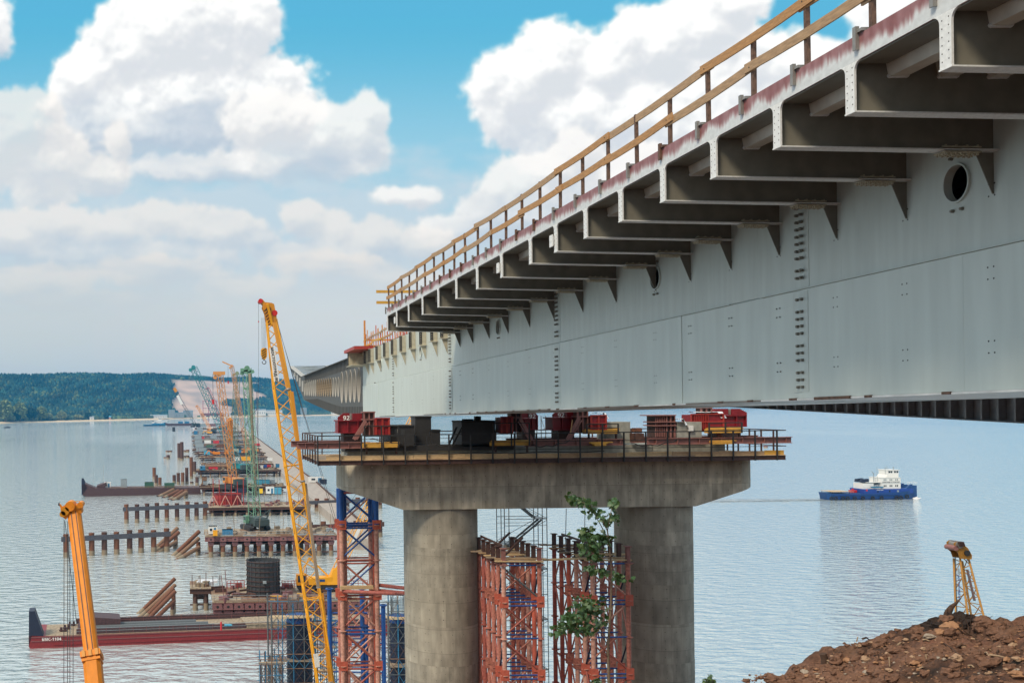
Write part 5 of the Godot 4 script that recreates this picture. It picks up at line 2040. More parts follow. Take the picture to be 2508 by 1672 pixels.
func near_cranes() -> void:
	var g := G.new()
	# the tall yellow lattice crane left of the pier
	var a := P(852, 2048, 87.0)
	var b := P(664, 784, 91.0)
	var t := thing("lattice_crane", "tall yellow lattice boom crane with a lettered white banner, left of the pier", "crane", Vector3(a.x, 1.0, a.z))
	var m := a.lerp(b, 0.865)
	var f := boom(t, a, m, 1.34, 1.34, 36, 0.62, 0.085, 0.044, M.crane_yellow, M.crane_yellow, true)
	boom(t, m, b, 1.34, 0.85, 7, 0.62, 0.085, 0.044, M.crane_yellow, M.crane_yellow, true)
	for s in [0.16, 0.45, 0.71]: # section joints
		g = G.new()
		var c := a.lerp(b, s)
		for k in 4:
			var p: Vector2 = [Vector2(-1, -1), Vector2(1, -1), Vector2(1, 1), Vector2(-1, 1)][k]
			var q: Vector2 = [Vector2(-1, -1), Vector2(1, -1), Vector2(1, 1), Vector2(-1, 1)][(k + 1) % 4]
			g.tube(c + (f.x * p.x + f.y * p.y) * 0.67, c + (f.x * q.x + f.y * q.y) * 0.67, 0.055, -1, 6)
			g.tube(c + (f.x * p.x + f.y * p.y) * 0.67 - f.z * 0.09, c + (f.x * p.x + f.y * p.y) * 0.67 + f.z * 0.09, 0.12, -1, 8)
		part(t, "section_joint", g, M.crane_yellow)
	# stay mast lying along the right side
	for q in [[662, 790, 703, 955, 0.16, M.crane_amber], [704.5, 959, 738, 1180, 0.15, M.crane_amber], [738.5, 1184, 776, 1440, 0.12, M.wood_old], [778, 1452, 806, 1672, 0.16, M.crane_amber]]:
		g = G.new()
		var p := P(q[0] + 9, q[1], 89.2)
		var e := P(q[2] + 3, q[3], 86.9)
		g.bar(p, e, q[4] * 2, q[4])
		part(t, "stay_mast", g, q[5])
		g = G.new()
		g.tube(e - (e - p).normalized() * 0.1, e, q[4] * 1.5, -1, 10)
		part(t, "mast_joint", g, M.galv)
	# head
	g = G.new()
	var o := P(650, 770, 91.0)
	var k := 91.0 / F
	var poly := PackedVector2Array()
	for p in [[-14, 31], [-8, 36], [-2, 29], [14, 27], [20, 24], [24, 2], [26, -8], [22, -28], [6, -26], [0, -20], [-3, 2], [-9, 16], [-7, 22]]:
		poly.append(Vector2(p[0], p[1]) * k)
	g.prism(poly, o + Vector3(0, 0, 0.5), Vector3.RIGHT, Vector3.UP, Vector3(0, 0, -0.05))
	part(t, "head_plate", g, M.crane_amber)
	g = G.new()
	g.prism(poly, o + Vector3(0, 0, -0.4), Vector3.RIGHT, Vector3.UP, Vector3(0, 0, -0.05))
	part(t, "head_plate", g, M.crane_amber)
	g = G.new()
	g.bar(o + Vector3(0.1, 0.9, 0.48), o + Vector3(0.5, -0.9, 0.2), 0.2, 0.8, Vector3.BACK)
	part(t, "head_block", g, M.crane_yellow)
	for q in [[-13, 32, 0.2], [21, 2, 0.26], [6, 12, 0.2]]:
		g = G.new()
		g.tube(o + Vector3(q[0] * k, q[1] * k, 0.56), o + Vector3(q[0] * k, q[1] * k, -0.5), q[2], -1, 16)
		part(t, "sheave", g, M.crane_red if q[0] != 6 else M.near_black)
	for j in 6:
		g = G.new()
		var p := o + Vector3((-3 + j * 2.0) * k, (10 - j * 7.0) * k, 0.53)
		g.bar(p + Vector3(-0.07, -0.12, 0), p + Vector3(0.22, 0.14, 0), 0.07, 0.02, Vector3.BACK)
		part(t, "hazard_stripe", g, M.black)
	# banner
	var ax := (P(675, 936, 89.3) - P(663, 852, 89.6)).normalized()
	var cen := P(670.5, 893, 89.2) + Vector3(0, 0, 0.25)
	var ay := (Vector3.BACK.cross(ax)).normalized()
	ay = ay if ay.x > 0 else -ay
	var az := ax.cross(ay)
	g = G.new()
	g.box(cen, Vector3(3.0, 0.46, 0.02), Basis(ax, ay, az))
	part(t, "banner", g, M.white_paint)
	words("МОСТООТРЯД-90", 0.25, M.letters_dark, Transform3D(Basis(ax, ay, az), cen + az * 0.03), t, "banner_lettering", 1.12)
	g = G.new()
	g.box(P(775, 1617, 86.3), Vector3(0.42, 1.15, 0.03), Basis(Vector3.BACK, 0.13))
	part(t, "name_board", g, M.white_paint)
	# hook block and its falls
	var hk := P(646, 866, 90.6)
	for e in [-0.16, -0.05, 0.06, 0.17]:
		rope(t, o + Vector3(-0.2 + e, -0.3, 0.1), hk + Vector3(e, 0.4, 0), 0.012, "hoist_rope")
	rope(t, P(632.5, 738, 90.8), P(633.5, 1672, 90.8), 0.012, "whip_line")
	g = G.new()
	g.tube(P(632.7, 786, 90.8), P(632.7, 789, 90.8), 0.05, -1, 8)
	part(t, "line_ball", g, M.crane_red)
	g = G.new()
	poly = PackedVector2Array([Vector2(-0.27, 0.38), Vector2(-0.12, 0.5), Vector2(0.14, 0.5), Vector2(0.28, 0.4), Vector2(0.26, -0.25), Vector2(0.12, -0.5), Vector2(-0.14, -0.48), Vector2(-0.28, -0.1)])
	g.prism(poly, hk + Vector3(0, 0, 0.16), Vector3.RIGHT, Vector3.UP, Vector3(0, 0, -0.32))
	var hb := part(t, "hook_block", g, M.crane_yellow)
	g = G.new()
	for j in 4:
		var p := hk + Vector3(-0.02, 0.32 - j * 0.22, 0.17)
		g.bar(p + Vector3(-0.2, -0.12, 0), p + Vector3(0.2, 0.14, 0), 0.08, 0.02, Vector3.BACK)
	part(hb, "hazard_stripes", g, M.black, "", "stuff")
	g = G.new()
	var pts := []
	for j in 11:
		var w := -0.5 + 4.6 * j / 10.0
		pts.append(hk + Vector3(0.17 * sin(w + 1.2), -0.75 + 0.17 * cos(w + 1.2), 0))
	g.path(pts, 0.045, 0.03)
	g.tube(hk + Vector3(0, -0.45, 0), hk + Vector3(0, -0.62, 0), 0.06, -1, 8)
	part(hb, "hook", g, M.near_black)
	rope(t, P(674, 775, 90.6), P(826, 1285, 80.0), 0.018, "pendant")
	rope(t, P(675, 775, 90.6), P(745, 1024, 92.0), 0.018, "pendant")
	rope(t, P(711, 900, 90.0), P(905, 1580, 84.0), 0.016, "pendant")
	crawler(t, Vector3(a.x, 1.0, a.z), 0.4, 1.1, M.crane_yellow)
	# orange telescopic crane at the far left
	a = P(310, 2520, 52.0)
	b = P(180, 1250, 68.0)
	t = thing("telescopic_crane", "orange telescopic crane boom rising at the left edge in front of the barge", "crane", Vector3(a.x, 1.0, a.z))
	m = P(224.5, 1610, 61.9)
	f = g.frame(a, b, Vector3.FORWARD)
	for q in [[m - f.z * 0.3, b, 0.86, 0.95, "inner_section"], [a, m, 1.06, 1.15, "outer_section"]]:
		g = G.new()
		poly = PackedVector2Array([Vector2(-q[2] / 2, -q[3] * 0.3), Vector2(-q[2] * 0.3, -q[3] * 0.5), Vector2(q[2] * 0.3, -q[3] * 0.5), Vector2(q[2] / 2, -q[3] * 0.3), Vector2(q[2] / 2, q[3] * 0.45), Vector2(q[2] * 0.44, q[3] * 0.5), Vector2(-q[2] * 0.44, q[3] * 0.5), Vector2(-q[2] / 2, q[3] * 0.45)])
		g.prism(poly, q[0], f.x, f.y, q[1] - q[0])
		part(t, q[4], g, M.boom_orange)
	for e in [-0.14, 0.17]:
		g = G.new()
		g.bar(m + f.x * e - f.y * 0.487, b + f.x * e - f.y * 0.487, 0.02, 0.055, f.x)
		g.bar(m + f.x * e + f.y * 0.487, b + f.x * e + f.y * 0.487, 0.02, 0.055, f.x)
		part(t, "guide_strip", g, M.brown_dark)
	g = G.new()
	g.box(m + f.z * 0.1, Vector3(1.24, 1.3, 0.34), f)
	g.box(m - f.z * 0.25, Vector3(1.14, 1.22, 0.16), f)
	var col := part(t, "collar", g, M.boom_orange)
	for e in [-0.4, 0.0, 0.4]:
		g = G.new()
		g.box(m + f.x * e - f.y * 0.68 + f.z * 0.1, Vector3(0.2, 0.08, 0.4), f)
		g.box(m + f.x * e + f.y * 0.68 + f.z * 0.1, Vector3(0.2, 0.08, 0.4), f)
		part(col, "wear_pad", g, M.crane_amber)
	g = G.new()
	pb(g, 163, 199, 1236, 1257, 67.4, 1.1)
	part(t, "head_block", g, M.boom_orange)
	g = G.new()
	pb(g, 182, 198, 1238, 1246, 67.35, 0.1)
	part(t, "head_recess", g, M.crane_amber)
	for q in [[170, 1240, 0.33], [195, 1237, 0.2], [158, 1252, 0.28], [152, 1259, 0.2]]:
		g = G.new()
		var p := P(q[0], q[1], 67.2)
		g.tube(p, p + Vector3(0, 0, -1.2), q[2], -1, 18)
		part(t, "sheave", g, M.boom_orange if q[0] > 160 else M.crane_amber)
	g = G.new()
	poly = PackedVector2Array()
	for p in [[145, 1232], [152, 1240], [166, 1232], [168, 1262], [160, 1272], [152, 1266], [149, 1258]]:
		poly.append(Vector2(p[0] - 160, 1250 - p[1]) * 67.3 / F)
	g.prism(poly, P(160, 1250, 67.3), Vector3.RIGHT, Vector3.UP, Vector3(0, 0, -0.1))
	part(t, "head_cheek", g, M.boom_orange)
	g = G.new()
	g.path([P(151, 1247, 67.5), P(147, 1240, 67.5), P(143, 1234, 67.5), P(144, 1230, 67.5)], 0.05, 0.03)
	g.tube(P(143, 1232, 67.5), P(142, 1238, 67.5), 0.03, -1, 5)
	part(t, "wind_gauge", g, M.near_black)
	g = G.new()
	g.path([P(171, 1231, 67.4), P(171, 1229, 67.4), P(194, 1227, 67.4), P(194, 1236, 67.4)], 0.02)
	part(t, "guard_rail", g, M.crane_amber)
	for q in [[156, 1272, 155, 1800], [165, 1276, 164, 1800], [170, 1300, 170, 1800], [178, 1400, 178, 1800], [158, 1276, 187, 1530]]:
		rope(t, P(q[0], q[1], 67.0), P(q[2], q[3], 66.0), 0.022, "hoist_rope")
	g = G.new()
	g.box(Vector3(a.x, 2.6, a.z - 1.0), Vector3(3, 2.4, 9))
	part(t, "carrier", g, M.boom_orange)
	# yellow crane beyond the earth bank on the right
	a = P(2432, 1880, 70.0)
	b = P(2354.5, 1366, 80.0)
	t = thing("lattice_crane", "weathered yellow lattice boom with blue lettering rising behind the earth bank", "crane", Vector3(a.x, 3.0, a.z))
	f = boom(t, a, b, 2.4, 0.66, 24, 0.5, 0.072, 0.034, M.crane_dull, M.crane_dull, true)
	g = G.new()
	pb(g, 2347, 2367, 1338, 1346, 79.2, 0.8)
	part(t, "head_beam", g, M.crane_yellow)
	g = G.new()
	poly = PackedVector2Array()
	for p in [[2328, 1328], [2335, 1324], [2352, 1327], [2354, 1334], [2362, 1340], [2372, 1358], [2371, 1368], [2343, 1366], [2338, 1352], [2331, 1346]]:
		poly.append(Vector2(p[0] - 2350, 1346 - p[1]) * 79.5 / F)
	for z in [0.4, -0.35]:
		g = G.new()
		g.prism(poly, P(2350, 1346, 79.5) + Vector3(0, 0, z), Vector3.RIGHT, Vector3.UP, Vector3(0, 0, -0.05))
		part(t, "head_plate", g, M.crane_dull)
	for q in [[2340, 1332, 0.28, M.galv], [2331, 1340, 0.2, M.brown], [2359, 1352, 0.22, M.near_black]]:
		g = G.new()
		var p := P(q[0], q[1], 79.5)
		g.tube(p + Vector3(0, 0, 0.5), p + Vector3(0, 0, -0.5), q[2], -1, 14)
		part(t, "sheave", g, q[3])
	for j in 4:
		g = G.new()
		var p := P(2340 + j * 3.5, 1325, 79.3)
		g.bar(p, p + Vector3(0.12, -0.35, 0.0), 0.05, 0.9, Vector3.BACK)
		part(t, "sheave_guard", g, M.brown_dark)
	rope(t, P(2340, 1364, 79.0), P(2345, 1560, 72.0), 0.018, "hoist_rope")
	rope(t, P(2341.5, 1364, 79.0), P(2346.5, 1560, 72.0), 0.018, "hoist_rope")
	g = G.new()
	g.bar(P(2370, 1395, 78.0), P(2388, 1470, 76.5), 0.14, 0.1)
	part(t, "walkway", g, M.brown_dark)
	ax = (P(2351.5, 1468, 77.0) - P(2348, 1392, 79.0)).normalized()
	ay = Vector3.BACK.cross(ax).normalized()
	ay = ay if ay.x > 0 else -ay
	az = ax.cross(ay)
	words("МОСТООТРЯД-90", 0.2, M.letters_blue, Transform3D(Basis(ax, ay, az), P(2349.6, 1437, 77.0)), t, "banner_lettering", 1.1)
	g = G.new()
	g.box(P(2348.5, 1398, 77.6), Vector3(0.6, 0.2, 0.03), Basis(ax, ay, az))
	part(t, "notice", g, M.box_grey)
	crawler(t, Vector3(a.x, 2.0, a.z - 1.0), -0.3, 1.0, M.crane_yellow)

# ---------------------------------------------------------------- works on the water
func container(label: String, cat: String, m: Material, at: Vector3, s: Vector3, group := "", style := 0) -> void:
	var t := thing({"cabin": "site_cabin", "container": "container", "toilet": "portable_toilet", "box": "storage_box", "tank": "tank"}.get(cat, "storage_box"), label, cat, at, group)
	var g := G.new()
	g.box(at + Vector3(0, s.y / 2.0 + 0.1, 0), Vector3(s.x, s.y - 0.2, s.z))
	part(t, "body", g, m)
	g = G.new()
	g.box(at + Vector3(0, s.y - 0.05, 0), Vector3(s.x + 0.12, 0.1, s.z + 0.12))
	part(t, "roof", g, M.white_paint if style == 1 else m)
	g = G.new()
	var n := int(s.x / 0.8)
	for i in n:
		if style == 0:
			g.box(at + Vector3(-s.x / 2 + (i + 0.5) * s.x / n, s.y / 2.0 + 0.05, s.z / 2), Vector3(0.14, s.y - 0.4, 0.1))
	if style == 0 and n > 0:
		part(t, "ribs", g, m, "", "stuff")
	if style == 1:
		g = G.new()
		g.box(at + Vector3(s.x * 0.22, s.y * 0.46, s.z / 2 + 0.03), Vector3(s.x * 0.24, s.y * 0.75, 0.06))
		part(t, "door", g, M.box_blue)
		g = G.new()
		g.box(at + Vector3(-s.x * 0.22, s.y * 0.6, s.z / 2 + 0.03), Vector3(s.x * 0.26, s.y * 0.3, 0.06))
		part(t, "window", g, M.pane)
	g = G.new()
	g.box(at + Vector3(0, 0.05, 0), Vector3(s.x * 0.9, 0.12, s.z * 0.9))
	part(t, "skid", g, M.near_black)

func on_deck(label: String, cat: String, m: Material, x0: float, x1: float, y0: float, y1: float, lift: float, deep: float, group := "", style := 0) -> void:
	var p := W((x0 + x1) / 2.0, y1, lift)
	var k := -p.z / F
	container(label, cat, m, p + Vector3(0, 0.02, -deep / 2.0), Vector3((x1 - x0) * k, (y1 - y0) * k, deep), group, style)

func pile(t: Node, x: float, z: float, top: float, r: float, m: Material, lean := Vector3.ZERO) -> void:
	var g := G.new()
	g.tube(Vector3(x, -1.5, z), Vector3(x, top, z) + lean, r, -1, 12)
	var p := part(t, "pile", g, m)
	g = G.new()
	g.tube(Vector3(x, -1.0, z), Vector3(x, minf(1.5, top * 0.5), z) + lean * minf(1.5 / top, 0.5), r + 0.03, -1, 12, false)
	part(p, "silt_band", g, M.silt)

# a working trestle; returns the height of its deck
func trestle(label: String, xl: float, xr: float, ytop: float, d: float, deep: float, n: int, near: int) -> float:
	var a := P(xl, ytop, d)
	var b := P(xr, ytop - (xr - xl) * RO, d)
	var h := a.y
	var t := thing("work_trestle", label, "work trestle", Vector3((a.x + b.x) / 2.0, 0, -d - deep / 2.0), "work trestles on piles")
	var g := G.new()
	var w := b.x - a.x
	# deck in panels
	var nx := int(maxf(2, w / 5.0))
	for i in nx:
		for j in 2:
			g = G.new()
			g.box(Vector3(a.x + w * (i + 0.5) / nx, h - 0.12 + rng.randf_range(-0.03, 0.03), -d - deep * (j + 0.5) / 2.0), Vector3(w / nx - 0.08, 0.2, deep / 2.0 - 0.08))
			part(t, "deck_panel", g, pick([M.deck_tan, M.deck_tan, M.wood_old, M.rust_tan]))
	var th := 1.3 if near > 0 else 1.0
	for z in [d + 0.3, d + deep - 0.3]:
		g = G.new()
		g.ibeam(Vector3(a.x, h - 0.25 - th / 2, -z), Vector3(b.x, h - 0.25 - th / 2, -z), th, 0.6, 0.12)
		part(t, "edge_girder", g, M.trestle_pink if near > 0 else M.rust_dark)
	for i in n:
		var x := a.x + w * (i + 0.5) / n
		for z in [d + 0.9, d + deep - 0.9]:
			if z > d + 2 and near < 0 and i % 2 == 1:
				continue
			pile(t, x, -z, h - 0.25 - th, 0.62 if near > 0 else 0.5, M.rust if near > 0 else M.rust_dark)
			if near > 1:
				g = G.new()
				g.box(Vector3(x, h - 0.25 - th - 0.5, -z), Vector3(1.7, 0.5, 1.6))
				g.box(Vector3(x, h - 0.25 - th - 1.0, -z), Vector3(1.45, 0.5, 1.45))
				part(t, "pile_head", g, M.trestle_pink)
		if near > 1:
			g = G.new()
			g.prism(PackedVector2Array([Vector2(-1.0, -0.55), Vector2(1.0, -0.55), Vector2(0.85, 0.5), Vector2(-0.85, 0.5)]), Vector3(x, h - 0.95, -d + 0.5), Vector3.RIGHT, Vector3.UP, Vector3(0, 0, -0.5))
			var bx := part(t, "end_box", g, M.trestle_pink)
			g = G.new()
			g.tube(Vector3(x, h - 0.9, -d + 0.52), Vector3(x, h - 0.9, -d + 0.3), 0.27, -1, 14)
			part(bx, "round_opening", g, M.black)
	g = G.new()
	g.box(Vector3((a.x + b.x) / 2.0, h - 2.5, -d - deep / 2), Vector3(w - 2.0, 0.4, deep - 4.0))
	g.bar(Vector3(a.x, 1.1, -d - 1.2), Vector3(b.x, 1.1, -d - 1.2), 0.5, 0.25)
	part(t, "bracing", g, M.rust_dark, "", "stuff")
	if near > 0:
		var i := a.x + 0.4
		while i < b.x:
			g = G.new()
			g.bar(Vector3(i, h, -d - 0.3), Vector3(i + rng.randf_range(-0.08, 0.08), h + 1.2, -d - 0.3), 0.07, 0.07)
			part(t, "rail_post", g, pick([M.rust_dark, M.box_grey, M.trestle_pink]))
			i += 2.2
		for y in [1.15, 0.6]:
			g = G.new()
			g.bar(Vector3(a.x, h + y, -d - 0.3), Vector3(b.x, h + y, -d - 0.3), 0.05, 0.07)
			part(t, "rail", g, M.box_grey)
		i = a.x + 0.3
		while i < b.x - 2:
			var l := rng.randf_range(2.0, 5.0)
			g = G.new()
			g.bar(Vector3(i, h + 0.15, -d - 0.15), Vector3(minf(i + l, b.x), h + 0.15, -d - 0.15), 0.08, 0.3)
			part(t, "edge_board", g, pick([M.wood_old, M.box_grey, M.rust_tan]))
			i += l + 0.2
	# odds and ends lying about
	g = G.new()
	for k in int(w * 1.1):
		var p := Vector3(rng.randf_range(a.x + 1, b.x - 1), h, -d - rng.randf_range(1.0, deep - 1.0))
		g.box(p + Vector3(0, 0.2, 0), Vector3(rng.randf_range(0.4, 3.5), rng.randf_range(0.1, 1.1), rng.randf_range(0.3, 1.2)), Basis(Vector3.UP, rng.randf() * 3.0))
	part(t, "loose_material", g, pick([M.rust_tan, M.wood_old, M.rust_dark]), "", "stuff")
	g = G.new()
	for k in int(w * 0.8):
		var p := Vector3(rng.randf_range(a.x + 1, b.x - 1), h, -d - rng.randf_range(1.0, deep - 1.0))
		g.box(p + Vector3(0, 0.3, 0), Vector3(rng.randf_range(0.5, 2.2), rng.randf_range(0.3, 1.4), rng.randf_range(0.4, 1.4)), Basis(Vector3.UP, rng.randf() * 3.0))
		if k % 3 == 0:
			g.bar(p, p + Vector3(rng.randf_range(-0.6, 0.6), rng.randf_range(1.5, 6.0), 0), 0.14, 0.14)
	part(t, "pale_clutter", g, pick([M.box_grey, M.silt, M.trestle_pink, M.rust_tan]), "", "stuff")
	return h

func pile_row(label: String, xs: Array, y: float, ya: float, yb: float, r: float, m: Material, tall: float) -> void:
	var first := W(xs[0], y)
	var t := thing("piled_beam", label, "piled beam", first, "rusty pile rows with a cap beam")
	var d := -first.z
	var pts := []
	for i in xs.size():
		var p := P(xs[i], y, d + i * 1.2)
		pts.append(Vector3(p.x, 0, p.z))
	var ht := P(xs[0], ya, d).y
	for p in pts:
		pile(t, p.x, p.z, ht + 0.5 + rng.randf_range(-0.1, tall), r, pick([M.rust, M.rust, M.rust_dark]))
	for i in pts.size() - 1:
		var g := G.new()
		var o := Vector3(0, ht - 0.75, r + 0.15)
		g.bar(pts[i] + o + Vector3(-r * 1.5 if i == 0 else 0.02, 0, 0), pts[i + 1] + o + Vector3(r * 1.5 if i == pts.size() - 2 else 0.0, 0, 0), 0.25, 1.45)
		part(t, "cap_beam", g, m)

func rakers(label: String, q: Array, r: float, dtop: float) -> void:
	var p0 := W(q[0][0], q[0][1])
	var t := thing("raking_piles", label, "raking piles", p0, "slanting pile clusters against ice")
	for e in q:
		var a := W(e[0], e[1])
		var b := P(e[2], e[3], -a.z + dtop)
		var g := G.new()
		g.tube(a + (a - b).normalized() * 2.0, b, r, -1, 14, false)
		g.tube(b - (b - a).normalized() * 0.02, b, r * 0.8, r * 0.75, 14)
		var p := part(t, "pile", g, pick([M.rust, M.rust_tan, M.rust]))
		g = G.new()
		g.tube(a - (a - b).normalized() * 1.2, a + (a - b).normalized() * 1.0, r + 0.03, -1, 14, false)
		part(p, "silt_band", g, M.silt)
		g = G.new()
		g.tube(b, b + (b - a).normalized() * 0.02, r * 0.8, -1, 14)
		part(p, "hollow_end", g, M.near_black)
	var last := W(q[-1][0], q[-1][1])
	var top := P(q[-1][2], q[-1][3], -last.z + dtop)
	pile(t, top.x - 0.4, top.z - 1.0, top.y - 0.3, r, M.rust_dark)
	pile(t, top.x - 0.2, top.z - 4.5, top.y + 1.0, r, M.rust)

func hull(poly: Array, a: Vector3, ax: Vector3, beam: float) -> G:
	var g := G.new()
	var p := PackedVector2Array()
	for q in poly:
		p.append(Vector2(q[0], q[1]))
	g.prism(p, a, ax, Vector3.UP, Vector3(ax.z, 0, -ax.x) * beam)
	return g

func barges_and_trestles() -> void:
	var g: G
	# the red barge
	var a := W(75, 1588)
	var ax := (W(662, 1566) - a).normalized()
	var back := Vector3(ax.z, 0, -ax.x)
	var t := thing("barge", "long low red barge moored in the left foreground with a dark upright bow plate", "barge", a)
	var L := 66.0
	part(t, "hull", hull([[0.4, -1.2], [-0.4, 0.4], [-0.4, 2.3], [4.0, 2.0], [L, 2.0], [L, -1.2]], a, ax, 10.0), M.barge_red)
	for y in [0.55, 1.25, 1.95]:
		g = G.new()
		g.bar(a + ax * (4.0 if y < 1 else 0.0) + Vector3(0, y, 0) - back * 0.06, a + ax * L + Vector3(0, y, 0) - back * 0.06, 0.12, 0.1)
		part(t, "rubbing_strake", g, M.barge_red if y < 1 else M.trestle_pink)
	g = G.new()
	g.hexa([a + ax * 0.2 + Vector3(0, 2.02, 0) + back * 0.2, a + ax * L + Vector3(0, 2.02, 0) + back * 0.2, a + ax * L + Vector3(0, 2.02, 0) + back * 9.8, a + ax * 0.2 + Vector3(0, 2.02, 0) + back * 9.8, a + ax * 0.2 + Vector3(0, 2.1, 0) + back * 0.2, a + ax * L + Vector3(0, 2.1, 0) + back * 0.2, a + ax * L + Vector3(0, 2.1, 0) + back * 9.8, a + ax * 0.2 + Vector3(0, 2.1, 0) + back * 9.8])
	part(t, "deck", g, M.deck_tan)
	for q in [[0.0, 3.4]]: # the upright bow plate
		g = G.new()
		var o = a + ax * -0.4 + back * q[0]
		g.prism(PackedVector2Array([Vector2(0, 0.4), Vector2(0.1, 6.6), Vector2(1.1, 6.6), Vector2(2.6, 2.1), Vector2(0.6, 2.1)]), o, ax, Vector3.UP, back * (q[1] - q[0]))
		part(t, "bow_plate", g, M.navy)
	words("БМС-1104", 0.55, M.letters_white, Transform3D(Basis(ax, Vector3.UP, -back), a + ax * 3.6 + Vector3(0, 1.55, 0) - back * 0.03), t, "painted_name")
	for s in [8.2, 13.0, 20.0]:
		g = G.new()
		var o = a + ax * (4.2 + s * 0.13) + back * (s * 0.4)
		g.tube(o + Vector3(0, 2.1, 0), o + Vector3(0, 2.9, 0), 0.22, -1, 8)
		g.tube(o + ax * 0.7 + Vector3(0, 2.1, 0), o + ax * 0.7 + Vector3(0, 2.9, 0), 0.22, -1, 8)
		g.box(o + ax * 0.35 + Vector3(0, 2.35, 0), Vector3(1.4, 0.2, 0.5))
		part(t, "bollard", g, M.barge_dark)
	for e in [0.5, 9.5]:
		g = G.new()
		g.bar(a + ax * 8 + back * e + Vector3(0, 2.6, 0), a + ax * L + back * e + Vector3(0, 2.6, 0), 0.12, 0.9)
		part(t, "coaming", g, M.barge_dark)
		var s := 8.5
		while s < L:
			g = G.new()
			g.bar(a + ax * s + back * e + Vector3(0, 2.1, 0) - back * 0.1, a + ax * s + back * e + Vector3(0, 3.2, 0) - back * 0.1, 0.08, 0.08)
			part(t, "rail_post", g, M.trestle_pink)
			s += 2.4
		for y in [3.2, 2.65]:
			g = G.new()
			g.bar(a + ax * 8 + back * e + Vector3(0, y, 0) - back * 0.1, a + ax * L + back * e + Vector3(0, y, 0) - back * 0.1, 0.06, 0.06)
			part(t, "rail", g, M.trestle_pink if e > 5 else M.box_grey)
	g = G.new()
	g.hexa([a + ax * 8.2 + back * 3.2 + Vector3(0, 2.1, 0), a + ax * 16 + back * 3.2 + Vector3(0, 2.1, 0), a + ax * 16 + back * 8.6 + Vector3(0, 2.1, 0), a + ax * 8.2 + back * 8.6 + Vector3(0, 2.1, 0), a + ax * 9.4 + back * 3.4 + Vector3(0, 4.6, 0), a + ax * 16 + back * 3.4 + Vector3(0, 4.0, 0), a + ax * 16 + back * 8.4 + Vector3(0, 4.0, 0), a + ax * 9.4 + back * 8.4 + Vector3(0, 4.6, 0)])
	part(t, "hold_screen", g, M.barge_dark)
	g = G.new()
	g.bar(a + ax * 7 + back * 1.2 + Vector3(0, 2.1, 0), a + ax * 7 + back * 1.2 + Vector3(0, 6.0, 0), 0.07, 0.07)
	part(t, "mast", g, M.box_grey)
	for k in 5:
		g = G.new()
		var o := a + back * (2.2 + k * 1.05) + Vector3(0, 2.5 + (0.2 if k % 2 else 0.0), 0)
		g.tube(o + ax * (9.5 + k * 0.7), o + ax * (33 - k), 0.36, -1, 12)
		lone("steel_pipe", g, M.grey_pipe, "%s dark steel pipe lying lengthwise in the red barge's hold, counted from the near side" % ORD[k], "pipe", "pipes in the red barge", "", o + ax * 9.5)
	var o := a + ax * 38.5 + back * 3.2
	g = G.new()
	g.box(o + Vector3(0, 2.9, 0) + ax * 5, Vector3(10, 0.14, 6.4), Basis(Vector3.UP, atan2(-ax.z, ax.x)))
	g.box(o + Vector3(0, 2.5, 0) + ax * 5, Vector3(9.6, 0.7, 6.0), Basis(Vector3.UP, atan2(-ax.z, ax.x)))
	part(t, "hatch_cover", g, M.deck_tan)
	g = G.new()
	var cy := W(541, 1543, 4.4)
	g.tube(cy, cy + Vector3(0, 1.25, 0), 0.18, -1, 10)
	g.tube(cy + Vector3(0, 1.25, 0), cy + Vector3(0, 1.5, 0), 0.18, 0.06, 10)
	lone("gas_cylinder", g, M.box_red, "red gas cylinder standing upright on the red barge's hatch cover", "gas cylinder", "", "", cy)
	g = G.new()
	cy = W(549, 1533, 3.2)
	g.tube(cy + Vector3(0, 0.2, 0), cy + Vector3(1.1, 0.2, 0.05), 0.2, -1, 10)
	g.tube(cy + Vector3(1.1, 0.2, 0.05), cy + Vector3(1.4, 0.2, 0.06), 0.2, 0.07, 10)
	lone("gas_cylinder", g, M.box_sky, "blue gas cylinder lying on its side on the red barge", "gas cylinder", "", "", cy)
	# slanting pile clusters
	rakers("cluster of long slanting rusty piles rising just behind the red barge", [[341, 1501, 427, 1417], [345, 1508, 428, 1432], [352, 1514, 424, 1441], [350, 1527, 428, 1448], [366, 1528, 426, 1470]], 0.42, 6.0)
	rakers("cluster of slanting rusty piles at the right end of the pile row", [[378, 1344, 434, 1293], [384, 1348, 437, 1303], [392, 1350, 431, 1326]], 0.62, 6.0)
	rakers("cluster of slanting rusty piles standing left of the green crane's trestle", [[426, 1359, 487, 1301], [434, 1363, 486, 1318], [440, 1367, 487, 1340]], 0.62, 6.0)
	rakers("low cluster of thick slanting pipes at the end of the dark barge", [[392, 1215, 424, 1199], [404, 1218, 436, 1202], [418, 1222, 446, 1203], [426, 1224, 456, 1205]], 0.95, 8.0)
	# pile rows with cap beams
	pile_row("front row of rusty piles carrying a grey and brown beam behind the orange crane boom", [161, 193, 224, 255, 285, 317, 345, 376, 408], 1364, 1313, 0, 0.82, M.trestle_steel, 0.4)
	pile_row("second row of rusty piles under a bluish steel beam below the dark barge", [309, 335, 360, 384, 408, 433, 459, 481, 502], 1281, 1241, 0, 0.84, M.trestle_steel, 0.6)
	pile_row("rusty pile row under a brown beam, seen behind the blue tower legs", [746, 776, 800, 824, 850, 876, 902, 930], 1252, 1226, 0, 0.95, M.trestle_steel, 0.4)
	pile_row("short rusty pile row under a brown beam right of the green crane's trestle", [760, 792, 846, 872, 898, 930], 1322, 1284, 0, 0.85, M.rust_dark, 0.3)
	# nearest trestle with the reinforcement drum
	var h := trestle("nearest work trestle, tan deck on pink steel piles behind the red barge", 519, 884, 1474, 200.0, 17.0, 14, 2)
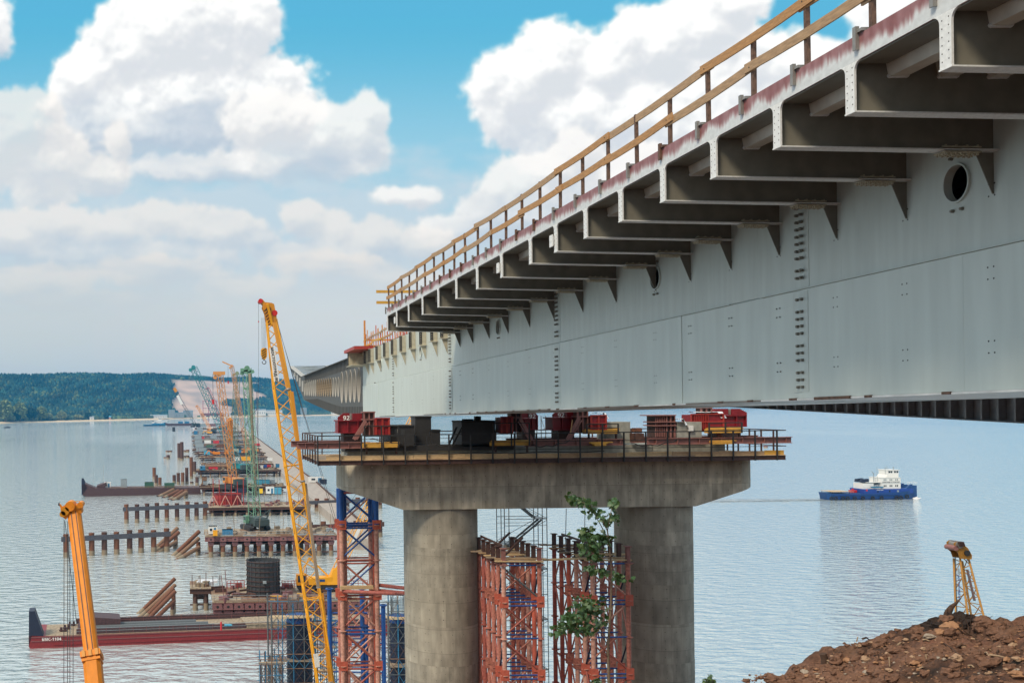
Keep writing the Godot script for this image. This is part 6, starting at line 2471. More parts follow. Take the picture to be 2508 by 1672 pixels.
	var lt := trestle("small stacked brown staging at the left end of the nearest trestle", 464, 517, 1440, 212.0, 9.0, 2, 0)
	for k in 5:
		g = G.new()
		var p := P(470 + k * 17, 1440, 213.0)
		g.bar(Vector3(p.x, lt, p.z), Vector3(p.x, lt + rng.randf_range(2.0, 3.2), p.z), 0.14, 0.14)
		lone("upright_stake", g, M.rust_dark, "%s thin rusty stake from the left on the stacked brown staging" % ORD[k], "stake", "stakes on the staging", "", Vector3(p.x, lt, p.z))
	g = G.new()
	var sp := P(502, 1434, 216.0)
	g.box(Vector3(sp.x, lt + 0.35, sp.z), Vector3(3.2, 0.7, 2.0), Basis(Vector3.UP, 0.3))
	g.box(Vector3(sp.x + 0.6, lt + 0.5, sp.z - 1.6), Vector3(4.2, 0.5, 1.6), Basis(Vector3.UP, -0.1))
	lone("white_sacks", g, M.tarp, "heap of white sacks on the stacked staging left of the drum", "sacks", "", "", Vector3(sp.x, lt, sp.z))
	drum("dark reinforcement drum with hoops standing on the nearest trestle", P(645.5, 1457, 207.0).x, h, -208.0, 3.2, 6.9, true)
	for k in 3:
		fence("red railing on the nearest trestle, %s" % ["left of the drum", "just right of the drum", "beside the yellow truck crane"][k], [[556, 598], [690, 728], [842, 900]][k], 1441, h, 6)
	truck_crane(h)
	for q in [[727, 746, 1452, 1462, "yellow heap of planks on the nearest trestle in front of the truck crane"], [662, 700, 1461, 1467, "yellow board pile at the foot of the dark drum"]]:
		var p := W((q[0] + q[1]) / 2.0, q[3], h)
		t = thing("plank_stack", q[4], "planks", p, "loose yellow planks")
		for k in 4:
			g = G.new()
			g.box(p + Vector3(rng.randf_range(-0.4, 0.4), 0.08 + 0.14 * k, -0.4 * k), Vector3((q[1] - q[0]) * 0.08, 0.12, 0.5), Basis(Vector3.UP, rng.randf_range(-0.1, 0.1)))
			part(t, "plank", g, M.plank_yellow)
	# the green crane's trestle
	h = trestle("second trestle from the bank with the tall green crane on it", 501, 826, 1313, 288.0, 17.0, 11, 2)
	on_deck("white site cabin with blue door at the left end of the green crane's trestle", "cabin", M.white_paint, 510, 532, 1289, 1309, h, 2.6, "site cabins", 1)
	on_deck("orange yellow box beside the white cabin on the green crane's trestle", "box", M.crane_yellow, 521, 532, 1299, 1314, h, 1.2)
	on_deck("blue skip container between the white cabin and the green crane", "container", M.box_blue, 544, 570, 1297, 1312, h, 2.2, "blue containers")
	on_deck("pale grey bin near the right end of the green crane's trestle", "box", M.box_grey, 800, 813, 1294, 1306, h, 1.4)
	fence("red railing at the right end of the green crane's trestle", [806, 828], 1300, h, 5)
	var q := W(624, 1296, h)
	lattice("tall pale green lattice crane on the second trestle", q, P(604, 902, 318.0), 2.6, 1.9, 30, M.crane_green, 0.12, 0.075, 1.15, 0.3, [[590, 912, 640, 1270], [612, 905, 652, 1268]])
	g = G.new()
	var c := get_child(get_child_count() - 1)
	g.tube(P(611, 915, 316), P(626, 1215, 308), 0.42, -1, 8)
	part(c, "hoist_mast", g, M.silt)
	g = G.new()
	for k in 3:
		g.box(P(597 + k * 8, 906 + k * 3, 317), Vector3(2.2, 1.0, 2.0), Basis(Vector3.BACK, 0.2 * k))
	g.bar(P(596, 950, 316), P(606, 953, 316), 0.5, 0.6)
	part(c, "head_gear", g, M.crane_green)
	g = G.new()
	g.bar(q + Vector3(3, 1.5, 0), q + Vector3(4.5, 6.0, 1), 0.3, 0.3)
	g.bar(q + Vector3(4.5, 6.0, 1), q + Vector3(0.5, 3.0, 0), 0.25, 0.25)
	part(c, "gantry", g, M.crane_dark)
	# third trestle with the red drum form
	h = trestle("third trestle from the bank with the red cofferdam form on it", 506, 760, 1242, 398.0, 20.0, 9, 0)
	drum("red round steel form with upright masts on the third trestle", P(559, 1234, 404.0).x, h, -410.0, 5.3, 4.2, false)
	on_deck("bright yellow box on the third trestle right of the green boom", "box", M.box_yellow, 634, 643, 1197, 1209, h, 2.0)
	on_deck("white site cabin on the third trestle beside the blue box", "cabin", M.white_paint, 652, 671, 1193, 1210, h, 4.0, "site cabins", 1)
	on_deck("blue crate right of the white cabin on the third trestle", "container", M.box_sky, 673, 689, 1195, 1211, h, 4.0, "blue containers")
	on_deck("dark blue machine beside the red form on the third trestle", "box", M.navy, 577, 604, 1197, 1207, h, 3.0)
	# the pale ramp and causeway
	g = G.new()
	var cw := [[300, 52.0, 3.5], [340, 54.0, 3.5], [420, 56.5, 4.5], [534, 59.5, 6.5], [822, 68.0, 6.0], [1690, 93.0, 6.0], [3900, 150.0, 6.0]]
	for i in cw.size() - 1:
		var p: Array = cw[i]
		var r: Array = cw[i + 1]
		g.hexa([Vector3(p[1] - p[2], 0, -p[0]), Vector3(p[1] + p[2], 0, -p[0]), Vector3(p[1] + p[2], 3.2, -p[0]), Vector3(p[1] - p[2], 3.2, -p[0]), Vector3(r[1] - r[2], 0, -r[0]), Vector3(r[1] + r[2], 0, -r[0]), Vector3(r[1] + r[2], 3.2, -r[0]), Vector3(r[1] - r[2], 3.2, -r[0])])
	lone("causeway", g, M.road_pale, "pale service road on a low causeway running out beside the trestles", "road", "", "structure")
	t = thing("causeway_railing", "thin dark railing along the right edge of the pale causeway", "railing", Vector3(60, 3.2, -534))
	for i in cw.size() - 2:
		var p := Vector3(cw[i][1] + cw[i][2] - 0.2, 3.2, -cw[i][0])
		var r := Vector3(cw[i + 1][1] + cw[i + 1][2] - 0.2, 3.2, -cw[i + 1][0])
		g = G.new()
		g.bar(p + Vector3(0, 0.35, 0), r + Vector3(0, 0.35, 0), 0.5, 0.7)
		part(t, "kerb_beam", g, M.rust_dark)
		g = G.new()
		g.bar(p + Vector3(0, 1.5, 0), r + Vector3(0, 1.5, 0), 0.1, 0.12)
		part(t, "rail", g, M.box_grey)
		var n := int(p.distance_to(r) / 12.0)
		for k in n:
			g = G.new()
			var e := p.lerp(r, float(k) / n)
			g.bar(e, e + Vector3(0, 1.6, 0), 0.1, 0.1)
			part(t, "post", g, M.box_grey)
	on_deck("long white cabin on the pale causeway left of the blue tower legs", "cabin", M.white_paint, 757, 793, 1168, 1182, 3.2, 4.0, "site cabins", 1)
	on_deck("dark blue sheeted load on the causeway right of the white cabin", "box", M.navy, 783, 800, 1174, 1186, 3.2, 3.0)
	# farther trestles, ranked back along the line of the bridge
	var rows := [[489, 700, 1192, 493.0, 16.0, 10], [480, 688, 1152, 623.0, 18.0, 9], [492, 668, 1136, 706.0, 16.0, 9], [488, 655, 1120, 792.0, 16.0, 8], [476, 650, 1110, 863.0, 16.0, 8], [470, 640, 1101, 945.0, 16.0, 7], [472, 632, 1090, 1061.0, 18.0, 7], [470, 622, 1079, 1218.0, 20.0, 6], [468, 610, 1068, 1407.0, 22.0, 6], [470, 600, 1058, 1667.0, 24.0, 6], [476, 592, 1048, 2080.0, 30.0, 5], [480, 585, 1039, 2600.0, 40.0, 5]]
	var hs := []
	for i in rows.size():
		var r: Array = rows[i]
		hs.append(trestle("%s trestle from the near bank, a brown steel staging across the works" % ORD[i + 3], r[0], r[1], r[2], r[3], r[4], r[5], -1))
	var goods := [
		[0, "container", "long sky blue container on the fourth trestle right of the green boom", M.box_sky, 626, 660, 1175, 1187, 3.0], [0, "container", "pale grey container end to end with the sky blue one", M.box_grey, 661, 673, 1175, 1186, 3.0],
		[0, "box", "teal machine house on the fourth trestle behind the green boom", M.crane_teal, 576, 606, 1171, 1184, 4.0], [0, "box", "white tank with dark fittings on the fourth trestle, far left", M.box_grey, 497, 506, 1178, 1190, 3.0], [0, "tank", "rusty orange plate box on the fourth trestle near its left end", M.rust_tan, 494, 506, 1168, 1188, 3.0],
		[1, "toilet", "blue and white portable toilet at the left end of the fifth trestle", M.box_blue, 489, 502, 1140, 1152, 2.5], [1, "container", "dark red container on the fifth trestle beside the toilet", M.box_red, 511, 533, 1143, 1151, 3.0], [1, "container", "brownish red container on the fifth trestle right of the green boom", M.trestle_pink, 624, 634, 1138, 1149, 3.0],
		[1, "box", "white bin left of the blue bin on the fifth trestle", M.white_paint, 637, 644, 1139, 1148, 2.0], [1, "box", "deep blue bin on the fifth trestle beside the red one", M.blue, 646, 653, 1138, 1147, 2.0], [1, "box", "bright red bin on the fifth trestle between two blue ones", M.box_red, 654, 663, 1138, 1146, 2.0], [1, "box", "light blue bin at the right end of the fifth trestle", M.box_blue, 675, 684, 1136, 1145, 2.0],
		[2, "container", "pale grey container in the middle of the sixth trestle", M.box_grey, 528, 553, 1121, 1131, 3.0], [2, "container", "white container with a dark porthole on the sixth trestle", M.white_paint, 572, 586, 1119, 1129, 3.0], [2, "tank", "white drum tank at the right end of the sixth trestle", M.white_paint, 655, 667, 1121, 1129, 3.0], [2, "box", "yellow machine on the sixth trestle behind the green boom", M.crane_yellow, 590, 613, 1118, 1129, 3.0],
		[3, "container", "blue container on the seventh trestle left of the orange digger", M.box_sky, 499, 514, 1103, 1114, 3.0], [3, "container", "small blue container on the seventh trestle behind the orange crane", M.box_blue, 584, 595, 1102, 1109, 3.0], [3, "box", "cream crane house on the seventh trestle", M.cream, 570, 584, 1099, 1109, 4.0],
		[4, "container", "long grey container at the left end of the eighth trestle", M.box_grey, 480, 505, 1096, 1106, 3.0], [4, "container", "dark blue container in the middle of the eighth trestle", M.navy, 508, 530, 1098, 1106, 3.0],
		[5, "container", "grey blue container at the left end of the ninth trestle", M.box_grey, 478, 498, 1085, 1096, 3.0], [5, "box", "green plant box on the ninth trestle", M.box_green, 505, 520, 1089, 1096, 3.0], [5, "container", "rust red container on the ninth trestle", M.rust, 530, 548, 1088, 1096, 3.0],
		[6, "container", "grey blue container at the left end of the tenth trestle", M.box_grey, 476, 495, 1077, 1087, 4.0], [6, "container", "white container on the tenth trestle", M.white_paint, 500, 516, 1078, 1086, 4.0], [6, "container", "dark red container on the tenth trestle", M.box_red, 522, 536, 1079, 1086, 4.0],
		[7, "container", "grey container on the eleventh trestle at the left", M.box_grey, 476, 492, 1066, 1076, 4.0], [7, "container", "red container on the eleventh trestle", M.box_red, 494, 500, 1069, 1075, 4.0], [7, "container", "pale blue container on the eleventh trestle", M.box_grey, 515, 530, 1067, 1074, 4.0],
		[8, "container", "blue container on the twelfth trestle at the left", M.box_blue, 474, 483, 1055, 1064, 5.0], [8, "container", "long grey container on the twelfth trestle", M.box_grey, 486, 502, 1055, 1064, 5.0], [8, "container", "second long grey container on the twelfth trestle beside the yellow crane", M.box_grey, 504, 518, 1055, 1063, 5.0],
		[9, "container", "grey container on the thirteenth trestle", M.box_grey, 482, 496, 1047, 1055, 6.0], [9, "container", "white container on the thirteenth trestle", M.white_paint, 505, 520, 1046, 1054, 6.0], [10, "container", "grey container on the fourteenth trestle", M.box_grey, 488, 504, 1038, 1045, 8.0], [10, "container", "reddish container on the fourteenth trestle", M.trestle_pink, 512, 528, 1038, 1044, 8.0]]
	for e in goods:
		on_deck(e[2], e[1], e[3], e[4], e[5], e[6], e[7], hs[e[0]], e[8], "containers and boxes on the trestles", 1 if e[1] == "toilet" else 0)
	g = G.new()
	var pp := W(502, 1149, hs[1])
	g.tube(pp + Vector3(0, 1.3, -6), pp + Vector3(25, 1.3, -6), 1.3, -1, 16)
	lone("steel_pipe", g, M.rust_tan, "thick rusty brown pipe lying along the fifth trestle", "pipe", "", "", pp)
	digger("orange digger working on the seventh trestle", W(528, 1117, hs[3]), M.boom_orange, 1.3)
	digger("small orange digger on the causeway side of the seventh trestle", W(624, 1109, hs[3]), M.crane_orange, 1.2)
	digger("yellow digger on the twelfth trestle", W(512, 1064, hs[8]), M.crane_yellow, 1.6)
	t = thing("truck", "red truck driving on the pale causeway", "truck", W(629, 1093, 3.2))
	var tp := t.position
	for e in [[0, 1.9, 5.6, 2.4, "cargo_box", M.box_red], [-4.0, 1.8, 2.0, 2.2, "cab", M.box_red], [-0.5, 0.7, 9.0, 0.5, "chassis", M.near_black]]:
		g = G.new()
		g.box(tp + Vector3(e[0], e[1], 0), Vector3(e[2], e[3], 2.5))
		part(t, e[4], g, e[5])
	for e in [-4.0, 0.5, 2.0]:
		for z in [-1.2, 1.2]:
			g = G.new()
			g.tube(tp + Vector3(e, 0.5, z - 0.15), tp + Vector3(e, 0.5, z + 0.15), 0.5, -1, 10)
			part(t, "wheel", g, M.tyre)
	# lone piles standing in the water to the left of the works
	var lp := [[377, 1173, 1145], [382, 1189, 1163], [391, 1193, 1169], [426, 1184, 1163], [436, 1186, 1158], [447, 1186, 1157], [457, 1185, 1145], [469, 1185, 1179], [482, 1188, 1168], [438, 1125, 1085], [445, 1127, 1082], [409, 1107, 1103], [417, 1107, 1103], [404, 1122, 1119], [411, 1124, 1114], [452, 1107, 1102], [459, 1107, 1101], [451, 1121, 1116], [459, 1121, 1115], [468, 1172, 1119], [476, 1160, 1130]]
	for i in lp.size():
		var e: Array = lp[i]
		var w := W(e[0], e[1])
		t = thing("steel_pile", "rusty steel pile standing alone in the water, %s from the left among the lone piles" % (ORD[i] if i < 20 else "twenty-first"), "pile", w, "lone piles left of the trestles")
		var hh = (e[1] - e[2]) * -w.z / F
		pile(t, w.x, w.z, hh, 0.0034 * -w.z * 0.5, pick([M.rust, M.rust_dark]))
	# dark barge farther out
	a = W(200, 1216)
	ax = (W(492, 1210) - a).normalized()
	back = Vector3(ax.z, 0, -ax.x)
	t = thing("barge", "dark brown barge with a raised bow lying left of the works", "barge", a)
	part(t, "hull", hull([[4.0, -1.0], [0.3, 0.6], [0.0, 6.0], [2.0, 6.0], [6.5, 4.0], [58.0, 3.2], [58.0, -1.0]], a, ax, 12.0), M.barge_dark)
	g = G.new()
	g.prism(PackedVector2Array([Vector2(-0.2, 0.5), Vector2(-0.2, 8.2), Vector2(0.8, 8.2), Vector2(2.6, 4.0)]), a, ax, Vector3.UP, back * 0.5)
	g.prism(PackedVector2Array([Vector2(-0.2, 0.5), Vector2(-0.2, 8.2), Vector2(0.8, 8.2), Vector2(2.6, 4.0)]), a + back * 11.0, ax, Vector3.UP, back * 0.5)
	part(t, "bow_fender", g, M.navy)
	g = G.new()
	g.hexa([a + ax * 7 + Vector3(0, 3.2, 0) + back, a + ax * 11 + Vector3(0, 3.2, 0) + back, a + ax * 11 + Vector3(0, 3.2, 0) + back * 10, a + ax * 7 + Vector3(0, 3.2, 0) + back * 10, a + ax * 7.5 + Vector3(0, 5.0, 0) + back, a + ax * 12 + Vector3(0, 6.6, 0) + back, a + ax * 12 + Vector3(0, 6.6, 0) + back * 10, a + ax * 7.5 + Vector3(0, 5.0, 0) + back * 10])
	part(t, "hold_screen", g, M.barge_dark)
	for y in [4.4, 3.9]:
		g = G.new()
		g.bar(a + ax * 13 + Vector3(0, y, 0), a + ax * 57 + Vector3(0, y, 0), 0.12, 0.14)
		part(t, "rail", g, M.rust_tan)
	for s in 14:
		g = G.new()
		g.bar(a + ax * (13 + s * 3.2) + Vector3(0, 3.1, 0), a + ax * (13 + s * 3.2) + Vector3(0, 4.4, 0), 0.15, 0.15)
		part(t, "rail_post", g, M.rust_tan)
	for q2 in [[5.5, 11.0], [10.5, 15.0]]:
		g = G.new()
		g.bar(a + ax * q2[0] + back * 3 + Vector3(0, 4, 0), a + ax * q2[0] + back * 3 + Vector3(0, q2[1], 0), 0.16, 0.16)
		part(t, "mast", g, M.box_grey)
	for e in [[12.5, 3.2, 3.4, 2.4, M.white_paint, "white and blue deck box on the dark barge near its bow", 1], [20.5, 3.0, 4.6, 2.6, M.box_grey, "tall grey box in the middle of the dark barge", 0], [33.0, 4.4, 3.0, 3.0, M.box_green, "dark green box on the dark barge", 0], [43.0, 5.0, 2.4, 3.0, M.box_green, "second dark green box near the stern of the dark barge", 0]]:
		container(e[5], "box", e[4], a + ax * e[0] + back * 4.0 + Vector3(0, 3.2, 0), Vector3(e[1], e[2], e[3]), "boxes on the dark barge", e[6])

func drum(label: String, x: float, h: float, z: float, r: float, tall: float, cage: bool) -> void:
	var t := thing("reinforcement_drum" if cage else "round_form", label, "drum" if cage else "steel form", Vector3(x, h, z))
	var n := 22
	for i in n:
		var w := TAU * i / n
		var e := Vector3(cos(w), 0, sin(w))
		var g := G.new()
		var s := Vector3(-sin(w), 0, cos(w))
		g.box(Vector3(x, h + tall / 2.0, z) + e * r, Vector3(r * TAU / n * 0.96, tall, 0.12), Basis(s, Vector3.UP, e))
		part(t, "panel", g, M.dark_steel if cage else M.red)
		g = G.new()
		g.bar(Vector3(x, h, z) + (e + s * 0.13) * (r + 0.1), Vector3(x, h + tall + 0.3, z) + (e + s * 0.13) * (r + 0.1), 0.11, 0.11)
		part(t, "upright", g, M.near_black if cage else M.deep_red)
	for k in (8 if cage else 3):
		var g := G.new()
		var y := h + 0.15 + (tall - 0.2) * k / (7.0 if cage else 2.0)
		for i in 28:
			var w0 := TAU * i / 28.0
			var w1 := TAU * (i + 1) / 28.0
			g.bar(Vector3(x + cos(w0) * (r + 0.25), y, z + sin(w0) * (r + 0.25)), Vector3(x + cos(w1) * (r + 0.25), y, z + sin(w1) * (r + 0.25)), 0.12, 0.16)
		part(t, "hoop", g, M.brown_dark if cage else M.deep_red)
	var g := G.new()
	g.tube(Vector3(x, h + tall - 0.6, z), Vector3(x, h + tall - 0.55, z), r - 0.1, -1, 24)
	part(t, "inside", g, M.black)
	if cage:
		g = G.new()
		g.box(Vector3(x, h + 3.0, z + r + 0.5), Vector3(0.7, 0.5, 0.5))
		part(t, "junction_box", g, M.box_grey)
	else:
		for k in 6:
			g = G.new()
			var p := Vector3(x - 6 + k * 2.4, h, z + r + 0.5)
			g.bar(p, p + Vector3(0, rng.randf_range(9, 12), 0), 0.3, 0.3)
			part(t, "mast", g, M.red)
			if k % 2 == 0:
				g = G.new()
				g.bar(p + Vector3(0, 4, 0), p + Vector3(-2.0, 0, 1.0), 0.25, 0.25)
				g.bar(p + Vector3(0, 4, 0), p + Vector3(2.0, 0, 1.0), 0.25, 0.25)
				part(t, "stay", g, M.tower_pink)

func fence(label: String, xx: Array, y: float, h: float, n: int) -> void:
	var a := W(xx[0], y, h)
	var b := W(xx[1], y - (xx[1] - xx[0]) * RO, h)
	var t := thing("site_fence", label, "railing", a, "red site railings")
	for i in n:
		var g := G.new()
		var p := a.lerp(b, i / (n - 1.0))
		g.bar(p, p + Vector3(0, 1.7, 0), 0.12, 0.12)
		part(t, "post", g, M.red)
	for q in [1.65, 1.1, 0.55]:
		var g := G.new()
		g.bar(a + Vector3(0, q, 0), b + Vector3(0, q, 0), 0.09, 0.1)
		part(t, "rail", g, M.red)

func digger(label: String, p: Vector3, m: Material, s: float) -> void:
	var t := thing("digger", label, "digger", p, "diggers on the works")
	for e in [-1, 1]:
		var g := G.new()
		g.box(p + Vector3(0, 0.5, e * 1.2) * s, Vector3(4.0, 1.0, 0.7) * s)
		part(t, "track", g, M.near_black)
	var g := G.new()
	g.box(p + Vector3(0.8, 1.9, 0) * s, Vector3(3.6, 1.4, 2.6) * s)
	part(t, "machine_house", g, m)
	g = G.new()
	g.box(p + Vector3(-1.2, 2.2, 0.6) * s, Vector3(1.3, 1.7, 1.2) * s)
	part(t, "cab", g, m)
	g = G.new()
	g.box(p + Vector3(-1.88, 2.4, 0.6) * s, Vector3(0.06, 1.0, 0.9) * s)
	part(t, "window", g, M.pane)
	g = G.new()
	g.bar(p + Vector3(-1.5, 2.0, -0.4) * s, p + Vector3(-4.5, 3.6, -0.4) * s, 0.5 * s, 0.6 * s)
	g.bar(p + Vector3(-4.5, 3.6, -0.4) * s, p + Vector3(-6.0, 1.4, -0.4) * s, 0.4 * s, 0.5 * s)
	part(t, "arm", g, m)
	g = G.new()
	g.box(p + Vector3(-6.0, 0.9, -0.4) * s, Vector3(0.9, 1.0, 1.0) * s)
	part(t, "bucket", g, M.near_black)

func truck_crane(h: float) -> void:
	var p := W(777, 1450, h)
	var t := thing("truck_crane", "yellow mobile crane with raised lattice boom on the nearest trestle", "crane", p)
	var g := G.new()
	g.box(p + Vector3(0.3, 1.0, -1.4), Vector3(8.6, 0.6, 2.8))
	part(t, "chassis", g, M.near_black)
	for e in [-3.2, -1.9, 1.6, 2.9]:
		for z in [-0.1, -2.7]:
			g = G.new()
			g.tube(p + Vector3(e, 0.55, z - 0.2), p + Vector3(e, 0.55, z + 0.2), 0.55, -1, 14)
			part(t, "wheel", g, M.tyre)
	g = G.new()
	g.hexa([p + Vector3(-4.2, 1.5, 0), p + Vector3(3.0, 1.5, 0), p + Vector3(3.0, 1.5, -2.8), p + Vector3(-4.2, 1.5, -2.8), p + Vector3(-4.2, 2.6, 0), p + Vector3(3.0, 3.1, 0), p + Vector3(3.0, 3.1, -2.8), p + Vector3(-4.2, 2.6, -2.8)])
	part(t, "body", g, M.crane_yellow)
	g = G.new()
	g.box(p + Vector3(-3.2, 2.6, -0.5), Vector3(2.1, 2.2, 1.5))
	var c := part(t, "cab", g, M.crane_amber)
	g = G.new()
	g.box(p + Vector3(-3.2, 2.8, 0.27), Vector3(1.6, 1.3, 0.05))
	part(c, "window", g, M.pane)
	g = G.new()
	g.box(p + Vector3(0.6, 2.4, 0.03), Vector3(1.9, 0.5, 0.04))
	part(t, "nameplate", g, M.tug_blue)
	g = G.new()
	g.hexa([p + Vector3(2.0, 1.5, 0.1), p + Vector3(4.2, 1.5, 0.1), p + Vector3(4.2, 1.5, -2.6), p + Vector3(2.0, 1.5, -2.6), p + Vector3(3.4, 4.6, -0.4), p + Vector3(4.4, 4.6, -0.4), p + Vector3(4.4, 4.6, -2.2), p + Vector3(3.4, 4.6, -2.2)])
	part(t, "boom_foot", g, M.crane_yellow)
	g = G.new()
	g.bar(p + Vector3(-1.5, 6.9, -1.4), p + Vector3(2.4, 3.1, -1.4), 0.4, 0.35)
	g.bar(p + Vector3(-1.5, 6.9, -1.4), p + Vector3(-3.0, 3.4, -1.4), 0.2, 0.2)
	g.bar(p + Vector3(3.2, 3.2, -0.6), p + Vector3(4.6, 6.0, -0.6), 0.2, 0.2)
	part(t, "gantry", g, M.crane_yellow)
	g = G.new()
	g.tube(p + Vector3(4.6, 5.9, -0.8), p + Vector3(4.6, 5.9, -1.6), 0.45, -1, 14)
	part(t, "sheave", g, M.crane_amber)
	var a := p + Vector3(4.0, 3.6, -1.4)
	var b := P(1012, 1022, 214.0)
	boom(t, a, b, 1.5, 1.0, 26, 0.2, 0.09, 0.05, M.crane_yellow, M.crane_yellow, true)
	g = G.new()
	g.box(a.lerp(b, 0.24) + Vector3(0.1, 0, 0.9), Vector3(3.4, 0.6, 0.05), Basis(Vector3.BACK, 1.1))
	part(t, "banner", g, M.white_paint)
	rope(t, p + Vector3(-1.5, 6.9, -1.4), b, 0.04, "pendant")
	rope(t, b, P(1000, 1180, 213.0), 0.04, "hoist_rope")

# a crawler crane with a lattice boom
func lattice(label: String, foot: Vector3, tip: Vector3, w0: float, w1: float, bays: int, m: Material, cr: float, lr: float, s: float, turn: float, stays: Array, kind := true) -> void:
	var t := thing("lattice_crane", label, "crane", foot, "crawler cranes along the works")
	var a := foot + Vector3(0, 2.2 * s, 0)
	boom(t, a, tip, w0, w1, bays, 0.5, cr, lr, m, m, false)
	var f := (tip - a).normalized()
	var g := G.new()
	g.tube(tip + Vector3(0, 0, w1 * 0.6), tip - Vector3(0, 0, w1 * 0.6), w1 * 0.45, -1, 12)
	g.tube(tip - f * 1.5 + Vector3(-w1 * 0.8, 0, w1 * 0.4), tip - f * 1.5 - Vector3(w1 * 0.8, 0, w1 * 0.4), w1 * 0.35, -1, 12)
	part(t, "sheave", g, m)
	for q in stays:
		rope(t, P(q[0], q[1], -tip.z), P(q[2], q[3], -foot.z), maxf(0.05, lr * 0.6), "stay")
	if kind:
		crawler(t, foot, turn, s, m)

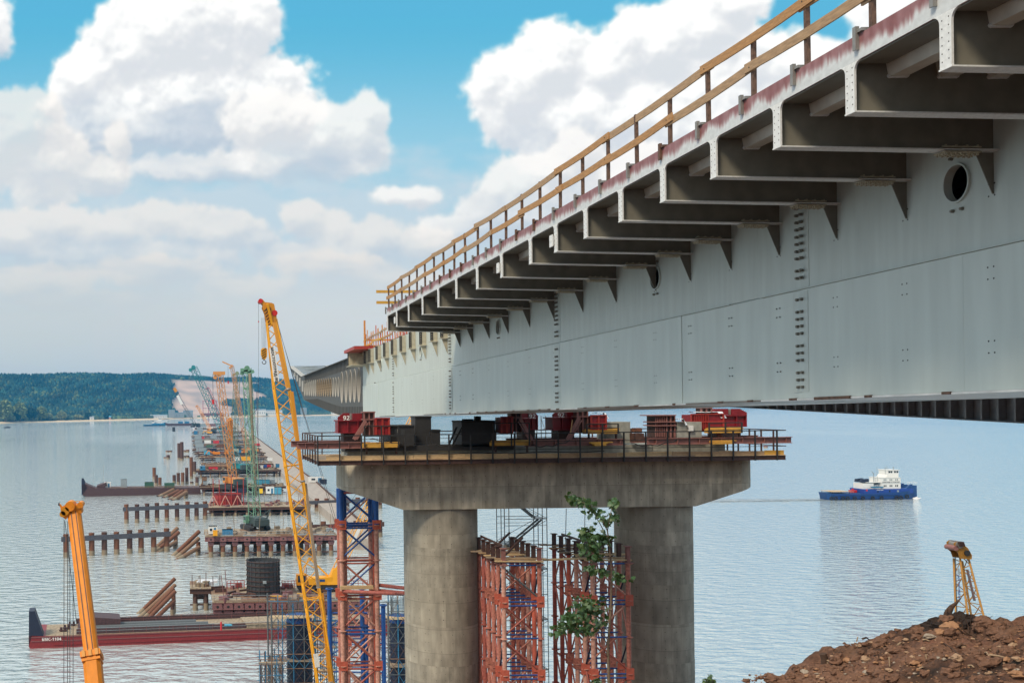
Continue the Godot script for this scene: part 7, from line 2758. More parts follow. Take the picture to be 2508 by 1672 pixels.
func far_works() -> void:
	var list := [
		["slender orange lattice crane left of the green one", 571, 1196, 4.2, 536, 916, 480.0, 2.9, 2.6, 26, "crane_orange", 0.14, 0.10, 1.6],
		["bright orange boom piece standing behind the orange lattice crane", 562, 1118, 3.8, 563, 1026, 790.0, 2.6, 2.4, 6, "boom_orange", 0.5, 0.2, 1.4],
		["teal lattice crane leaning left above the trestles", 588, 1158, 3.8, 473, 900, 600.0, 3.4, 3.0, 30, "crane_teal", 0.16, 0.11, 1.7],
		["thin orange crane with a jib tip behind the olive crane", 606, 1116, 3.8, 567, 896, 810.0, 2.6, 2.2, 24, "crane_orange", 0.16, 0.10, 1.6],
		["olive green lattice crane between the orange and green ones", 572, 1106, 3.8, 580, 914, 860.0, 4.4, 3.6, 22, "crane_olive", 0.24, 0.14, 1.7],
		["small dark crane with a white banner at the left of the works", 478, 1046, 3.8, 425, 952, 1800.0, 4.2, 3.6, 12, "crane_dark", 0.30, 0.18, 2.6],
		["magenta lattice crane behind the teal one", 557, 1064, 3.8, 508, 950, 1480.0, 3.8, 3.2, 16, "crane_magenta", 0.25, 0.15, 2.2],
		["low pale orange crane boom near the middle of the works", 516, 1060, 3.8, 482, 994, 1660.0, 3.4, 3.0, 9, "crane_orange", 0.26, 0.16, 2.2],
		["orange yellow crane boom right of the magenta crane", 545, 1052, 3.8, 541, 1014, 1700.0, 4.0, 3.6, 7, "boom_orange", 0.4, 0.2, 2.2]]
	for q in list:
		var foot := W(q[1], q[2], q[3])
		lattice(q[0], foot, P(q[4], q[5], q[6]), q[7], q[8], q[9], M[q[10]], q[11], q[12], q[13], 0.4, [])
		var c := get_child(get_child_count() - 1)
		var tip := P(q[4], q[5], q[6])
		rope(c, tip, foot + Vector3(-6, 4, 6), q[12] * 0.6, "pendant")
		if q[0].begins_with("small dark"):
			for e in [-4.0, 0.0]:
				rope(c, tip + Vector3(e, 0, 0), Vector3(tip.x + e, 12.0, tip.z), 0.12, "hoist_rope")
			var g := G.new()
			g.box(Vector3(tip.x - 1, 6.0, tip.z), Vector3(5, 8, 3))
			part(c, "hook_block", g, M.near_black)
			g = G.new()
			g.bar(P(434, 968, 1790.0), P(445, 990, 1790.0), 0.3, 4.5, Vector3.RIGHT)
			part(c, "banner", g, M.white_paint)
			g = G.new()
			g.box(tip + Vector3(2.5, -2.0, 1), Vector3(5, 8, 3), Basis(Vector3.BACK, 0.5))
			part(c, "head", g, M.crane_amber)
		elif q[0].begins_with("slender") or q[0].begins_with("thin"):
			rope(c, tip + Vector3(-3, 0, 0), tip + Vector3(-3, -12.0, 0), 0.10, "hoist_rope")
			var g := G.new()
			g.box(tip + Vector3(-3, -13.0, 0), Vector3(1.0, 2.2, 0.8))
			part(c, "hook_block", g, M.crane_red)
			g = G.new()
			if q[0].begins_with("thin"):
				g.bar(tip, tip + Vector3(-7.5, 3.5, 0), 0.9, 0.9)
			else:
				g.box(tip + Vector3(0, 0.4, 0), Vector3(5.6, 1.6, 3.0))
			part(c, "head", g, M.crane_orange)
	# lattice mast over the works
	var g := G.new()
	var m := W(630, 1068, 3.2)
	g.bar(m, m + Vector3(0, 62, 0), 0.9, 0.9)
	g.bar(m + Vector3(0, 38, 0), m + Vector3(-26, 2, 0), 0.8, 0.8)
	lone("pile_mast", g, M.rust_dark, "thin dark mast with a slanting stay right of the green crane", "mast", "", "", m)
	# buildings on the far shore
	var bs := [[367, 409, 1018, 1029, 30, "white_paint", "long white shed on the far beach", true], [412, 428, 1003, 1028, 24, "box_grey", "grey plant building with a stack beside the white shed", false], [428, 450, 1010, 1028, 24, "box_grey", "lower grey plant building on the far shore", false], [448, 472, 1006, 1030, 20, "box_grey", "grey silo building at the end of the works", false],
		[616, 650, 1004, 1016, 40, "white_paint", "long white warehouse on the far shore right of the green crane", true], [650, 690, 1006, 1016, 40, "white_paint", "second white warehouse on the far shore with a low roof", true], [736, 750, 998, 1012, 30, "box_grey", "pale block building on the far shore below the nose", false], [810, 840, 1008, 1016, 30, "white_paint", "small pale building at the far shore near the nose", false], 
		[219, 229, 1022, 1024, 16, "white_paint", "small white house among the trees on the far beach", true], [266, 271, 1021, 1023, 14, "tower_pink", "tiny red roofed house on the far beach", true]]
	for q in bs:
		var x = (q[0] + q[1]) / 2.0
		var xw: float = (x - XP) * (shore_at(0.0) + 60.0) / F
		var d := shore_at(xw) + 70.0
		for k in 3:
			xw = (x - XP) * d / F
			d = shore_at(xw) + 70.0
		var p := P(x, q[3], d)
		p.y = hill(p.x, 43.0)
		var t := thing("shore_building", q[6], "building", p, "buildings on the far shore")
		var w: float = (q[1] - q[0]) * d / F
		var hh: float = maxf(H - (q[2] - YP + RO * (x - XP)) * d / F - p.y, 5.0)
		g = G.new()
		g.box(p + Vector3(0, hh / 2.0, 0), Vector3(w, hh, q[4]))
		part(t, "wall", g, M[q[5]])
		g = G.new()
		if q[7]:
			g.prism(PackedVector2Array([Vector2(-q[4] / 2.0 - 1, 0), Vector2(q[4] / 2.0 + 1, 0), Vector2(0, 5)]), p + Vector3(-w / 2 - 1, hh, 0), Vector3.BACK, Vector3.UP, Vector3(w + 2, 0, 0))
		else:
			g.box(p + Vector3(0, hh + 0.5, 0), Vector3(w + 1, 1.0, q[4] + 1.0))
		part(t, "roof", g, M.box_grey if q[5] == "white_paint" else M.box_sky)
		for k in int(maxf(1, w / 10.0)):
			g = G.new()
			g.box(p + Vector3(-w / 2 + (k + 0.5) * w / maxf(1, int(w / 10.0)), hh * 0.5, q[4] / 2.0 + 0.2), Vector3(4, hh * 0.3, 0.4))
			part(t, "window", g, M.pane_grey)
	# portal of the far abutment
	var p := P(497, 1040, 3000.0)
	p.y = 3
	var t := thing("far_gantry", "pale magenta gantry frame at the far end of the works", "gantry", p)
	for e in [0.0, 16.0, 40.0]:
		g = G.new()
		g.bar(p + Vector3(e, 0, 0), p + Vector3(e, 62, 0), 1.6, 1.6)
		part(t, "leg", g, M.crane_magenta)
	for e in [62.0, 40.0]:
		g = G.new()
		g.bar(p + Vector3(0, e, 0), p + Vector3(40, e, 0), 1.4, 1.4)
		part(t, "beam", g, M.crane_magenta)
	g = G.new()
	g.box(p + Vector3(20, 22, -4), Vector3(54, 7, 20))
	part(t, "deck", g, M.trestle_pink)
	# trees on the far beach that can be told apart
	var list2 := [[12, 1030, 975, 40, 0], [48, 1030, 980, 36, 0], [75, 1026, 990, 30, 1], [100, 1030, 992, 30, 0], [24, 1032, 1014, 26, 2], [62, 1033, 1020, 10, 2], [80, 1031, 1013, 20, 2], [118, 1028, 1008, 22, 2], [150, 1027, 1004, 26, 2], [190, 1024, 1010, 24, 2], [152, 1027, 1007, 14, 1], [215, 1023, 1004, 18, 1], [262, 1022, 1006, 20, 1], [40, 1029, 1002, 22, 1]]
	for i in list2.size():
		var q: Array = list2[i]
		var xw: float = (q[0] - XP) * 3700.0 / F
		var d := shore_at(xw) + 62.0
		var b := P(q[0], q[1], d)
		b.y = hill(b.x, 38.0)
		var hh: float = (q[1] - q[2]) * d / F
		var ww: float = q[3] * d / F * 0.5
		t = thing("shore_tree", "%s on the far beach, %s from the left" % [["rounded pale olive tree", "dark green tree", "low grey green bush"][q[4]], ORD[i]], "bush" if q[4] == 2 else "tree", b, "trees and bushes on the far beach")
		g = G.new()
		g.tube(b, b + Vector3(0, hh * 0.5, 0), hh * 0.04, hh * 0.02, 6)
		part(t, "trunk", g, M.bark)
		g = G.new()
		var base := Color(0.20, 0.23, 0.09) if q[4] == 0 else (Color(0.025, 0.055, 0.035) if q[4] == 1 else Color(0.24, 0.26, 0.13))
		for k in 420:
			var e := Vector3(rng.randfn(), rng.randfn(), rng.randfn()).normalized() * pow(rng.randf(), 0.4)
			var c := b + Vector3(e.x * ww * (1.0 - 0.25 * e.y), hh * (0.55 + 0.42 * e.y), e.z * ww)
			var s := ww * rng.randf_range(0.12, 0.26)
			g.k = base * rng.randf_range(0.7, 1.3)
			var u := Vector3(rng.randfn(), rng.randfn(), rng.randfn()).normalized() * s
			var v := u.cross(Vector3(rng.randfn(), rng.randfn(), rng.randfn())).normalized() * s
			var nn := (e + Vector3(0, 0.4, 0)).normalized()
			g.tri(c + u, c - u * 0.5 + v, c - u * 0.5 - v, nn)
			g.tri(c - u, c + u * 0.4 + v, c + v.cross(u).normalized() * s, nn)
		part(t, "crown", g, M.forest)

# ---------------------------------------------------------------- boats
func tug(label: String, at: Vector3, yaw: float, s: float, bright: bool) -> void:
	var t := thing("tugboat", label, "tugboat", at, "pusher tugs")
	org = Vector3.ZERO
	var m: Material = M.tug_teal if bright else M.tug_blue
	var g := G.new()
	# hull by sections: x, half width, deck height
	var sec := [[-19.3, 2.6, 2.9], [-18.0, 4.2, 2.8], [-14.0, 5.0, 2.7], [0.0, 5.2, 2.6], [10.0, 5.2, 2.9], [15.0, 4.6, 3.6], [17.2, 3.8, 4.2]]
	for i in sec.size() - 1:
		var a: Array = sec[i]
		var b: Array = sec[i + 1]
		for z in [-1, 1]:
			g.face(Vector3(a[0] + (1.0 if i == 0 else 0.0), -0.8, a[1] * 0.8 * z), Vector3(b[0], -0.8, b[1] * 0.85 * z), Vector3(b[0], b[2], b[1] * z), Vector3(a[0], a[2], a[1] * z), Vector3(0, 0, z))
		g.face(Vector3(a[0], a[2], -a[1]), Vector3(a[0], a[2], a[1]), Vector3(b[0], b[2], b[1]), Vector3(b[0], b[2], -b[1]), Vector3.UP)
	g.face(Vector3(-18.3, -0.8, -2.1), Vector3(-18.3, -0.8, 2.1), Vector3(-19.3, 2.9, 2.6), Vector3(-19.3, 2.9, -2.6), Vector3.LEFT)
	g.face(Vector3(17.2, -0.8, -3.2), Vector3(17.2, -0.8, 3.2), Vector3(17.2, 4.2, 3.8), Vector3(17.2, 4.2, -3.8), Vector3.RIGHT)
	part(t, "hull", g, m)
	g = G.new()
	for z in [-5.25, 5.25]:
		g.bar(Vector3(-17, 2.2, z * 0.93), Vector3(12, 2.2, z), 0.14, 0.2)
		g.bar(Vector3(-17, 0.9, z * 0.9), Vector3(12, 0.9, z * 0.97), 0.14, 0.2)
	part(t, "rubbing_strake", g, M.tug_deck_blue)
	g = G.new()
	g.box(Vector3(6.0, 3.5, 0), Vector3(21.0, 1.9, 9.0))
	part(t, "deck_house_base", g, M.tug_deck_blue if not bright else m)
	for z in [-2.6, 2.6]: # pusher knees
		g = G.new()
		g.prism(PackedVector2Array([Vector2(14.0, 4.0), Vector2(16.6, 6.2), Vector2(17.2, 6.2), Vector2(17.2, 5.7), Vector2(19.0, 5.7), Vector2(19.0, 0.7), Vector2(17.2, 0.4)]), Vector3(0, 0, z + 0.5), Vector3.RIGHT, Vector3.UP, Vector3(0, 0, -1.0))
		part(t, "pusher_knee", g, M.tug_blue if not bright else m)
	g = G.new()
	g.box(Vector3(7.6, 6.7, 0), Vector3(8.2, 4.8, 7.6))
	g.box(Vector3(7.6, 9.12, 0), Vector3(8.5, 0.1, 7.9))
	part(t, "superstructure", g, M.white_paint)
	g = G.new()
	g.box(Vector3(7.6, 6.9, 3.84), Vector3(8.3, 0.08, 0.1))
	g.box(Vector3(7.6, 6.9, -3.84), Vector3(8.3, 0.08, 0.1))
	part(t, "moulding", g, M.box_grey)
	for y in [8.25, 5.7]:
		for x in [4.7, 5.4, 7.2, 7.9, 9.6, 10.3]:
			for z in [-1, 1]:
				g = G.new()
				g.box(Vector3(x, y, z * 3.82), Vector3(0.42, 0.75, 0.06))
				part(t, "window", g, M.pane_grey if y > 8 else M.pane)
	g = G.new()
	g.hexa([Vector3(5.9, 9.2, -3.0), Vector3(11.4, 9.2, -3.0), Vector3(11.4, 9.2, 3.0), Vector3(5.9, 9.2, 3.0), Vector3(7.0, 10.6, -2.9), Vector3(11.4, 10.6, -2.9), Vector3(11.4, 10.6, 2.9), Vector3(7.0, 10.6, 2.9)])
	g.box(Vector3(9.2, 11.4, 0), Vector3(4.7, 1.6, 5.6))
	g.box(Vector3(9.3, 12.3, 0), Vector3(5.3, 0.2, 6.0))
	part(t, "wheelhouse", g, M.white_paint)
	for x in [7.6, 8.5, 10.0, 11.0]:
		for z in [-1, 1]:
			g = G.new()
			g.box(Vector3(x, 11.5, z * 2.83), Vector3(0.7, 0.75, 0.06))
			part(t, "window", g, M.pane)
	g = G.new()
	g.box(Vector3(11.57, 11.5, 0), Vector3(0.06, 0.75, 4.8))
	part(t, "window", g, M.pane)
	g = G.new()
	g.box(Vector3(-1.6, 5.6, 0), Vector3(4.4, 2.4, 6.4))
	g.box(Vector3(1.6, 7.2, 0), Vector3(8.0, 0.15, 6.8))
	g.box(Vector3(1.8, 5.3, 0), Vector3(3.6, 1.7, 4.4))
	part(t, "after_house", g, M.white_paint)
	for z in [-1.7, 1.7]:
		g = G.new()
		g.hexa([Vector3(-3.9, 7.2, z - 0.8), Vector3(-0.8, 7.2, z - 0.8), Vector3(-0.8, 7.2, z + 0.8), Vector3(-3.9, 7.2, z + 0.8), Vector3(-3.7, 8.4, z - 0.7), Vector3(-0.9, 8.7, z - 0.7), Vector3(-0.9, 8.7, z + 0.7), Vector3(-3.7, 8.4, z + 0.7)])
		part(t, "funnel", g, M.navy)
	g = G.new()
	g.hexa([Vector3(-0.8, 5.0, 4.0), Vector3(3.2, 5.0, 4.0), Vector3(3.2, 5.0, 5.0), Vector3(-0.8, 5.0, 5.0), Vector3(-1.4, 5.5, 3.8), Vector3(3.8, 5.5, 3.8), Vector3(3.8, 5.5, 5.2), Vector3(-1.4, 5.5, 5.2)])
	part(t, "lifeboat", g, M.tug_teal)
	if not bright:
		words("АЛЕКСАНДР ОСТРОВСКИЙ", 0.46, M.letters_dark, Transform3D(Basis(), Vector3(7.6, 7.3, 3.83)), t, "ship_name", 0.92)
		words("АЛЕКСАНДР", 0.36, M.letters_white, Transform3D(Basis(), Vector3(2.4, 4.1, 4.53)), t, "bow_name")
		for k in 10:
			g = G.new()
			g.box(Vector3(-13.6, 3.45, -3.6 + k * 0.8), Vector3(8.0, 0.1, 0.72))
			part(t, "deck_plank", g, M.plank_pale)
		g = G.new()
		for x in [-17.2, -13.5, -10.0]:
			for z in [-3.6, 3.6]:
				g.bar(Vector3(x, 2.6, z), Vector3(x, 3.4, z), 0.15, 0.15)
		part(t, "plank_trestles", g, M.near_black, "", "stuff")
		g = G.new()
		g.box(Vector3(-6.2, 3.3, 0), Vector3(2.4, 1.0, 2.0))
		g.tube(Vector3(-6.2, 3.8, 0), Vector3(-6.2, 4.4, 0), 0.4, -1, 10)
		part(t, "winch", g, M.crane_red)
	for x in [-18.4, -16.6, -13.8, -11.8, -8.8, -5.4, -1.2, 2.5, 8.8, 10.7, 13.6]:
		g = G.new()
		var pts := []
		for k in 13:
			pts.append(Vector3(x + 0.62 * cos(TAU * k / 12.0), 0.75 + 0.62 * sin(TAU * k / 12.0) + (0.5 if x > 13 else 0.0), 5.35 if x > -15 and x < 12 else 4.9))
		g.path(pts, 0.22, 0.22, 6)
		part(t, "tyre_fender", g, M.tyre)
	for q in [[3.3, 9.2, 3.3, 13.6, 0.05], [6.9, 10.6, 6.7, 13.4, 0.09], [1.8, 7.2, 1.8, 11.0, 0.1], [1.0, 11.8, 1.9, 10.6, 0.1], [10.2, 12.4, 10.2, 13.6, 0.12], [6.3, 13.2, 8.4, 12.9, 0.07], [7.5, 12.4, 7.5, 14.0, 0.05], [3.3, 4.6, 3.3, 9.4, 0.05], [2.4, 7.2, 2.4, 9.4, 0.05]]:
		g = G.new()
		g.bar(Vector3(q[0], q[1], 1.5), Vector3(q[2], q[3], 1.5), q[4] * 2, q[4] * 2)
		part(t, "mast", g, M.box_grey)
	for q in [[3.0, 9.2, 6.5], [-17, 2.8, -8], [14.0, 6.2, 19.0]]:
		for y in [0.5, 1.0]:
			g = G.new()
			g.bar(Vector3(q[0], q[1] + y, 3.7), Vector3(q[2], q[1] + y, 3.7), 0.05, 0.05)
			part(t, "rail", g, M.white_paint)
	g = G.new()
	for k in 5:
		g.bar(Vector3(15.5 + k * 0.85, 5.8, 2.6), Vector3(15.5 + k * 0.85, 7.2, 2.6), 0.06, 0.06)
	g.bar(Vector3(15.5, 7.2, 2.6), Vector3(18.9, 7.2, 2.6), 0.06, 0.06)
	part(t, "bow_rail", g, M.white_paint)
	for q in [[-3.2, 4.0, 0.7], [6.5, 3.5, 0.6], [10.0, 3.5, 0.8], [1.5, 3.4, 0.5]]:
		g = G.new()
		g.box(Vector3(q[0], q[1], 4.53), Vector3(q[2], 0.8, 0.05))
		part(t, "side_panel", g, M.box_red if q[0] < 0 else (M.pane if q[0] < 9 else M.box_grey))
	t.rotation.y = yaw
	t.scale = Vector3.ONE * s

func boats() -> void:
	var p := W(2125, 1221)
	tug("blue and white pusher tug with tyre fenders crossing the open water at right", p, 0.0, 1.0, false)
	# its wake
	var g := G.new()
	var n := 60
	for i in n + 1:
		var x := p.x - 18.0 - i * 2.6
		var w := 3.5 + i * 0.10
		for k in 5:
			var z := p.z + (k - 2) * w / 2.0 - i * 0.08
			g.put(Vector3(x, 0.05 + (0.06 * sin(x * 1.9 + k) + 0.04 * sin(x * 0.7 + k * 2.0)) * (1.0 if k in [1, 2, 3] else 0.0), z), Vector3(0.25 * sin(x * 1.9 + k * 2.1), 1, 0.12 * sin(x * 1.1 + k * 1.7)).normalized())
	for i in n:
		for k in 4:
			var a := i * 5 + k
			g.ix.append_array(PackedInt32Array([a, a + 1, a + 5, a + 1, a + 6, a + 5]))
	var wk := mat("wake", 0.20, 0.235, 0.245, 0.12)
	lone("wake", g, wk, "low rippled wake trailing behind the pusher tug", "wake", "", "structure")
	g = G.new()
	g.tube(p + Vector3(17.3, -0.2, 3.5), p + Vector3(18.6, 0.9, 4.2), 0.8, 0.2, 8)
	g.tube(p + Vector3(17.3, -0.2, 4.0), p + Vector3(19.4, 0.5, 5.0), 0.6, 0.15, 8)
	lone("bow_wave", g, M.tarp, "white curl of water at the tug's bow", "water", "", "stuff")
	tug("bright blue pusher tug far off by the beach, coupled to a barge", W(378, 1043), 0.0, 1.5, true)
	var a := W(404, 1043)
	var t := thing("barge", "distant grey barge with blue cargo pushed by the far tug", "barge", a)
	part(t, "hull", hull([[6, -1], [0, 4], [0, 8], [8, 6], [66, 6], [66, -1]], a, Vector3.RIGHT, 16.0), M.barge_dark)
	for q in [[32, 44], [48, 60]]:
		g = G.new()
		g.box(a + Vector3((q[0] + q[1]) / 2.0, 8.5, -8), Vector3(q[1] - q[0], 5, 10))
		part(t, "cargo", g, M.box_blue)
	a = W(16, 1048)
	t = thing("motorboat", "small dark motorboat alone on the water at the far left", "boat", a)
	part(t, "hull", hull([[-8, -0.5], [-9, 2.2], [9, 3.0], [6.5, -0.5]], a, Vector3.RIGHT, 5.0), M.near_black)
	g = G.new()
	g.box(a + Vector3(1.5, 3.4, -2.5), Vector3(7, 2.6, 3.6))
	part(t, "cabin", g, M.box_grey)
	g = G.new()
	g.box(a + Vector3(1.5, 3.7, -0.65), Vector3(5, 1.0, 0.1))
	part(t, "window", g, M.pane)

# ---------------------------------------------------------------- near things
func leaf_mesh(fold: float) -> ArrayMesh: # a five-lobed maple leaf, unit size, stalk at the origin
	var g := G.new()
	var rim := [[0.0, 0.0], [0.22, 0.02], [0.46, -0.08], [0.40, 0.18], [0.52, 0.42], [0.30, 0.46], [0.24, 0.72], [0.10, 0.70], [0.0, 1.0]]
	for s in [-1.0, 1.0]:
		var c := Vector3(0, 0, 0.38)
		for i in rim.size() - 1:
			var a := Vector3(rim[i][0] * s, -fold * rim[i][0] - 0.25 * rim[i][1] * rim[i][1], rim[i][1])
			var b := Vector3(rim[i + 1][0] * s, -fold * rim[i + 1][0] - 0.25 * rim[i + 1][1] * rim[i + 1][1], rim[i + 1][1])
			g.tri(c, a, b, Vector3.UP)
	return g.mesh(Vector3.ZERO)

func details() -> void:
	var g: G
	# the young maple in front of the scaffolds
	var base := P(1494, 1700, 20.0)
	base.y = ground(base.x, 20.0) - 0.1
	var t := thing("maple_sapling", "slender young maple with sparse leaf clusters in front of the red scaffolds", "tree", base)
	var tp := func(x: float, y: float, z := 0.0) -> Vector3: return P(1100.0 + x * 0.3138, 1180.0 + y * 0.3138, 20.0 + z)
	g = G.new()
	g.path([base, tp.call(1255, 1700), tp.call(1248, 1540), tp.call(1240, 1300), tp.call(1262, 1000), tp.call(1270, 700), tp.call(1245, 450), tp.call(1236, 380)], 0.035, 0.011, 7)
	part(t, "trunk", g, M.bark)
	var tw := [[[1236, 380], [1205, 320], [1190, 270]], [[1236, 380], [1256, 260], [1285, 160]], [[1245, 450], [1180, 330], [1100, 190], [950, 110]], [[1250, 500], [1180, 450], [1050, 380]], [[1256, 580], [1200, 520], [1090, 500]], [[1268, 700], [1190, 600], [1110, 560]], [[1268, 720], [1150, 680], [1090, 665]], [[1270, 760], [1330, 720]], [[1262, 1000], [1150, 980], [1020, 930]], [[1255, 1100], [1150, 1080], [980, 1050], [850, 1150]], [[1250, 1160], [1160, 1120], [1060, 1130]], [[1250, 1250], [1180, 1150], [1180, 1060]], [[1246, 1400], [1220, 1310]], [[1248, 1560], [1170, 1550]], [[1265, 1000], [1320, 880]], [[1255, 1300], [1170, 1160], [1060, 1250]]]
	for q in tw:
		var pts := []
		for e in q:
			pts.append(tp.call(e[0], e[1], rng.randf_range(-0.25, 0.25)))
		g = G.new()
		g.path(pts, 0.011, 0.004, 5)
		part(t, "branch", g, M.bark)
	var lm := [leaf_mesh(0.25), leaf_mesh(0.6), leaf_mesh(0.05)]
	var mats := [M.leaf, M.leaf, M.leaf_dark, M.leaf_pale]
	var cl := [[960, 110, 40, 30, 9], [1010, 150, 50, 35, 10], [1085, 150, 40, 40, 9], [1130, 220, 60, 40, 12], [1190, 270, 60, 40, 10], [1290, 165, 38, 42, 11], [1290, 265, 40, 40, 7], [1050, 380, 70, 40, 15], [1130, 430, 95, 60, 26], [1230, 440, 60, 45, 12], [1100, 520, 80, 60, 20], [1150, 590, 50, 40, 8], [1100, 670, 50, 30, 8], [1190, 690, 60, 35, 9], [1330, 720, 60, 45, 11], [1020, 930, 70, 60, 14], [1120, 960, 100, 60, 24], [1000, 1040, 110, 60, 24], [920, 1100, 90, 60, 15], [850, 1150, 60, 50, 10], [1060, 1130, 110, 60, 22], [1180, 1080, 60, 70, 10], [1150, 1550, 40, 20, 4]]
	for q in cl:
		for i in q[4]:
			var e := Vector3(rng.randfn(0, 0.5), rng.randfn(0, 0.5), rng.randfn(0, 0.5))
			var p: Vector3 = tp.call(q[0] + e.x * q[2], q[1] + e.y * q[3], e.z * 0.35)
			var s := rng.randf_range(0.085, 0.15)
			var b := Basis(Vector3.UP, rng.randf() * TAU) * Basis(Vector3.RIGHT, rng.randf_range(0.2, 1.5)) * Basis(Vector3.BACK, rng.randf_range(-0.6, 0.6))
			piece(t, "leaf", pick(lm), pick(mats), Transform3D(b.scaled(Vector3.ONE * s), p - org))
	var mm := MultiMesh.new()
	mm.transform_format = MultiMesh.TRANSFORM_3D
	mm.mesh = lm[1]
	mm.instance_count = 420
	for i in 420:
		var q: Array = cl[i % cl.size()] if i % 3 else cl[[8, 16, 17, 20, 10][i % 5]]
		var p: Vector3 = tp.call(q[0] + rng.randfn(0, 0.55) * q[2], q[1] + rng.randfn(0, 0.55) * q[3], rng.randfn(0, 0.2))
		var b := Basis(Vector3.UP, rng.randf() * TAU) * Basis(Vector3.RIGHT, rng.randf_range(0.2, 1.5)) * Basis(Vector3.BACK, rng.randf_range(-0.6, 0.6))
		mm.set_instance_transform(i, Transform3D(b.scaled(Vector3.ONE * rng.randf_range(0.06, 0.12)), p - org))
	var more := MultiMeshInstance3D.new()
	more.name = "small_leaves"
	more.multimesh = mm
	more.material_override = M.leaf
	t.add_child(more)
	more.set_meta("kind", "stuff")
	base = P(1738, 1760, 19.0)
	base.y = ground(base.x, 19.0) - 0.1
	t = thing("small_shrub", "tip of a small green shrub at the bottom edge right of the pier", "shrub", base)
	g = G.new()
	for e in [[1728, 1662], [1740, 1655], [1747, 1664]]:
		g.path([base, P(1738, 1700, 19.0), P(e[0], e[1], 19.0)], 0.014, 0.004, 5)
	part(t, "stem", g, M.bark)
	for i in 46:
		var p := P(1736 + rng.randfn(0, 7), 1664 + rng.randfn(0, 8), 19.0 + rng.randfn(0, 0.1))
		var b := Basis(Vector3.UP, rng.randf() * TAU) * Basis(Vector3.RIGHT, rng.randf_range(0.0, 1.3))
		piece(t, "leaf", pick(lm), pick([M.leaf, M.leaf_pale]), Transform3D(b.scaled(Vector3.ONE * rng.randf_range(0.06, 0.10)), p - org))
	earth()

func on_ground(x: float, y: float) -> Vector3: # where the sight line through that pixel meets the bank
	var d := 10.5
	while d < 19.0:
		var p := P(x, y, d)
		if p.y < ground(p.x, d):
			return Vector3(p.x, ground(p.x, d), p.z)
		d += 0.03
	return Vector3.ZERO

func rock(seed_: int, flat: float) -> ArrayMesh:
	var f := FastNoiseLite.new()
	f.seed = seed_
	f.frequency = 0.55
	var s := SphereMesh.new()
	s.radial_segments = 12
	s.rings = 7
	s.radius = 1.0
	s.height = 2.0
	var st := SurfaceTool.new()
	st.create_from(s, 0)
	var a := st.commit_to_arrays()
	var v: PackedVector3Array = a[Mesh.ARRAY_VERTEX]
	var g := G.new()
	for i in v.size():
		var p := v[i]
		var k := 1.0 + 0.55 * f.get_noise_3dv(p * 1.4) + 0.2 * f.get_noise_3dv(p * 4.0)
		v[i] = Vector3(p.x * k * 1.15, p.y * k * flat, p.z * k * 0.9)
	var ix: PackedInt32Array = a[Mesh.ARRAY_INDEX]
	for i in range(0, ix.size(), 3):
		if v[ix[i]].distance_to(v[ix[i + 1]]) > 1e-4 and v[ix[i + 2]].distance_to(v[ix[i + 1]]) > 1e-4 and v[ix[i]].distance_to(v[ix[i + 2]]) > 1e-4:
			g.tri(v[ix[i]], v[ix[i + 2]], v[ix[i + 1]], (v[ix[i]] + v[ix[i + 1]] + v[ix[i + 2]]))
	return g.mesh(Vector3.ZERO)

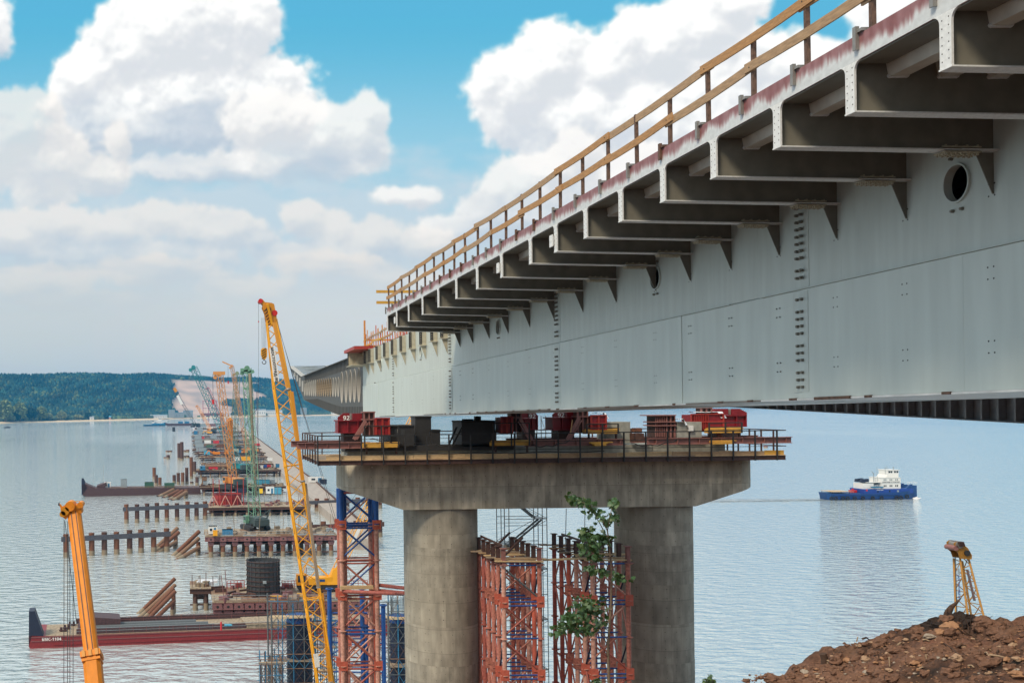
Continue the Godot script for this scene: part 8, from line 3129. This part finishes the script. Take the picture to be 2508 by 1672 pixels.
func earth() -> void:
	var g: G
	var c := func(x: float, y: float) -> Vector2: return Vector2(1950.0 + x * 0.2372, 1440.0 + y * 0.2372)
	var rocks := [rock(1, 0.7), rock(2, 0.6), rock(3, 0.8), rock(4, 0.55)]
	var big := [[716, 745, 48, "rounded tan boulder, the largest on the left half of the bank", 0, M.stone], [535, 765, 50, "flat rusty boulder left of the largest tan boulder", 3, M.stone_rust], [1655, 735, 58, "blocky tan boulder below the uprooted stump", 2, M.stone], [1590, 430, 88, "pink brown boulder held in the roots of the stump", 0, M.stone_rust], [1490, 470, 60, "second pink brown boulder under the stump, left of the first", 1, M.stone_rust], [85, 885, 46, "grey brown boulder at the left foot of the bank", 1, M.stone_grey], [1200, 725, 30, "pale stone standing in the middle of the bank", 2, M.stone], [1380, 705, 28, "pale stone right of the middle of the bank", 0, M.stone], [730, 905, 40, "grey flat stone below the largest tan boulder", 3, M.stone_grey], [1225, 800, 44, "reddish slab stone in the middle of the bank", 3, M.stone_rust], [2175, 775, 48, "flat brown stone at the right of the bank", 3, M.stone_rust], [2280, 745, 42, "pinkish stone near the right edge", 1, M.stone], [2240, 610, 42, "long pale stone high up near the right edge", 3, M.stone], [1370, 530, 50, "half buried grey stone left of the stump", 1, M.stone_grey], [2290, 950, 70, "large smooth reddish stone in the bottom right corner", 1, M.stone_rust], [655, 618, 22, "small tan stone on the left crest", 2, M.stone], [940, 680, 24, "small pale stone above the middle of the bank", 0, M.stone], [960, 865, 32, "tan stone near the bottom middle of the bank", 1, M.stone]]
	for q in big:
		var s: Vector2 = c.call(q[0], q[1])
		var p := on_ground(s.x, s.y)
		if p == Vector3.ZERO:
			p = P(s.x, s.y, 16.9)
			p.y = ground(p.x, 16.9)
		var r: float = q[2] * 0.2372 * -p.z / F * 0.92
		var o := MeshInstance3D.new()
		o.name = numbered("stone")
		o.mesh = rocks[q[4]]
		o.material_override = q[5]
		o.transform = Transform3D(Basis(Vector3.UP, rng.randf() * TAU).scaled(Vector3.ONE * r), p + Vector3(0, r * 0.25, 0))
		add_child(o)
		tag(o, q[3], "stone", "stones on the earth bank")
	for i in 120:
		var s: Vector2 = c.call(rng.randf_range(60, 2350), rng.randf_range(520, 978))
		var p := on_ground(s.x, s.y)
		if p == Vector3.ZERO or -p.z > 17.2 or -p.z < 11.0:
			continue
		var r := lerpf(0.012, 0.042, pow(rng.randf(), 2.0))
		var o := MeshInstance3D.new()
		o.name = numbered("stone")
		o.mesh = pick(rocks)
		var kind = rng.randi() % 3
		o.material_override = [M.stone, M.stone_grey, M.stone_rust][kind]
		o.transform = Transform3D(Basis(Vector3.UP, rng.randf() * TAU).scaled(Vector3(r * rng.randf_range(0.8, 1.4), r, r)), p + Vector3(0, r * 0.3, 0))
		add_child(o)
		tag(o, "fist sized %s stone lying loose on the brown earth bank" % ["tan", "grey", "rusty brown"][kind], "stone", "small %s stones on the earth bank" % ["tan", "grey", "rusty"][kind])
	for e in [["gravel", 5000, 0.005, 0.017, M.stone_rust, "scattered gravel all over the earth bank"], ["earth_clods", 3200, 0.010, 0.11, M.dirt, "crumbling brown clods covering the earth bank"]]:
		var mm := MultiMesh.new()
		mm.transform_format = MultiMesh.TRANSFORM_3D
		mm.mesh = rocks[1] if e[0] == "gravel" else rocks[2]
		mm.instance_count = e[1]
		for i in e[1]:
			var d := rng.randf_range(11.5, 17.3)
			var x := rng.randf_range(8.6, 14.4)
			var r: float = lerpf(e[2], e[3], pow(rng.randf(), 4.0))
			mm.set_instance_transform(i, Transform3D(Basis(Vector3.UP, rng.randf() * TAU).scaled(Vector3(r * rng.randf_range(0.8, 1.5), r, r)), Vector3(x, ground(x, d) + r * 0.2, -d)))
		var o := MultiMeshInstance3D.new()
		o.name = e[0]
		o.multimesh = mm
		o.material_override = e[4]
		add_child(o)
		tag(o, e[5], "gravel" if e[0] == "gravel" else "earth", "", "stuff")
	# the uprooted stump
	var s0: Vector2 = c.call(1600, 470)
	var at := on_ground(s0.x, s0.y)
	at = P(s0.x, s0.y, 16.8)
	var u := 0.2372 * 16.8 / F
	var t := thing("uprooted_stump", "dark uprooted tree stump with splayed roots on top of the earth bank", "tree stump", Vector3(at.x, ground(at.x, 16.8), at.z))
	var sp := func(x: float, y: float, z := 0.0) -> Vector3: return at + Vector3((x - 1600) * u, (470 - y) * u, z)
	g = G.new()
	g.path([sp.call(1580, 420), sp.call(1565, 320), sp.call(1575, 250), sp.call(1610, 195), sp.call(1650, 160), sp.call(1710, 105)], 0.085, 0.008, 9)
	g.path([sp.call(1600, 420, -0.05), sp.call(1590, 320, -0.04), sp.call(1600, 240, -0.04), sp.call(1640, 180, -0.02)], 0.09, 0.02, 8)
	g.path([sp.call(1555, 400, 0.05), sp.call(1545, 310, 0.04), sp.call(1540, 250, 0.03), sp.call(1556, 205, 0.03)], 0.06, 0.006, 7)
	part(t, "splintered_trunk", g, M.root)
	g = G.new()
	var f := FastNoiseLite.new()
	f.frequency = 0.9
	f.fractal_octaves = 4
	var sm := SphereMesh.new()
	sm.radial_segments = 44
	sm.rings = 26
	var a := sm.get_mesh_arrays()
	var v: PackedVector3Array = a[Mesh.ARRAY_VERTEX]
	var cc: Vector3 = sp.call(1650, 455, 0.15)
	for i in v.size():
		var p := v[i] * 2.0
		var k := 1.0 + 0.45 * f.get_noise_3dv(p * 1.7) + 0.28 * f.get_noise_3dv(p * 6.0)
		v[i] = cc + Vector3(p.x * 290 * u, p.y * 185 * u, p.z * 0.5) * k
	var ix: PackedInt32Array = a[Mesh.ARRAY_INDEX]
	g.k = Color(0.16, 0.17, 0.2)
	for i in range(0, ix.size(), 3):
		if v[ix[i]].distance_squared_to(v[ix[i + 1]]) > 1e-8 and v[ix[i + 2]].distance_squared_to(v[ix[i + 1]]) > 1e-8 and v[ix[i]].distance_squared_to(v[ix[i + 2]]) > 1e-8:
			g.tri(v[ix[i]], v[ix[i + 2]], v[ix[i + 1]], (v[ix[i]] + v[ix[i + 1]] + v[ix[i + 2]]) / 3.0 - cc)
	part(t, "root_ball", g, M.dirt)
	for i in 90:
		g = G.new()
		var w := rng.randf_range(-0.3, PI + 0.3)
		var p0: Vector3 = sp.call(1590 + 230 * cos(w) * rng.randf_range(0.3, 0.9), 450 - 140 * sin(w) * rng.randf_range(0.4, 1.0), rng.randf_range(0.1, 0.8))
		var dv := Vector3(cos(w) + rng.randfn(0, 0.5), 0.5 * sin(w) + rng.randfn(0, 0.5), rng.randfn(0, 0.5)) * rng.randf_range(0.08, 0.26)
		var p1 := p0 + dv + Vector3(rng.randfn(0, 0.03), rng.randfn(0, 0.03), 0)
		g.path([p0, p0.lerp(p1, 0.5) + Vector3(rng.randfn(0, 0.02), rng.randfn(0, 0.02), 0), p1], rng.randf_range(0.008, 0.026), 0.003, 5)
		part(t, "root", g, M.root)
	for q in [[[1410, 385], [1350, 420], [1290, 470]], [[1420, 460], [1380, 470], [1340, 520]], [[1660, 400], [1670, 470], [1695, 545]], [[1500, 320], [1480, 290]], [[1640, 300], [1655, 265]]]:
		var pts := []
		for e in q:
			pts.append(sp.call(e[0], e[1], 0.35))
		g = G.new()
		g.path(pts, 0.012, 0.004, 5)
		part(t, "root", g, M.root)
	t = thing("wood_stub", "short dark rotten stump on the left slope of the bank", "tree stump", on_ground(2021, 1622))
	var b := t.position
	g = G.new()
	g.path([b + Vector3(0, -0.1, 0), b + Vector3(-0.01, 0.05, 0), b + Vector3(-0.03, 0.13, 0)], 0.05, 0.055, 8)
	part(t, "stub", g, M.root)
	g = G.new()
	g.bar(b + Vector3(0.0, -0.01, 0.05), b + Vector3(0.24, -0.03, 0.05), 0.05, 0.02)
	part(t, "splinter", g, M.dry_wood)
	# sticks and splinters
	var st := [[965, 725, 970, 835, "upright splinter in the middle of the bank"], [850, 690, 862, 775, "thin dark stick left of the middle"], [1345, 700, 1352, 762, "short pale splinter right of the middle"], [1310, 570, 1380, 575, "pale flat splinter left of the stump"], [1050, 605, 1110, 590, "grey board end on the upper slope"], [1530, 600, 1720, 740, "long thin root trailing below the stump"], [1930, 650, 2020, 675, "pale stick on the right slope"], [1950, 690, 1995, 735, "short thick pale stick on the right slope"], [2000, 735, 2200, 745, "long crooked stick on the right slope"], [2220, 655, 2310, 700, "pale log near the right edge"], [1655, 640, 1760, 605, "dark root on the slope below the stump"], [690, 535, 760, 550, "dark root end on the left crest"], [1265, 870, 1320, 830, "stick lying in the lower middle"], [640, 515, 625, 580, "thin twig standing on the left crest"], [300, 780, 430, 785, "pale board at the left slope"], [1930, 785, 2050, 825, "thin root on the lower right slope"], [1785, 830, 1845, 835, "small pale chip on the lower right slope"], [2075, 690, 2120, 660, "dark stick near the right edge"]]
	for q in st:
		var s1: Vector2 = c.call(q[0], q[1])
		var s2: Vector2 = c.call(q[2], q[3])
		var p1 := on_ground(s1.x, s1.y)
		var p2 := on_ground(s2.x, s2.y)
		if p1 == Vector3.ZERO:
			p1 = P(s1.x, s1.y, 16.95)
		if p2 == Vector3.ZERO:
			p2 = P(s2.x, s2.y, 16.95)
		if absf(q[0] - q[2]) < 25:
			p1 = P(s1.x, s1.y, -p2.z)
		if p1.z * p2.z > 0 and absf(p1.z - p2.z) > 1.5:
			p1 = P(s1.x, s1.y, -p2.z)
		var up := Vector3(0, 0.02, 0)
		g = G.new()
		g.path([p1 + up, p1.lerp(p2, 0.5) + up + Vector3(0, rng.randf_range(0, 0.03), 0), p2 + up], 0.017 if "thin" not in q[4] else 0.009, 0.008, 6)
		lone("stick", g, M.root if "dark" in q[4] or "root" in q[4] else M.dry_wood, q[4], "stick", "sticks on the earth bank", "", p2)
	# cloth on a stake beyond the crest
	var q := P(2438, 1551, 18.0)
	t = thing("marker_cloth", "small orange cloth tied to a dark stake behind the bank's crest", "marker", q)
	g = G.new()
	g.tube(q + Vector3(0.02, -0.35, 0), q + Vector3(0.02, 0.10, 0), 0.008, -1, 6)
	g.tube(q + Vector3(0.02, 0.08, 0), q + Vector3(0.02, 0.11, 0), 0.014, -1, 6)
	part(t, "stake", g, M.near_black)
	g = G.new()
	var fan := [[0.0, 0.085], [0.045, 0.06], [0.06, 0.01], [0.035, -0.03], [0.0, -0.05], [-0.04, -0.025], [-0.055, 0.0], [-0.04, 0.06]]
	for i in 8:
		var e: Array = fan[i]
		var h: Array = fan[(i + 1) % 8]
		g.tri(q + Vector3(0.02, 0.02, 0.05), q + Vector3(e[0] + 0.02, e[1], 0.02 * (i % 2)), q + Vector3(h[0] + 0.02, h[1], 0.02 * ((i + 1) % 2)), Vector3.BACK)
		g.tri(q + Vector3(0.02, 0.02, -0.05), q + Vector3(e[0] + 0.02, e[1], 0.02 * (i % 2)), q + Vector3(h[0] + 0.02, h[1], 0.02 * ((i + 1) % 2)), Vector3.FORWARD)
	part(t, "cloth", g, M.orange_cloth)
